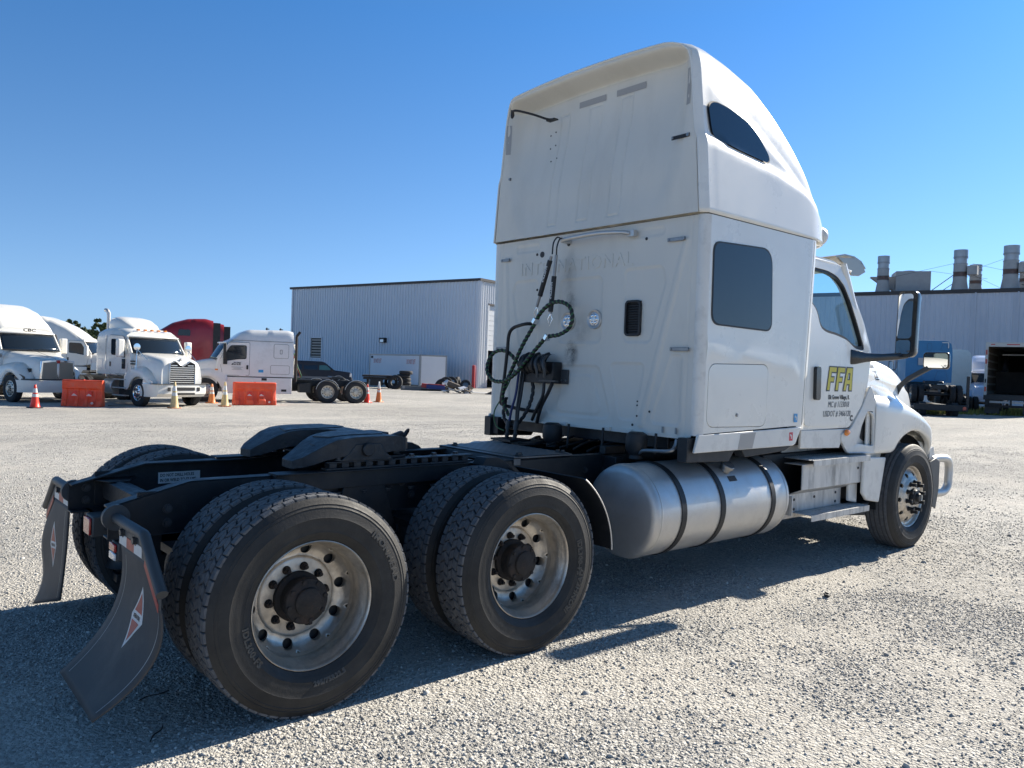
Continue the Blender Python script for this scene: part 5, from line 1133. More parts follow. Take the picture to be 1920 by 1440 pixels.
# ---------------- generic tractors standing across the lot (origin: ground under the rearmost axle, +x forward) ----------------
_bw = {}
def bg_wheel(parent, x, y, dual=False, rim=None, face=1, width=.27):
    rim = rim or WALU; wn = node('wheel', parent, (x, y, TR-.015)); s = 1 if y > 0 else -1
    key = ('t', dual)
    if key not in _bw:
        b = MB(); h = width/2
        for c in ((0,) if not dual else (0, -.335)):
            b.rev([(.30, -h+.02), (.33, -h+.005), (.41, -h), (.47, -h+.01), (.505, -h+.035), (.512, -h+.06)]+[(.512-(.008 if k % 2 else 0), -h+.06+(2*h-.12)*k/8) for k in range(9)]+[(.512, h-.06), (.505, h-.035), (.47, h-.01), (.41, h), (.33, h-.005), (.30, h-.02)], 'y', (0, c, 0), n=40)
        _bw[key] = b.build('tyre', RUBB2, wn, smooth=40).data; t = [c for c in wn.children][0]
    else: t = bpy.data.objects.new('tyre', _bw[key]); C.objects.link(t); t.parent = wn
    key = ('r', dual, rim.name)
    if key not in _bw:
        b = MB(); h = width/2-.02
        if dual: b.rev([(.30, h), (.285, h), (.27, h-.05), (.262, h-.13), (.20, h-.145), (.17, h-.135), (.09, h-.135), (.09, h-.06), (.0, h-.055)], 'y', n=36)
        else: b.rev([(.30, h), (.288, h), (.265, h-.02), (.20, h), (.17, h+.015), (.09, h+.015), (.085, h+.08), (0, h+.09)], 'y', n=36)
        r_ = b.build('rim', rim, wn, smooth=40); _bw[key] = r_.data
        b = MB()
        for k in range(10):
            a = 2*PI*k/10; q = (h-.142) if dual else (h+.0)
            b.cyl((.222*math.cos(a), q-.02, .222*math.sin(a)), (.222*math.cos(a), q+.006, .222*math.sin(a)), .025, n=10)
            q2 = h-.13 if dual else h+.018; b.cyl((.14*math.cos(a), q2, .14*math.sin(a)), (.14*math.cos(a), q2+.03, .14*math.sin(a)), .015, n=6)
        hl = b.build('rim_holes', GASKET, r_, smooth=0); _bw[key+('h',)] = hl.data; hl['kind'] = 'stuff'
    else:
        r_ = bpy.data.objects.new('rim', _bw[key]); C.objects.link(r_); r_.parent = wn; hl = bpy.data.objects.new('rim_holes', _bw[key+('h',)]); C.objects.link(hl); hl.parent = r_; hl['kind'] = 'stuff'
    wn.rotation_euler = (0, .3*x, 0 if s > 0 else PI); return wn

def roundsec(x, w, z0, z1, n=6., m=28, yb=None):
    # closed section: flat floor, straight sides, squarish crown
    out = []
    half = []
    for k in range(m//2+1):
        p = PI/2*k/(m//2); c, s_ = math.cos(p), math.sin(p); q = (abs(c)**n+s_**n)**(-1/n); half.append((c*q*w, z0+(z1-z0)*s_*q))
    half[-1] = (0, half[-1][1])
    return [(x, a, b_) for a, b_ in half]+[(x, -a, b_) for a, b_ in reversed(half[:-1])]
def on_side(w, off=.006):
    return lambda s: (lambda u, v, t: (u, s*(w+off-t), v))

def tractor(name, label, paint, L=6.3, group=None, roof='high', sleeper=(1.9, 4.2), cab_end=5.2, nose=7.3, top=3.95, mid_top=2.75, roofprof=None, hoodh=(1.95, 1.55), grille='chrome', rimm=None, rims=None,
            side_win=None, skirts=True, sun=None, wd=1.18, mirrors='white', duct=False, deck=True, hoodw=(1.10, .80), bumperm=None, wsz=(1.80, 2.50), hoodfront=None, lamp=None, faired=True, ext=None, tandem=True):
    t = thing(name, label, 'truck', group=group)
    rimm = rimm or WALU
    for x in ([0, 1.32] if tandem else []):
        for s in (-1, 1): bg_wheel(t, x, s*1.08, True, rims or rimm)
    for s in (-1, 1): bg_wheel(t, L, s*1.04, False, rimm)
    for s in (-1, 1):
        b = MB(); b.prism([(-.8, .74), (-.8, .9), (-.5, 1.0), (L+.6, 1.0), (L+.6, .74)], 'y', s*.36, s*.43); b.build('frame_rail', BLACK, t)
    for x in (-.6, .66, 1.9): MB().box(x-.05, x+.05, -.36, .36, .78, .97).build('crossmember', BLACK, t)
    if deck:
        f = MB().prism([(.3, 1.05), (.45, 1.18), (.95, 1.2), (1.0, 1.12), (.9, 1.08)], 'y', -.45, .45).build('fifth_wheel', PLATE5, t, bevel=.02)
    for x in ((0, 1.32) if tandem else ()): MB().cyl((x, -.8, .5), (x, .8, .5), .09).build('axle', BLACK, t)
    x0, x1 = sleeper
    zb = 1.12
    # body shell by stations: sleeper then cab, narrowing a little to the screen
    st = [(x0, wd-.03), (x0+.03, wd), (cab_end-.75, wd), (cab_end-.1, wd-.03)]
    rp = roofprof or {'high': [(x0, top), (x0+.7, top+.03), (x0+1.4, top-.12), (x0+2.1, top-.45), (x0+2.7, top-.85), (cab_end-.25, mid_top), (cab_end, mid_top-.12)], 'mid': [(x0, top), (x0+1.9, top), (x0+2.4, top-.12), (x0+2.75, top-.38), (cab_end, mid_top-.1)]}[roof]
    wsx0, wsx1 = cab_end+.30, cab_end-.12   # foot and head of the windscreen
    xs3 = np.linspace(x0, wsx1, 30); rings = [roundsec(x, (wd-.02 if x < x0+.02 else wd-.05*sm(cab_end-.9, cab_end, x)), zb, sm_interp(float(x), rp), 9. if x < x0+1 else 7.) for x in xs3]
    b = MB(); b.loft(rings); body = b.build('cab_body', paint, t, smooth=50)
    # lower cab in front of the sleeper, up to the screen foot
    b = MB(); b.prism([(wsx1-.1, zb), (wsx0+.05, zb+.1), (wsx0, wsz[0]), (wsx1-.05, wsz[1]+.02), (wsx1-.1, wsz[1]+.02)], 'y', -(wd-.05), wd-.05); b.build('cab_front', paint, body, bevel=.03)
    # windscreen, curved
    def W(u, v, o=0): y = 2*u-1; bow = .22*(1-y*y); return (wsx0+bow+(wsx1-wsx0)*v+o, y*(wd-.10-.06*v), wsz[0]+(wsz[1]-wsz[0])*v+.02)
    MB().grid(lambda u, v: W(u, v, .012), 16, 5).build('windscreen', DGLASS, t, smooth=180, solid=.01)
    b = MB(); b.grid(lambda u, v: (W(u, 1)[0]*(1-v)+(wsx1-.5)*v+.012*(1-v), (2*u-1)*(wd-.14), (wsz[1]+.02)*(1-v)+(sm_interp(wsx1-.3, rp)-.03)*v+.03*math.sin(PI*v)), 12, 5); b.build('roof_front', paint, t, smooth=180, solid=.015)
    for s in (-1, 1): MB().tube([W((s+1)/2, k/6) for k in range(7)], .045, n=8).build('a_pillar', paint, t, smooth=60)
    if sun != False: MB().tube([tuple(Vector(W(k/10, .98))+Vector((.06, 0, .04))) for k in range(11)], .03, n=6).build('visor', sun or paint, t)
    # doors
    for s in (-1, 1):
        fs = on_side(wd-.045)(s); dx0, dx1 = cab_end-1.0, cab_end+.05
        pl = rpoly([(dx0, zb+.04), (dx1+.02, zb+.04), (dx1+.15, 1.75), (dx1-.1, 2.42), (dx1-.2, wsz[1]+.05), (dx0, wsz[1]+.08)], .06, 2)
        d = MB().holed(pl, [], lambda u, v, q: (u, s*(wd+.012-.055*sm(cab_end-.5, cab_end+.2, u)-q), v), .02).build('door', paint, t, bevel=.006)
        MB().holed(grow(pl, .012), [], lambda u, v, q: (u, s*(wd+.004-.055*sm(cab_end-.5, cab_end+.2, u)-q), v), .02).build('door_seam', SEAM, d)
        wp = rpoly([(dx0+.12, 1.86), (dx0+.50, 1.84), (dx1-.03, 1.74), (dx1-.12, 2.2), (dx1-.28, 2.44), (dx0+.12, 2.46)], .07, 2)
        MB().holed(wp, [], lambda u, v, q: (u, s*(wd+.018-.055*sm(cab_end-.5, cab_end+.2, u)-q), v), .01).build('door_window', DGLASS, d)
        MB().box(dx0+.04, dx0+.12, s*(wd+.012), s*(wd+.03), 1.42, 1.60).build('handle', GASKET, d, bevel=.01)
        for (a0_, a1_, z0_, z1_, mm_) in (side_win or []):
            MB().holed(rpoly([(a0_, z0_), (a1_, z0_), (a1_-.06, z1_), (a0_+.02, z1_)], .06, 3), [], lambda u, v, q: (u, s*(wd+.008-q), v), .012).build('side_window' if mm_ is DGLASS else 'side_hatch', mm_, t)
        if skirts:
            MB().box(x0+.05, cab_end+.1, s*1.13, s*1.17, .38, 1.08).build('side_skirt', paint, t, bevel=.02)
            MB().box(x0+.05, cab_end+.1, s*1.135, s*1.16, 1.08, 1.12).build('skirt_gap', SEAM, t)
        else:
            MB().box(cab_end-.75, cab_end+.15, s*.95, s*1.18, .93, .97).box(cab_end-.75, cab_end+.15, s*1.0, s*1.2, .62, .66).box(cab_end-.75, cab_end+.15, s*1.05, s*1.2, .34, .38).build('step', STEPALU, t)
            MB().cyl((x0+.3, s*.85, .66), (cab_end-.95, s*.85, .66), .30, n=24).build('fuel_tank', ALU, t, bevel=.03, smooth=50)
            MB().box(cab_end-.7, cab_end+.1, s*.6, s*.95, .35, .98).build('battery_box', BLACK, t)
        if ext: MB().box(x0-.35, x0+.02, s*(wd-.03), s*wd, zb+.05, top-.15).build('side_extender', ext, t)
    # hood and fenders
    hx0, hx1 = wsx0-.02, nose; h0, h1 = hoodh; hw0, hw1 = hoodw
    NU2 = 16; rings = []
    for i in range(NU2+1):
        u = i/NU2; x = hx0+(hx1-hx0)*u; q = hoodfront[1] if hoodfront else .10
        zt = h0+(h1-h0)*u**1.5-(.14 if not hoodfront else hoodfront[0])*max(0, (u-.86)/.14)**2; rings.append(roundsec(x, hw0+(hw1-hw0)*u**.9-.03*max(0, (u-.9)/.1), .78, zt, 7.-1.5*u, 24))
    b = MB(); b.loft(rings); b.build('hood', paint, t, smooth=50)
    for s in (-1, 1):
        rings = []
        for i in range(19):
            x = L-.86+1.62*i/18; dx = (x-L)/.64; zl = .46+math.sqrt(max(0, 1-dx*dx))*.64 if abs(dx) < 1 else .50
            if x < L-.64: zl = .60
            if x > L+.64: zl = .45
            u = min(1, max(0, (x-hx0)/(hx1-hx0))); hy = hw0+(hw1-hw0)*u**.9-.05; zs1 = 1.36-.55*max(0, (x-L-.02)/.74)**2.0-.10*max(0, (L-.2-x)/.66); zs1 = max(zs1, zl+.06)
            yo = 1.17-.22*sm(L+.35, L+.80, x); rings.append([(x, s*hy, min(zs1+.12, h1-.1)), (x, s*(hy*.4+yo*.6), zs1+.03), (x, s*(yo-.05), zs1-.02), (x, s*yo, zs1*.7+zl*.3), (x, s*yo, zl*.85+zs1*.15), (x, s*(yo-.015), zl), (x, s*(yo-.12), zl+.01)])
        b = MB(); n = 7; b.add([v for r in rings for v in r], [(i*n+j, (i+1)*n+j, (i+1)*n+j+1, i*n+j+1) for i in range(18) for j in range(n-1)]); b.build('fender', paint, t, smooth=60, solid=.02)
        MB().box(L-.60, L+.60, s*.45, s*.80, .55, 1.25).build('wheelhouse', BLACK, t)
        lm = lamp or 0
        q = MB(); ln = [(.0, .0), (.34, -.02), (.36, .10), (.20, .20), (.02, .16)]
        q.holed(rpoly([(L+.34+a, .86+c-.02) for a, c in ln], .04, 2), [], lambda u, v, w_: (u, s*(1.178-.22*sm(L+.35, L+.80, u)-w_), v), .02).build('headlamp', (CLEAR if lamp is None else lamp), t, bevel=.01)
    # grille and bumper
    gx = hx1; gw = hw1-.22
    return t, dict(gx=gx, gw=gw, h1=h1, W=W, body=body)
def mirrors_bg(t, cab_end, wd, m_, zc=2.0, h=.62):
    for s in (-1, 1):
        k = MB().box(cab_end+.10, cab_end+.28, s*(wd+.08), s*(wd+.34), zc-h/2, zc+h/2).build('mirror', m_, t, bevel=.05, seg=3)
        MB().box(cab_end+.098, cab_end+.104, s*(wd+.11), s*(wd+.31), zc-h/2+.04, zc+h/2-.04).build('mirror_pane', MIRROR, k)
        MB().tube([(cab_end+.05, s*(wd-.05), zc-.22), (cab_end+.15, s*(wd+.16), zc-.2)], .025).build('mirror_arm', GASKET, k)
def place(t, x, y, h): t.location = (x, y, gz(x, y)); t.rotation_euler = (0, 0, R_(h))
LILAC = mat('aged_white_paint', (.68, .68, .68), .32, 0, .4, .03, 1.2, (.4, .37, .33), 3., .3)

# 1: far left, white aerodynamic sleeper with chrome grille
t, g = tractor('parked_truck', 'white highway tractor with chrome framed grille and letters above its windscreen, far left', WHITE, L=6.35, top=3.75, cab_end=5.2, nose=7.35, hoodh=(1.88, 1.56), hoodw=(1.05, .62), wsz=(1.88, 2.52), mid_top=2.8,
               roofprof=[(1.9, 3.66), (2.6, 3.74), (3.3, 3.70), (4.1, 3.46), (4.7, 3.08), (5.1, 2.75)], lamp=DGLASS)
gf = MB().prism([(-.66, .78), (.66, .78), (.60, 1.55), (0, 1.62), (-.60, 1.55)], 'x', 7.33, 7.41).build('grille_frame', CHROME, t, bevel=.02)
for s in (-1, 1):
    gr = MB().prism([(s*.05, .84), (s*.58, .84), (s*.53, 1.48), (s*.05, 1.52)], 'x', 7.40, 7.425).build('grille', mat('grille_mesh', (.30, .27, .22), .5, .6), t)
MB().box(7.425, 7.44, -.06, .06, 1.46, 1.58).build('emblem', REDL, t, bevel=.02)
b = MB(); b.loft([[(x, y, z) for x, z in ((7.0+q, .42), (7.3+q, .38), (7.38+q, .6), (7.36+q, .82), (7.0+q, .84))] for y, q in ((-1.15, -.42), (-.95, -.1), (-.5, .06), (.5, .06), (.95, -.1), (1.15, -.42))]); b.build('bumper', WHITE, t, smooth=40); MB().tube([(7.1, -1.13, .86), (7.36, -.9, .86), (7.44, -.4, .86), (7.44, .4, .86), (7.36, .9, .86), (7.1, 1.13, .86)], .025).build('bumper_seam', SEAM, t)
text('CBC', .16, lambda u, v, q: (g['W'](.5+u*.4, 1)[0]+.03+q, u, g['W'](.5, 1)[2]+.09+v), 'roof_lettering', GASKET, t, .004, .006, 1.5, align='CENTER')
MB().tube([(g['W'](.47, 0)[0]+.02, -.15, 1.96), (7.3, -.02, 1.62)], .006).build('hood_seam', SEAM, t)
for k in range(3): MB().box(5.40, 5.62, -1.14+.02*k*0, -1.09, 1.72-.05*k, 1.75-.05*k).build('hood_vent', GASKET, t)
mirrors_bg(t, 4.95, 1.18, WHITE, 2.12); place(t, 2.30, 35.70, -72.5); TA = t
# 2: its neighbour, side on
t, g = tractor('parked_truck', 'white high roof sleeper tractor side on between the two leftmost trucks', WHITE, L=6.3, top=3.95, cab_end=5.1, nose=7.2, hoodh=(1.9, 1.5), side_win=[(2.35, 3.15, 2.72, 2.95, DGLASS)],
               roofprof=[(1.9, 3.98), (2.6, 3.93), (3.3, 3.72), (4.0, 3.40), (4.5, 3.08), (4.9, 2.75)])
mirrors_bg(t, 5.05, 1.18, WHITE); pq = CP+(fwd*47+rr*47*(186-960)/1479.06); hq = Vector((math.cos(R_(-32)), math.sin(R_(-32)))); place(t, pq.x-hq.x*5.5, pq.y-hq.y*5.5, -32); t['label'] = 'white high roof sleeper tractor side on between the two leftmost trucks'
# 3: flat roofed tractor with big louvred grille
t, g = tractor('parked_truck', 'white tractor with louvred grille, round hood mirrors and curved exhaust stack', WHITE, L=5.62, top=2.90, cab_end=4.75, sleeper=(2.80, 3.8), nose=6.55, hoodh=(1.98, 1.72), hoodw=(1.06, .84), wsz=(1.92, 2.52), mid_top=2.8, skirts=False,
               roofprof=[(2.80, 2.80), (2.95, 2.84), (3.4, 2.90), (4.2, 2.88), (4.6, 2.76)], rimm=CHROME, hoodfront=(.10, .1), side_win=None)
# grille: chrome surround dipping at the centre, eight bars
sur = [(-.50, .86), (.50, .86), (.50, 1.60), (.30, 1.68), (.12, 1.56), (0, 1.50), (-.12, 1.56), (-.30, 1.68), (-.50, 1.60)]
gs = MB().holed(grow(sur, .028), [sur], lambda u, v, q: (6.62-q, u, v), .10).build('grille_frame', CHROME, t, bevel=.01); MB().holed(sur, [], lambda u, v, q: (6.56-q, u, v), .03).build('grille_back', GASKET, gs)
for k in range(9):
    z = .90+.078*k; hw = .485; gp = 0. if z < 1.52 else .16
    if gp: MB().box(6.57, 6.60, -.46, -gp-.05, z, z+.032).build('grille_bar', CHROME, gs); MB().box(6.57, 6.60, gp+.05, .46, z, z+.032).build('grille_bar', CHROME, gs)
    else: MB().box(6.57, 6.60, -hw, hw, z, z+.032).build('grille_bar', CHROME, gs)
text('MACK', .07, lambda u, v, q: (6.602+q, .18+u, 1.055+v), 'grille_lettering', CHROME, gs, .006, .003, 1.2)
MB().prism([(6.36, 1.74), (6.44, 1.80), (6.49, 1.80), (6.47, 1.76), (6.54, 1.72)], 'y', -.02, .02).build('hood_ornament', STEEL, t, bevel=.005)
for z0, z1, m_ in ((.40, .82, WHITE),):
    b = MB(); b.loft([[(x, y, z) for x, z in ((6.2+q, .40), (6.55+q, .38), (6.68+q, .5), (6.68+q, .84), (6.2+q, .84))] for y, q in ((-1.17, -.40), (-.98, -.05), (-.6, .04), (.6, .04), (.98, -.05), (1.17, -.40))]); bp_ = b.build('bumper', WHITE, t, smooth=40)
for y0, y1, z0, z1 in ((-.45, .45, .62, .74), (-.45, .45, .46, .54), (-.66, -.54, .60, .74), (.54, .66, .60, .74)): MB().box(6.72, 6.735, y0, y1, z0, z1).build('bumper_slot', GASKET, bp_, bevel=.01)
MB().box(6.3, 6.74, -1.1, 1.1, .845, .865).build('bumper_seam', SEAM, t)
for y in (-.55, -.27, 0, .27, .55): MB().box(4.50, 4.62, y-.05, y+.05, 2.80, 2.86).build('marker_lamp', AMBER, t, bevel=.015)
b = MB(); b.loft([roundsec(x, w_, 2.84, z1, 4.) for x, w_, z1 in ((2.9, .75, 3.34), (3.1, .78, 3.36), (3.5, .76, 3.30), (3.9, .68, 3.12), (4.2, .55, 2.92))]); b.build('roof_deflector', WHITE, t, smooth=50)
MB().tube(spline([(2.62, -.62, 1.0), (2.62, -.62, 3.3), (2.60, -.62, 3.45), (2.50, -.62, 3.58), (2.38, -.62, 3.60)]), .07, n=14).build('exhaust_stack', ALU, t, smooth=60)
for k, s in enumerate((-1, 1)):
    m_ = MB().rev([(0, -.07), (.08, -.06), (.125, -.02), (.13, 0), (0, .01)], 'x', (5.35, s*1.05, 2.18), n=20).build('hood_mirror', CHROME, t, smooth=60)
    MB().tube([(5.36, s*1.05, 2.1), (5.42, s*1.12, 1.3)], .012).tube([(5.36, s*1.05, 2.1), (5.95, s*1.0, 1.72)], .012).build('mirror_stay', CHROME, m_)
for k in range(2): MB().box(5.05, 5.35, -1.135, -1.09, 1.62-.10*k, 1.67-.10*k).build('hood_vent', GASKET, t, bevel=.02)
MB().box(4.62, 4.76, -1.205, -1.15, 1.35, 1.72).build('quarter_window', DGLASS, t)
MB().box(2.92, 3.30, -1.195, -1.17, 1.30, 1.70).build('sleeper_hatch', LILAC, t, bevel=.02); MB().box(3.50, 3.53, -1.20, -1.17, 1.3, 2.6).build('grab_handle', CHROME, t)
mirrors_bg(t, 4.62, 1.18, WHITE, 2.12, .66); place(t, 6.25, 32.0, -74.3)
# 4, 5: red sleepers beyond
RED = mat('dark_red_paint', (.26, .012, .018), .3, 0, .5, .05, 2)
for k, (x, y, h, lb) in enumerate(((16.35, 40.5, 166, 'dark red sleeper with black side extender, left of the two red trucks'), (18.55, 44.8, 166, 'dark red sleeper tractor mostly hidden, right one of the two red trucks'))):
    t, g = tractor('parked_truck', lb, RED, L=6.3, top=3.95, side_win=[(3.1, 3.75, 3.02, 3.36, DGLASS)] , ext=BPLAST, group=None, roofprof=[(1.9, 3.93), (2.3, 4.03), (3.2, 3.98), (4.0, 3.72), (4.6, 3.3), (4.95, 2.9)])
    mirrors_bg(t, 5.05, 1.18, GASKET); place(t, x, y, h)
# 6: white mid roof tractor, its left side to the camera
t, g = tractor('parked_truck', 'white mid roof tractor standing side on, black letters on its door', LILAC, L=6.5, roof='mid', top=3.16, cab_end=5.75, sleeper=(2.87, 4.7), nose=7.6, hoodh=(1.85, 1.45), wsz=(1.82, 2.50), mid_top=2.65,
               roofprof=[(2.87, 3.14), (3.05, 3.20), (4.75, 3.16), (5.05, 3.02), (5.4, 2.74), (5.7, 2.60)])
for (a0_, a1_, z0_, z1_, m_, nm) in ((3.10, 3.72, 1.95, 2.55, LILAC, 'window_blank'), (3.05, 3.85, 1.25, 1.62, LILAC, 'luggage_door')):
    MB().holed(rrect(a0_-.012, a1_+.012, z0_-.012, z1_+.012, .07), [], lambda u, v, q: (u, 1.186-q, v), .01).build('door_gap', SEAM, t); MB().holed(rrect(a0_, a1_, z0_, z1_, .06), [], lambda u, v, q: (u, 1.190-q, v), .01).build(nm, m_, t)
MB().holed(rrect(3.37, 3.47, 2.13, 2.32, .02), [rrect(3.385, 3.455, 2.145, 2.305, .015)], lambda u, v, q: (u, 1.196-q, v), .006).build('vent_frame', GASKET, t)
MB().box(4.15, 4.36, 1.181, 1.187, 1.30, 1.42).build('sticker', mat('blue_print', (.03, .30, .62), .4), t); MB().box(2.90, 5.65, 1.178, 1.184, 2.655, 2.67).build('roof_seam', SEAM, t)
dr = [o for o in t.children if o.name.startswith('door') and 'seam' not in o.name]
TL = lambda x0, z0: (lambda u, v, q: (x0-u, 1.196+q, z0+v))
MB().prism([(5.50, 1.60), (5.41, 1.60), (5.415, 1.69)], 'y', 1.190, 1.197).build('door_emblem', INK, t); text('DZE', .17, TL(5.40, 1.60), 'door_lettering', INK, t, .002, .003, .95)
MB().box(5.0, 5.48, 1.190, 1.1965, 1.50, 1.515).box(5.08, 5.40, 1.190, 1.1965, 1.45, 1.463).box(5.04, 5.46, 1.190, 1.1965, 1.40, 1.413).build('door_print', mat('grey_vinyl', (.20, .22, .24), .4), t)
MB().box(6.02, 6.14, 1.08, 1.15, 1.35, 1.41).build('side_marker', AMBER, t)
for x, z0, z1 in ((4.0, .95, 1.06), (3.15, .48, .58)): MB().box(x, x+.22, 1.165, 1.175, z0, z1).build('skirt_handle', GASKET, t)
MB().tube(spline([(2.75, .5, 1.1), (2.75, .55, 1.6), (2.68, .6, 2.2), (2.75, .6, 2.6)]), .03).build('air_hose', WHITE, t)
MB().cyl((2.72, .95, .9), (2.72, .95, 2.95), .06).tube([(2.72, .95, 2.95), (2.57, .95, 3.15)], .06).build('exhaust_stack', IRON, t)
for k in range(4): MB().tube(spline([(2.76, .7-.1*k, 2.2), (2.60, .75-.1*k, 1.6), (2.42, .7-.08*k, 1.15), (2.65, .6, 1.05)]), .022).build('air_hose', [GREENH, GASKET, REDL, GASKET][k], t)
for x, z in ((3.9, 3.22), (3.3, 3.22)): MB().cyl((x, .2, z-.05), (x, .2, z+.08), .03).box(x-.1, x+.05, .15, .25, z, z+.04).build('roof_light', GASKET, t)
for s in (-1, 1):
    MB().box(5.72, 5.84, s*1.22, s*1.42, 1.85, 2.50).build('mirror', GASKET, t, bevel=.03); MB().box(5.66, 5.82, s*1.16, s*1.24, 1.62, 1.86).build('mirror_mount', GASKET, t)
    MB().box(2.05, 2.55, s*.6, s*1.0, .45, .85).box(1.95, 2.7, s*.5, s*.95, 1.0, 1.04).build('battery_box', BLACK, t)
    for x in (0, 1.32): MB().tube([(x+.54*math.cos(a), s*1.2, .5+.56*math.sin(a)) for a in np.linspace(.2, 2.9, 14)], .012, n=6).build('fender_trim', ALU, t)
place(t, 16.76, 28.86, 165.9)
# ---------------- cones, barriers ----------------
ORANGE = mat('orange_plastic', (.82, .085, .025), .45, var=.10, vs=5, dirt=(.34, .17, .12), dscale=5, damt=.55)
ORANGE2 = mat('faded_orange_plastic', (.62, .20, .05), .5, var=.1, vs=8)
TAN = mat('sun_bleached_cone', (.62, .46, .22), .6, var=.1, vs=10, dirt=(.25, .18, .1), dscale=9, damt=.4)
REDO = mat('red_orange_plastic', (.80, .045, .02), .4, var=.06)
def cone(name, label, px, m, base, cap=None, h=.90, bands=True):
    t = thing(name, label, 'cone', (px[0], px[1], gz(*px)), rnd.uniform(0, 1), None)
    MB().prism(rrect(-.19, .19, -.19, .19, .03, 3), 'z', 0.002, .035).build('base', base, t, bevel=.006)
    R0 = lambda z: .150-.118*(z-.03)/(h-.03)
    MB().rev([(.165, .034), (.150, .05)]+[(R0(z), z) for z in (.2, .35, h*.48)], 'z', n=28).build('body', m, t, smooth=50)
    z1, z2, z3, z4 = h*.48, h*.60, h*.66, h*.84
    if bands:
        MB().rev([(R0(z1)+.001, z1), (R0(z2)+.001, z2)], 'z', n=28).build('reflective_band', WTAPE, t); MB().rev([(R0(z2), z2), (R0(z3), z3)], 'z', n=28).build('body', m, t); MB().rev([(R0(z3)+.001, z3), (R0(z4)+.001, z4)], 'z', n=28).build('reflective_band', WTAPE, t)
    else: MB().rev([(R0(z1), z1), (R0(z4), z4)], 'z', n=28).build('body', m, t)
    MB().rev([(R0(z4), z4), (R0(h-.01), h-.01), (R0(h)*.7, h), (0, h)], 'z', n=28).build('tip', cap or m, t, smooth=50); return t
cone('traffic_cone', 'bright red-orange cone with two white bands on a black base, far left', (3.32, 25.69), REDO, GASKET, h=.78)
cone('traffic_cone', 'sun bleached tan cone on orange base in front of the louvred grille truck', (7.57, 25.0), TAN, ORANGE2, h=.96)
cone('traffic_cone', 'orange cone half hidden behind the right front tyre of the louvred grille truck', (10.05, 28.2), ORANGE2, ORANGE2, h=.80)
cone('traffic_cone', 'sun bleached tan cone on orange base just left of the right orange barrier', (9.77, 26.01), TAN, ORANGE2, h=.96)
cone('traffic_cone', 'glossy red cone with two white bands beside the rear wheel of the side-on truck', (17.37, 28.27), REDO, REDO, h=.88)
cone('traffic_cone', 'dull orange cone with a white tip, rightmost of the cones', (18.26, 28.7), ORANGE2, ORANGE2, cap=WTAPE, h=1.0)
def barrier(label, p, q, m):
    a, c = Vector(p), Vector(q); mid = (a+c)/2; L = (c-a).length; rz = math.atan2(c.y-a.y, c.x-a.x); h = .93
    t = thing('water_barrier', label, 'barrier', (mid.x, mid.y, gz(mid.x, mid.y)), rz)
    prof = [(-.24, .0), (-.24, .20), (-.20, .24), (-.14, .50), (-.13, .60), (-.16, .64), (-.16, .90), (-.12, .93), (.12, .93), (.16, .90), (.16, .64), (.13, .60), (.14, .50), (.20, .24), (.24, .20), (.24, 0)]
    n = len(prof); rings = []
    def ring(x, sc_, zc=0): return [(x, y*sc_, z*h/.93) for y, z in prof]
    # scalloped flanks: recessed bays between ribs
    xs4 = []
    e = L/2
    xs4 = [(-e, .86), (-e+.03, 1), (-e+.16, 1), (-e+.20, .60), (-e+.42, .60), (-e+.46, 1), (-.12, 1), (-.09, .62), (.09, .62), (.12, 1), (e-.46, 1), (e-.42, .60), (e-.20, .60), (e-.16, 1), (e-.03, 1), (e, .86)]
    for x, sc_ in xs4: rings.append([(x, y*(sc_ if .02 < z < .62 else 1 if abs(x) < e-.01 else .9), z*h/.93) for y, z in prof])
    b = MB(); b.loft(rings); body = b.build('body', m, t, bevel=.015)
    for x in (-.24, .24):
        for s in (-1, 1):
            MB().holed([(x-.13, .36), (x+.11, .36), (x+.08, .44), (x+.08, .54), (x-.03, .54)], [], lambda u, v, q_: (u, s*(.205-.12*v+.02-q_), v), .03).build('forklift_slot', REDO, t, bevel=.006)
            MB().holed([(x-.10, .375), (x+.10, .375), (x+.07, .40), (x-.02, .46)], [], lambda u, v, q_: (u, s*(.207-.12*v+.022-q_), v), .03).build('slot_lip', mat('pale_slot', (.75, .50, .44), .5), t)
    for s in (-1, 1): MB().cyl((e-.30, s*.225, .13), (e-.30, s*.245, .13), .045).build('drain_plug', mat('pale_slot', (.75, .50, .44), .5), t)
    MB().box(-e+.05, -e+.20, -.08, .08, .915, .925).box(-.03, .03, -.05, .05, .92, .945).build('top_recess', REDO, t); return t
barrier('orange water filled barrier left of the louvred grille truck', (4.36, 26.8), (5.50, 26.15), ORANGE)
barrier('orange water filled barrier in front of the side-on white truck', (10.49, 27.02), (12.16, 26.80), ORANGE)
bb = thing('wood_scrap', 'thin grey board lying on the gravel behind the left orange barrier', 'board', (5.9, 26.0, gz(5.9, 26)), -1.2); MB().obox((0, 0, .04), (.9, .05, .03), (0, -.03, 0)).build('board', mat('old_wood', (.20, .17, .13), .8), bb)

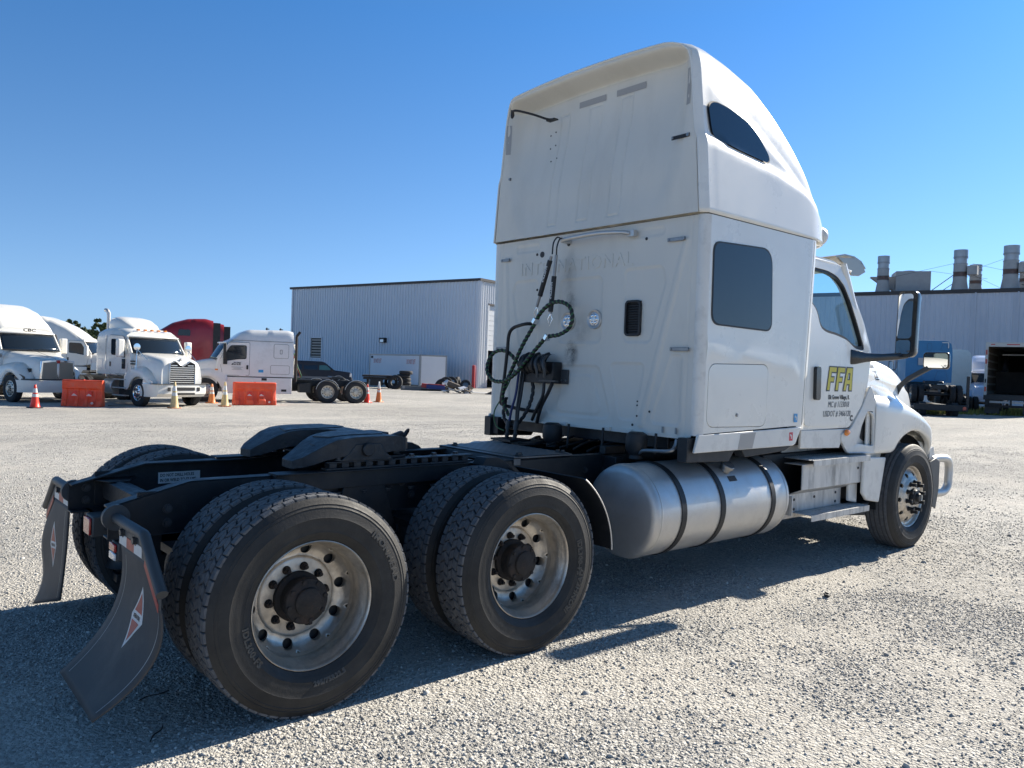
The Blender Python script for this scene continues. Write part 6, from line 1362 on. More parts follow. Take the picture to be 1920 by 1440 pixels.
# ---------------- metal warehouse on the left ----------------
def ribbed(A, Bp, z0, z1, pitch, d, name, m, parent, holes=(), normal_out=1):
    # corrugated wall from A to B (2D), ribs standing proud; holes are (s0, s1, zlo, zhi)
    A, Bp = Vector(A), Vector(Bp); L = (Bp-A).length; dr_ = (Bp-A)/L; n = Vector((dr_.y, -dr_.x))*normal_out; prof = []; s = 0
    while s < L-pitch*.5:
        prof += [(s, 0), (s+pitch*.60, 0), (s+pitch*.68, d), (s+pitch*.90, d)]; s += pitch
    prof.append((L, 0)); b = MB()
    segs = []
    for h_ in holes: pass
    def col(s0, s1, za, zb_):
        pr = [p for p in prof if s0 <= p[0] <= s1]; pr = [(s0, 0)]+pr+[(s1, 0)]
        vs = []; 
        for p in pr:
            q = A+dr_*p[0]+n*p[1]; ta = z1(p[0]) if callable(z1) else z1
            vs += [(q.x, q.y, za), (q.x, q.y, min(zb_, ta) if zb_ < 90 else ta)]
        b.add(vs, [(2*i, 2*i+2, 2*i+3, 2*i+1) for i in range(len(pr)-1)])
    if not holes: col(0, L, z0, 99)
    else:
        cur = 0
        for (s0, s1, zl, zh) in holes:
            col(cur, s0, z0, 99)
            if zl > z0: col(s0, s1, z0, zl)
            col(s0, s1, zh, 99); cur = s1
        col(cur, L, z0, 99)
    return b.build(name, m, parent, smooth=0, recalc=False)
SIDING = mat('pale_blue_grey_siding', (.53, .585, .64), .45, .0, 0, .03, .15, (.42, .47, .52), .5, .25)
SIDING2 = mat('white_siding', (.60, .62, .64), .42, 0, 0, .03, .3)
TRIMD = mat('dark_roof_trim', (.035, .030, .028), .55)
W1 = thing('warehouse', 'pale blue-grey corrugated metal warehouse with dark roof edge behind the side-on white truck', 'building')
A1 = Vector((40.36, 49.38)); B1 = Vector((34.55, 73.6)); d1 = (A1-B1).normalized(); n1 = Vector((-d1.y, d1.x))  # n1 points to +x side (away)
if n1.x < 0: n1 = -n1
Lw = (A1-B1).length; Z0 = gz(40, 50)-.1; H1 = 9.03
ribbed(B1, A1, Z0, H1, .36, .07, 'corrugated_wall', SIDING, W1, holes=[(Lw-21.9, Lw-20.2, 1.9, 3.95)], normal_out=1 if Vector((d1.y, -d1.x)).dot(n1) < 0 else -1)
E1 = A1+n1*30; ribbed(A1, E1, Z0, lambda s: H1+.0*s, .31, .045, 'end_wall', SIDING2, W1, holes=[(1.35, 6.5, Z0, 7.0)], normal_out=1 if Vector((n1.y, -n1.x)).dot(d1) > 0 else -1)
E0 = B1+n1*30
def quadprism(pts, z0, z1, name, m, parent, **k): return MB().prism([(p[0], p[1]) for p in pts], 'z', z0, z1).build(name, m, parent, **k)
def strip(a, c, w_, z0, z1, name, m, parent, out=0., **k):
    a, c = Vector(a), Vector(c); d = (c-a).normalized(); n = Vector((d.y, -d.x)); return quadprism([a-n*w_+n*out, c-n*w_+n*out, c+n*w_+n*out, a+n*w_+n*out], z0, z1, name, m, parent, **k)
quadprism([B1+n1*.2, A1+n1*.2+d1*-.2, E1-d1*.2, E0+d1*.2], H1-.2, H1-.05, 'roof', TRIMD, W1)
strip(B1-d1*.45, A1+d1*.2, .16, H1-.02, H1+.20, 'roof_trim', TRIMD, W1); strip(A1+d1*.02, E1+d1*.02, .16, H1-.02, H1+.20, 'roof_trim', TRIMD, W1)
strip(E0, B1, .05, Z0, H1, 'back_wall', SIDING, W1); strip(E0, E1, .05, Z0, H1, 'back_wall', SIDING, W1)
for P_, m_ in ((B1, SIDING), (A1, SIDING2)): quadprism([P_+Vector(q) for q in ((-.13, -.13), (.13, -.13), (.13, .13), (-.13, .13))], Z0, H1, 'corner_trim', m_, W1)
# louvre vent
Vn = d1; base = A1-d1*21.9-n1*0
lv = node('louvre', W1)
def wallbox(s0, s1, z0, z1, o0, o1, name, m, parent, rotx=0): # along the wall measured back from the right corner; o outward distance
    p = [A1-d1*s0-n1*o0, A1-d1*s1-n1*o0, A1-d1*s1-n1*o1, A1-d1*s0-n1*o1]; return quadprism(p, z0, z1, name, m, parent)
wallbox(20.2, 21.9, 1.9, 3.95, -.12, -.10, 'vent_back', GASKET, lv)
for k in range(7): wallbox(20.25, 21.85, 1.98+.28*k, 2.12+.28*k, -.02, .06, 'louvre_slat', mat('louvre_metal', (.30, .29, .26), .6), lv)
for q in ((20.1, 20.22, 1.85, 4.0), (21.88, 22.0, 1.85, 4.0)): wallbox(*q, 0, .09, 'louvre_frame', SIDING, lv)
for q in ((20.1, 22.0, 1.82, 1.92), (20.1, 22.0, 3.93, 4.03)): wallbox(*q, 0, .09, 'louvre_frame', SIDING, lv)
wl_ = wallbox(10.95, 11.65, 3.55, 4.0, .04, .42, 'wall_lamp', GASKET, W1); wallbox(11.05, 11.5, 3.6, 3.85, .40, .44, 'lamp_lens', CLEAR, wl_)
# doorway in the end wall: roller door partly raised, dark inside
def endbox(s0, s1, z0, z1, o0, o1, name, m, parent): p = [A1+n1*s0+d1*o0, A1+n1*s1+d1*o0, A1+n1*s1+d1*o1, A1+n1*s0+d1*o1]; return quadprism(p, z0, z1, name, m, parent)
dd = node('roller_door', W1)
for k in range(9): endbox(1.35, 6.5, 3.05+.44*k, 3.47+.44*k, -.14, -.10, 'door_panel', SIDING2, dd)
endbox(1.22, 1.38, Z0, 7.1, 0, .07, 'door_jamb', SIDING2, dd); endbox(1.22, 6.6, 7.0, 7.15, 0, .07, 'door_head', TRIMD, dd)
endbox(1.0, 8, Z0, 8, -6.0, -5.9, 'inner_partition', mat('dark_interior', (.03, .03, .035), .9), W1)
# objects along that wall
def bollard(x, y, label, c='red', h=1.35):
    t = thing('bollard', label, 'bollard', (x, y, gz(x, y))); MB().rev([(.14, 0), (.14, h-.1), (.11, h-.03), (0, h)], 'z', n=18).build('post', mat('red_post', (.42, .03, .03), .5) if c == 'red' else ORANGE2, t, smooth=40)
q0 = A1-n1*.55; bollard(q0.x, q0.y-.1, 'red bollard at the right corner of the corrugated warehouse', 'red', 2.0)
q1 = A1+n1*1.55-Vector((0, 1.0)); bollard(q1.x, q1.y, 'orange bollard at the doorway of the corrugated warehouse', 'o', 2.1)
yl = thing('yellow_machine', 'small yellow machine just inside the warehouse doorway', 'machine', (A1.x+3.0, A1.y+.3, Z0+.1)); MB().box(0, 1.6, -.5, .6, .5, 1.7).build('housing', mat('machine_yellow', (.62, .42, .03), .5), yl, bevel=.05); MB().box(.5, 1.1, -.52, -.5, .8, 1.3).build('opening', GASKET, yl)
for x in (.3, 1.3): MB().cyl((x, -.5, .3), (x, .6, .3), .3).build('wheel', RUBB2, yl)
# white box body with red stencilling, parallel to the wall
BM = Vector((34.22, 49.05)); ey = Vector((.066, .998)); ex = Vector((.998, -.066))
bxn = thing('storage_container', 'white slab-sided truck body with red stencilled warnings standing at the warehouse wall', 'container')
def bb_(s0, s1, t0, t1, z0, z1, name, m, parent, **k):
    p = [BM+ey*s0+ex*t0, BM+ey*s1+ex*t0, BM+ey*s1+ex*t1, BM+ey*s0+ex*t1]; return quadprism(p, z0, z1, name, m, parent, **k)
LW = mat('box_white_panel', (.66, .67, .69), .5, var=.03, vs=1)
for k in range(6):   # horizontal sheathing boards, each its own piece
    bb_(.12, 8.9, 0, .04, Z0+.35+.39*k, Z0+.73+.39*k, 'panel', LW, bxn); bb_(0, .04, .12, 2.5, Z0+.35+.39*k, Z0+.73+.39*k, 'panel', LW, bxn)
bb_(.02, 8.95, .03, 2.5, Z0+.30, Z0+2.66, 'core', LILAC, bxn); bb_(-.02, .12, -.03, .12, Z0+.1, Z0+2.74, 'corner_post', STEEL, bxn); bb_(8.9, 9.0, -.03, .1, Z0+.2, Z0+2.74, 'corner_post', STEEL, bxn); bb_(-.02, .1, 2.45, 2.55, Z0+.1, Z0+2.74, 'corner_post', STEEL, bxn)
bb_(-.03, 9.0, -.04, .06, Z0+2.68, Z0+2.80, 'top_rail', STEEL, bxn); bb_(-.03, .06, 0, 2.55, Z0+2.68, Z0+2.80, 'top_rail', STEEL, bxn); bb_(.2, 8.7, .1, 2.4, Z0, Z0+.30, 'floor_frame', BLACK, bxn); bb_(8.35, 8.6, -.08, 0, Z0+2.42, Z0+2.60, 'lamp', GASKET, bxn)
REDST = mat('red_stencil', (.50, .10, .06), .6)
for s0 in (8.2, 2.2): text('DO NOT LIFT', .56, lambda u, v, q, s0=s0: (lambda p: (p.x, p.y, Z0+2.0+v))(BM+ey*(s0-u)-ex*(.006+q)), 'stencil', REDST, bxn, .003, .0, .43)
def at_px_depth(tx, dep): # point on the ground straight ahead: tx = lateral offset in metres per metre of depth
    p = CP+(fwd*dep+rr*tx*dep); return Vector((p.x, p.y))
def lat(px): return (px-960)/1479.06
def tyre_thing(label, px, dep, z, tilt=0, rz=0, group=None, rim=False, sc_=1.):
    p = at_px_depth(lat(px), dep); t = thing('loose_tyre', label, 'tyre', (p.x, p.y, gz(p.x, p.y)+z), rz, group)
    b = MB(); h = .135; b.rev([(.29, -h+.03), (.40, -h), (.47, -h+.01), (.505, -h+.04), (.51, 0), (.505, h-.04), (.47, h-.01), (.40, h), (.29, h-.03), (.285, 0)], 'z', n=32, close=True)
    o = b.build('casing', RUBB2, t, smooth=50); o.rotation_euler = (tilt, 0, 0); o.scale = (sc_,)*3
    if rim: r_ = MB().rev([(.29, .1), (.27, .02), (.2, .05), (.08, .05), (.07, .1), (0, .1)], 'z', n=24).build('rim', STEEL, t, smooth=50); r_.rotation_euler = (tilt, 0, 0)
    return t
LB = ['bottom tyre of the stack against the white box body', 'second tyre from the bottom of the stack against the white box body', 'third tyre from the bottom of the stack against the white box body', 'fourth tyre from the bottom of the stack against the white box body', 'topmost tyre of the stack against the white box body']
for k in range(5): tyre_thing(LB[k], 757.5+(3 if k == 4 else 0)-(2 if k == 3 else 0)+(k % 2), 60.5, .14+.272*k, 0, k, 'tyres stacked by the warehouse wall')
tyre_thing('big worn tyre leaning left of the tyre stack', 741, 58.5, .50, R_(78), R_(-50), sc_=1.08)
tyre_thing('tyre standing behind the big leaning one, left of the stack', 733, 60, .48, R_(80), R_(-30))
for px_, dep, z, tl, rz_, lb in ((836, 60.5, .50, 75, -40, 'tyre leaning on the wall behind the scrap pile'), (828, 59.5, .40, 60, -60, 'tyre leaning lower, left end of the scrap pile'), (858.5, 62, .52, 84, 38, 'tyre standing edge on behind the scrap pile'), (846, 61.5, .52, 80, -45, 'tyre upright between the leaning tyres')): tyre_thing(lb, px_, dep, z, R_(tl), R_(rz_))
tyre_thing('wheel with steel rim lying against the scrap pile', 873, 60.5, .42, R_(65), R_(-45), rim=True, sc_=.85)
def scrap(name, label, cat, px, dep, parts):
    p = at_px_depth(lat(px), dep); t = thing(name, label, cat, (p.x, p.y, gz(p.x, p.y)), yaw-PI/2)
    for (nm, c, sz, rot, m_) in parts: MB().obox(c, sz, rot).build(nm, m_, t, bevel=.01)
    return t
scrap('flatbed_frame', 'dark rusty flatbed frame parked beside the tyre stack', 'trailer', 712, 59.5, [('deck', (0, 0, .92), (2.5, 1.2, .12), (0, 0, .05), IRON), ('chassis', (0, 0, .74), (2.4, .7, .18), (0, 0, .05), BLACK), ('leg', (-.9, 0, .35), (.12, .5, .7), (0, 0, 0), BLACK), ('leg', (.8, 0, .35), (.12, .5, .7), (0, 0, 0), BLACK), ('toolbox', (-.2, -.3, .45), (.9, .4, .5), (0, 0, 0), BLACK)])
scrap('steel_beam', 'long grey steel box lying on the ground right of the tyre stack', 'scrap', 777, 57.5, [('beam', (0, 0, .16), (1.9, .4, .30), (0, 0, .06), mat('weathered_grey_steel', (.13, .14, .14), .6)), ('bracket', (-.75, -.22, .2), (.2, .06, .2), (0, 0, 0), STEEL)])
scrap('folded_tarp', 'folded red and blue tarpaulins on a low pallet', 'tarp', 812, 57.5, [('blue_tarp', (.2, 0, .28), (1.35, .5, .30), (0, .04, .1), mat('blue_tarp', (.02, .04, .18), .6)), ('red_tarp', (-.55, .05, .36), (.55, .45, .30), (0, .1, 0), mat('red_tarp', (.35, .04, .04), .6)), ('red_tarp', (.25, .02, .46), (1.2, .42, .06), (0, .05, .1), mat('red_tarp', (.35, .04, .04), .6)), ('pallet', (0, 0, .07), (1.7, .6, .12), (0, 0, .05), BLACK)])
sp = scrap('scrap_pile', 'pile of crumpled white and brown sheet metal in front of the wall', 'scrap', 858, 54.5, [])
for k in range(26):
    r1 = rnd.random; MB().obox((-.9+1.9*r1(), -.5+r1(), .08+.45*r1()*(1 if k % 2 else .4)), (.25+.5*r1(), .15+.3*r1(), .012+.03*r1()), (r1()*1.2-.6, r1()*1.2-.6, r1()*3), 0).build('metal_sheet', [LW, mat('brown_sheet', (.09, .07, .055), .7), STEEL, LW][k % 4], sp)
scrap('metal_box', 'brown crumpled metal box on top of the scrap pile', 'scrap', 850, 54.6, [('box', (0, 0, .58), (.9, .5, .26), (.1, .35, .2), mat('brown_sheet', (.09, .07, .055), .7)), ('lid', (-.45, -.1, .72), (.3, .45, .2), (.2, -.6, .2), LW)])
rp_ = scrap('ramp_plate', 'curved white panel and brown ramp lying at the doorway', 'scrap', 893, 54.5, []); MB().grid(lambda u, v: (-1.1+1.9*u, -.3+.6*v, .06+.30*(1-u)**3+.02*u), 10, 2).build('panel', LW, rp_, solid=.02); MB().prism([(.6, 0), (2.0, 0), (2.0, .62)], 'y', -.4, .5).build('ramp', mat('brown_sheet', (.09, .07, .055), .7), rp_)
# dark suv parked at the wall
SUV = mat('navy_car_paint', (.006, .008, .020), .35, 0, .15, spec=.3)
nose_ = at_px_depth(lat(656), 61); sv = thing('parked_suv', 'dark navy suv with grey lower trim parked by the corrugated warehouse', 'car', (nose_.x, nose_.y, gz(nose_.x, nose_.y)), R_(-24))
prof = [(0, .48), (.03, .98), (-.12, 1.10), (-1.15, 1.20), (-1.28, 1.24), (-1.95, 1.78), (-2.2, 1.86), (-5.0, 1.88), (-5.35, 1.78), (-5.5, 1.1), (-5.5, .45)]
def side(x, y, z): return (x, math.copysign(abs(y)*(1-.12*sm(1.15, 1.85, z))*(1-.10*sm(-.5, .02, x)), y), z)
MB().prism(prof, 'y', -.98, .98, fn=side).build('body', SUV, sv, bevel=.06, seg=3)
for s in (-1, 1):
    for nm, pl in (('front_window', [(-1.45, 1.22), (-2.02, 1.72), (-2.35, 1.74), (-2.40, 1.22)]), ('rear_window', [(-2.5, 1.22), (-2.5, 1.75), (-3.5, 1.76), (-3.5, 1.22)]), ('cargo_window', [(-3.65, 1.22), (-3.65, 1.76), (-5.1, 1.76), (-5.2, 1.22)])):
        MB().holed(rpoly(pl, .05, 2), [], lambda u, v, q: (u, s*(.98*(1-.12*sm(1.15, 1.85, v))+.008-q), v), .02).build(nm, DGLASS if 'front' not in nm else mat('tinted_teal_glass', (.06, .16, .16), .08), sv)
    MB().box(-4.6, -1.6, s*.975, s*1.0, .55, .72).build('rocker_trim', mat('grey_trim', (.16, .17, .18), .5), sv, bevel=.01); MB().box(-1.55, -1.35, s*.95, s*1.14, 1.15, 1.3).build('wing_mirror', GASKET, sv, bevel=.03)
    for x in (-.95, -4.3):
        w_ = MB().rev([(.0, .02), (.2, .02), (.22, -.01), (.36, 0), (.385, .05), (.385, .2), (0, .2)], 'y', (x, s*.98 if s < 0 else s*.98, .39), n=28) if s < 0 else MB().rev([(0, -.02), (.2, -.02), (.22, .01), (.36, 0), (.385, -.05), (.385, -.2), (0, -.2)], 'y', (x, .98, .39), n=28)
        w_.build('wheel', RUBB2, sv, smooth=40); MB().rev([(.40, 0), (.47, 0), (.47, .02), (.40, .02)], 'y', (x, s*.985-.01, .39), n=20, a0=.1, a1=PI-.1, close=True).build('arch_trim', mat('grey_trim', (.16, .17, .18), .5), sv)
MB().box(-.02, .10, -.95, .95, .45, .68).build('bumper', mat('grey_trim', (.16, .17, .18), .5), sv, bevel=.03); MB().box(.0, .05, -.6, .6, .72, .98).build('grille', STEEL, sv); 
for s in (-1, 1): MB().box(-.12, .05, s*.62, s*.92, .74, .98).build('headlamp', CLEAR, sv, bevel=.02)

# ---------------- right-hand side: long plant building, trucks, open trailer ----------------
GREYSD = mat('mottled_grey_siding', (.52, .54, .58), .55, 0, 0, .04, .25, (.34, .36, .40), .9, .25, stretch=(1, 1, .5))
W2 = thing('plant_building', 'long grey metal plant building with exhaust stacks on its roof, right', 'building')
A2 = Vector((74.86, 22.67)); d2 = -d1*-1; d2 = Vector((.23, -.97)).normalized(); n2 = Vector((.97, .23)).normalized()
PL, PR = A2-d2*22, A2+d2*26; ZB, H2 = -.4, 9.72
ribbed(PL, PR, ZB, H2, .46, .045, 'siding', GREYSD, W2, normal_out=1 if Vector((d2.y, -d2.x)).dot(n2) < 0 else -1)
Qd = [PL, PR, PR+n2*40, PL+n2*40]
quadprism([PL+n2*.1, PR+n2*.1, PR+n2*40, PL+n2*40], H2-.2, H2+.02, 'roof', TRIMD, W2); strip(PL, PR, .12, H2-.05, H2+.30, 'roof_trim', TRIMD, W2); strip(PL, PL+n2*40, .05, ZB, H2, 'end_wall', GREYSD, W2); strip(PR, PR+n2*40, .05, ZB, H2, 'end_wall', GREYSD, W2); strip(PL+n2*40, PR+n2*40, .05, ZB, H2, 'back_wall', GREYSD, W2)
def on2(px, o=-.05): # point on the wall plane seen at image column px (baked from the plan geometry)
    q = (fwd+rr*lat(px)); q2 = Vector((q.x, q.y)); c2 = Vector((CP.x, CP.y)); w0 = A2-c2; t = w0.dot(n2)/q2.dot(n2); return c2+q2*t+n2*o
for px_ in (1822, 1902): p = on2(px_); quadprism([p+d2*a-n2*c for a, c in ((-.06, 0), (.06, 0), (.06, .1), (-.06, .1))], ZB, H2, 'downpipe', GREYSD, W2)
p = on2(1812); quadprism([p+d2*a-n2*c for a, c in ((-.55, 0), (.55, 0), (.55, .08), (-.55, .08))], ZB, 2.2, 'door', mat('door_grey', (.34, .36, .39), .5), W2); quadprism([p+d2*a-n2*c for a, c in ((.38, .08), (.46, .08), (.46, .12), (.38, .12))], .8, 1.1, 'door_handle', GASKET, W2)
GALV = mat('galvanised_sheet', (.38, .39, .40), .42, .6, 0, .12, 1.2, (.22, .2, .18), 1.5, .4); RUSTB = mat('rust_band', (.11, .07, .06), .7, var=.3, vs=4); CONC = mat('weathered_duct', (.34, .345, .34), .7, var=.12, vs=1.5)
def stack(px, dep_o, h, r, label, side=True):
    p = on2(px, dep_o); t = thing('exhaust_stack', label, 'stack', (p.x, p.y, H2)); k = r
    MB().prism([(-1.35*k, -1.35*k), (1.35*k, -1.35*k), (1.35*k, 1.35*k), (-1.35*k, 1.35*k)], 'z', 0, .25).build('curb', CONC, t)
    MB().rev([(1.28*k, .25), (1.02*k, h*.30), (1.0*k, h*.38)], 'z', n=28).build('base_cone', CONC, t, smooth=50); MB().rev([(1.0*k, h*.38), (1.0*k, h*.50)], 'z', n=28).build('rust_band', RUSTB, t, smooth=50)
    MB().rev([(1.0*k, h*.50), (1.0*k, h*.68)], 'z', n=28).build('duct', CONC, t, smooth=50); MB().rev([(.94*k, h*.68), (.94*k, h*.84)], 'z', n=28).build('duct', GALV, t, smooth=50)
    MB().rev([(1.03*k, h*.82), (1.03*k, h), (.97*k, h), (.97*k, h*.84)], 'z', n=28).build('cap', GALV, t, smooth=50)
    for q in (.38, .50, .68, .82, .84): MB().rev([(1.06*k, -.03), (1.06*k, .03)], 'z', (0, 0, h*q), n=28).build('flange', STEEL, t, smooth=50)
    if side: MB().box(-1.4*k-.6, -.6, -.45, .45, h*.42, h*.62).build('fan_box', CONC, t, bevel=.02)
    return t
stack(1643, .9, 3.75, .52, 'leftmost tall galvanised exhaust stack on the plant roof, beside the grey duct housing', False)
stack(1788, .9, 3.95, .56, 'second tall exhaust stack on the plant roof, with a small box at its side'); stack(1811, 3.5, 2.9, .50, 'short exhaust stack just right of the second tall one', False)
stack(1883.5, .9, 4.1, .60, 'third tall exhaust stack, nearest the right edge'); stack(1909, 3.5, 3.0, .52, 'short exhaust stack behind the third tall one at the right edge', False)
for k, o in enumerate([c for c in C.objects if c.name.startswith('exhaust_stack') and c.get('category') == 'stack']): o.rotation_euler = (0, 0, PI/2+.2)
p = on2(1688, 3.0); du = thing('duct_housing', 'large grey rooftop duct housing right of the leftmost exhaust stack', 'duct', (p.x, p.y, H2), yaw-PI/2-.3)
MB().box(-1.5, 1.5, -1.2, 1.6, .2, 2.35).build('housing', mat('grey_duct', (.33, .34, .34), .6, var=.06), du, bevel=.02); MB().prism([(-3.6, 1.9), (-1.5, 1.9), (-1.5, .6), (-2.3, .9)], 'y', -.5, .5).build('inlet_hood', mat('grey_duct', (.33, .34, .34), .6), du); MB().cyl((-.2, 0, 2.35), (-.2, 0, 2.5), .5, n=24).build('cap', GALV, du); MB().box(-1.6, 1.7, -1.3, 1.7, 0, .2).build('curb', CONC, du)
wires = thing('guy_wires', 'thin guy wires and braces between the rooftop stacks', 'wires')
S_ = lambda px, z, o=.9: (lambda p: (p.x, p.y, z))(on2(px, o))
for a, c, r in ((S_(1786, 11.8), S_(1730, 9.9), .035), (S_(1786, 11.0), S_(1748, 9.8), .03), (S_(1883, 12.6), S_(1960, 10.6), .05), (S_(1905, 10.4), S_(1960, 9.9), .03), (S_(1788, 12.6), S_(1645, 11.3), .012), (S_(1883, 12.9), S_(1790, 11.5), .012), (S_(1811, 12.4), S_(1880, 11.6), .012), (S_(1812, 11.4), S_(1872, 10.0), .012), (S_(1730, 11.9), S_(1840, 11.0), .012)): MB().cyl(a, c, r, n=6).build('wire', GASKET, wires)
# open box trailer
G0 = Vector((46.65, 11.75)); ax = Vector((math.cos(R_(13)), math.sin(R_(13)))); ay = Vector((ax.y, -ax.x)); bt = thing('box_trailer', 'open-backed box trailer with red and white tape, dark inside, at the right edge', 'trailer', (G0.x, G0.y, gz(*G0)), math.atan2(ax.y, ax.x))
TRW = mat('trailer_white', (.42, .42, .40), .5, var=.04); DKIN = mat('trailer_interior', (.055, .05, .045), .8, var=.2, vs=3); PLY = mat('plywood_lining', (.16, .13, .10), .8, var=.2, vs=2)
Wt, Lt, zf, zt_ = 2.6, 14.0, 1.15, 4.02
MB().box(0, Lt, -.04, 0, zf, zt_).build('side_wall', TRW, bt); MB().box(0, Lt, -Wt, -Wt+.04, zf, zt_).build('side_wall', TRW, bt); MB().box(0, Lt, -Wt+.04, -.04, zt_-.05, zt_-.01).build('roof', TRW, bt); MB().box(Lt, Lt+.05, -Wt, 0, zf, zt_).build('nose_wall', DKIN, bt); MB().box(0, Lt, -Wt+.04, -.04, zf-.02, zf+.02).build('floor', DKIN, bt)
MB().box(-.06, .05, -.14, 0, zf-.1, zt_+.02).build('rear_frame', TRW, bt); MB().box(-.06, .05, -Wt, -Wt+.14, zf-.1, zt_+.02).build('rear_frame', TRW, bt); MB().box(-.06, .05, -Wt+.14, -.14, zt_-.22, zt_+.02).build('rear_header', TRW, bt); MB().box(-.08, .06, -Wt, 0, zf-.28, zf-.02).build('rear_sill', BLACK, bt, bevel=.01)
for y in (-.35, -1.1, -1.3, -1.5, -2.25): MB().box(-.075, -.06, y-.10, y+.10, zt_-.12, zt_-.07).build('marker_lamp', REDL, bt, bevel=.01)
for z0, z1 in ((3.35, 3.62), (2.85, 3.12)): MB().box(-.066, -.06, -.11, -.02, z0, z1).build('reflective_strip', REDTAPE, bt)
for z0 in (1.8,): MB().box(-.07, -.06, -.10, -.03, z0, z0+.22).build('lock_bar', GASKET, bt)
MB().box(-.075, -.06, -.12, -.03, 1.32, 1.58).build('tail_lamp', REDL, bt, bevel=.02)
for k in range(6):
    MB().box(.1, 6.5, -.06, -.041, 1.35+.44*k, 1.68+.44*k).build('lining_board', PLY, bt); MB().box(.1, 6.5, -Wt+.041, -Wt+.06, 1.35+.44*k, 1.68+.44*k).build('lining_board', PLY, bt)
MB().box(5.5, 5.6, -Wt+.06, -.06, 1.2, 2.5).build('bulkhead', DKIN, bt); MB().box(3.9, 4.0, -Wt+.3, -.5, 3.45, 3.52).build('light_bar', WTAPE, bt)
for s in (-.35, -Wt+.35):
    for x in (1.4, 2.65): w_ = MB().rev([(0, -.30), (.28, -.30), (.3, -.32), (.48, -.32), (.51, -.27), (.51, .30), (.0, .30)], 'y', (x, s, .5), n=28).build('wheel', RUBB2, bt, smooth=40)
for y in (-.2, -1.3, -2.4): MB().box(-.04, .04, y-.05, y+.05, .5, zf-.2).build('guard_post', BLACK, bt)
MB().box(-.06, .04, -2.5, -.1, .48, .60).build('rear_guard', IRON, bt); MB().box(.3, .4, -.75, -.05, .12, .95).build('mudflap', FLAP, bt); MB().box(.3, .4, -Wt+.05, -Wt+.75, .12, .95).build('mudflap', FLAP, bt); MB().box(-.03, .3, -2.3, -.3, .70, .82).build('step_rail', STEEL, bt)
MB().box(0, Lt, -1.9, -.7, .9, 1.13).build('chassis', BLACK, bt)
# blue sleeper on a low trailer, seen from behind
BLUE = mat('blue_truck_paint', (.018, .16, .34), .5, 0, .1, .05, 2)
t, g = tractor('parked_truck', 'blue sleeper tractor seen from behind, pressed panels on its back wall', BLUE, L=6.2, top=3.45, roofprof=[(1.9, 3.42), (2.6, 3.46), (4.3, 3.40), (4.7, 3.1), (5.0, 2.8)], sleeper=(1.9, 4), skirts=False)
TB = t
for pl in ([(-.95, 2.9), (-.55, 2.9), (-.65, 3.2), (-.82, 3.2)], [(.95, 2.9), (.55, 2.9), (.65, 3.2), (.82, 3.2)], [(-.10, 2.9), (.10, 2.9), (.10, 3.25), (-.10, 3.25)], [(-1.0, 1.9), (-.4, 1.9), (-.4, 2.55), (-1.0, 2.55)], [(-.95, 1.25), (-.3, 1.25), (-.45, 1.75), (-.85, 1.75)], [(.95, 1.25), (.3, 1.25), (.45, 1.75), (.85, 1.75)]):
    MB().holed(rpoly(grow(pl, .012), .05, 2), [rpoly(pl, .05, 2)], lambda u, v, q: (1.896-q, u, v), .012).build('pressed_panel', mat('blue_shadow_line', (.02, .09, .17), .5), t)
    MB().holed(rpoly(pl, .05, 2), [], lambda u, v, q: (1.892-q, u, v), .006).build('pressed_panel', BLUE, t)
MB().box(1.85, 1.88, -.95, -.62, 3.30, 3.34).box(1.85, 1.88, -.95, -.91, 3.02, 3.30).build('reflective_strip', WTAPE, t)
MB().box(1.80, 1.88, -.2, .55, 2.05, 2.45).build('placard', mat('pale_placard', (.35, .36, .38), .6), t); mirrors_bg(t, 4.95, 1.18, GASKET)
pb = at_px_depth(lat(1756), 41.5); hb = R_(33); t.rotation_euler = (0, 0, hb); t.location = (pb.x+.3, pb.y+.15, gz(*pb)+.62)
lt = thing('lowboy_trailer', 'black low trailer carrying the blue tractor', 'trailer', (pb.x, pb.y, gz(*pb)), hb)
MB().box(-1.1, 9, -1.2, 1.2, .36, .52).build('deck', BLACK, lt, bevel=.02); MB().box(-1.2, -1.1, -1.25, 1.25, .30, .62).build('rear_beam', BLACK, lt, bevel=.02); MB().box(-1.15, -1.0, -1.28, -1.16, .52, 2.1).build('stake', BLACK, lt, bevel=.01); MB().box(-1.22, -1.2, -1.15, -1.0, .38, .54).build('tail_lamp', REDL, lt)
for x in (-.6, .3):
    for s in (-.75, .75): MB().rev([(0, -.14), (.18, -.14), (.34, -.14), (.36, -.1), (.36, .14), (0, .14)], 'y', (x, s, .36), n=24).build('wheel', RUBB2, lt, smooth=40)
# white tractors flanking it
t, g = tractor('parked_truck', 'white tractor just right of the blue one, facing away', WHITE, L=6.2, top=4.0); mirrors_bg(t, 5.05, 1.18, GASKET)
q = at_px_depth(lat(1797), 50); t.location = (q.x, q.y+.1, gz(*q)); t.rotation_euler = (0, 0, R_(30))
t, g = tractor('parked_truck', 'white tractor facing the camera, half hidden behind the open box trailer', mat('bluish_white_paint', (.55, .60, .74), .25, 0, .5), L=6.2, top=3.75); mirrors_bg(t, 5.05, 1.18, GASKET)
q = at_px_depth(lat(1853), 56); t.location = (q.x, q.y, gz(*q)); t.rotation_euler = (0, 0, R_(198))
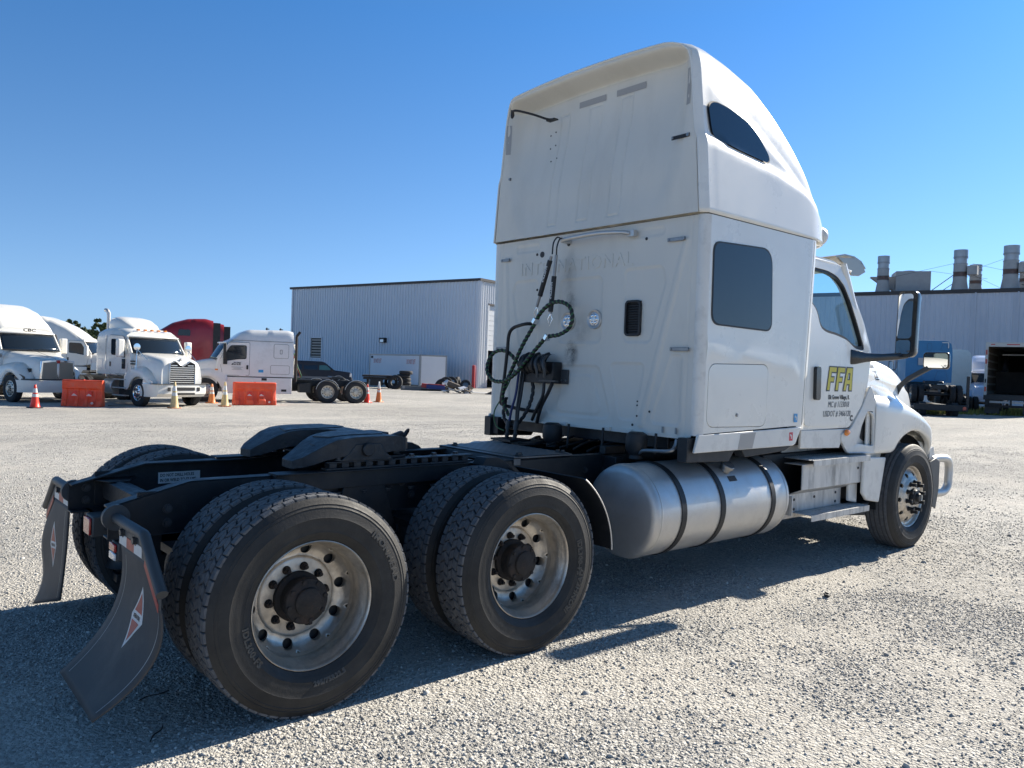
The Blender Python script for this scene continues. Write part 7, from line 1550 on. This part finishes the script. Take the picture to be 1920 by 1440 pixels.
# grass along the yard's edge
GR = mat('dry_grass', (.22, .23, .06), .8, var=.35, vs=30); b = MB(); rg = random.Random(4)
for k in range(5200):
    px_ = rg.uniform(1690, 1935); dep = rg.uniform(43, 60); c_ = at_px_depth(lat(px_), dep)
    if mn.noise((c_.x*.7, c_.y*.7, 3)) < -.15: continue
    h = rg.uniform(.08, .32); a = rg.uniform(0, PI); z = gz(c_.x, c_.y); dx, dy_ = math.cos(a)*.05, math.sin(a)*.05; l = rg.uniform(-.08, .08)
    b.add([(c_.x-dx, c_.y-dy_, z), (c_.x+dx, c_.y+dy_, z), (c_.x+l, c_.y+l, z+h)], [(0, 1, 2)])
tag(b.build('grass', GR, smooth=0, recalc=False), 'sparse yellow-green grass along the edge of the lot', kind='stuff')
# trees behind the parked trucks on the left
BARK = mat('bark', (.08, .06, .045), .9); LEAF = [mat('leaf_dark', (.030, .055, .018), .6, var=.3, vs=6), mat('leaf_mid', (.060, .095, .028), .6, var=.3, vs=6)]
def tree(px, dep, h, wd_, label, seed):
    p = at_px_depth(lat(px), dep); rg = random.Random(seed); t = thing('tree', label, 'tree', (p.x, p.y, gz(p.x, p.y)), rg.uniform(0, 6), 'trees beyond the parked trucks')
    b = MB(); b.tube(spline([(0, 0, 0), (.1, 0, h*.3), (0, .1, h*.6), (0, 0, h*.85)]), [.02*h*(1-.9*i/24) for i in range(25)], n=8); tips = []
    for k in range(16):
        z0 = h*rg.uniform(.3, .8); a = rg.uniform(0, 2*PI); l = wd_*rg.uniform(.5, 1)*(1-.55*(z0/h)); e = Vector((math.cos(a)*l, math.sin(a)*l, z0+l*rg.uniform(.3, .9))); b.tube([(0, 0, z0), tuple(e*.5+Vector((0, 0, z0*.5+.1))), tuple(e)], [.008*h, .005*h, .002*h], n=5); tips.append(e)
    b.build('trunk', BARK, t, smooth=60)
    cl = [(e, wd_*rg.uniform(.15, .27)) for e in tips]+[(Vector((rg.uniform(-.3, .3)*wd_, rg.uniform(-.3, .3)*wd_, h*rg.uniform(.75, .97))), wd_*rg.uniform(.10, .2)) for _ in range(8)]
    for mi in (0, 1):
        b = MB()
        for (c_, r) in cl:
            for _ in range(60):
                v = Vector((rg.gauss(0, 1), rg.gauss(0, 1), rg.gauss(0, .8))).normalized()*r*rg.random()**.4; q = c_+v; s_ = .10+.11*rg.random(); a = Vector((rg.gauss(0, 1), rg.gauss(0, 1), rg.gauss(0, 1))).normalized(); d = a.orthogonal().normalized(); e = a.cross(d)
                b.add([q-d*s_, q+e*s_*.6, q+d*s_, q-e*s_*.6], [(0, 1, 2, 3)])
        b.build('crown', LEAF[mi], t, smooth=0, recalc=False)
for (px_, dep, h, w_, lb, sd_) in ((57, 98, 6.9, 1.5, 'small dark tree top showing above the leftmost white truck'), (70, 112, 6.6, 1.6, 'tree peeking over the right shoulder of the leftmost truck')) and [(57, 98, 6.3, 1.3, 'small dark tree top showing above the leftmost white truck', 1), (133, 100, 6.2, 1.9, 'bushy tree rising between the leftmost truck and the exhaust stack', 2), (152, 104, 5.1, 1.9, 'lower tree right of the bushy one', 3), (186, 98, 6.4, 1.7, 'tree just left of the exhaust stack', 4), (176, 106, 4.9, 1.8, 'low tree in front of the tree by the exhaust stack', 5), (260, 120, 6.2, 2.2, 'distant tree behind the louvred grille truck', 6), (112, 112, 5.0, 1.6, 'low tree over the roof of the side-on white truck', 7)]: tree(px_, dep, h, w_, lb, sd_)
# small litter on the gravel
rs = thing('rubber_scrap', 'small dark scrap of rubber on the open gravel right of the truck', 'scrap', (3.95, -1.62, gh(3.95, -1.62))); MB().obox((0, 0, .014), (.07, .035, .012), (.1, .2, .3)).obox((.03, .02, .02), (.03, .02, .012), (.4, .2, .9)).build('scrap', GASKET, rs, bevel=.003)
for (x, y, a, lb) in ((-.62, -1.02, .9, 'thin dark twig on the shaded gravel below the near mudflap'), (-.52, -.62, .2, 'thin dark twig on the shaded gravel right behind the near mudflap')):
    tw = thing('twig', lb, 'twig', (x, y, gh(x, y)), a); MB().tube(spline([(-.07, 0, .012), (-.02, .006, .016), (.03, -.004, .014), (.08, .008, .012)]), .003, n=6).build('stick', IRON, tw)
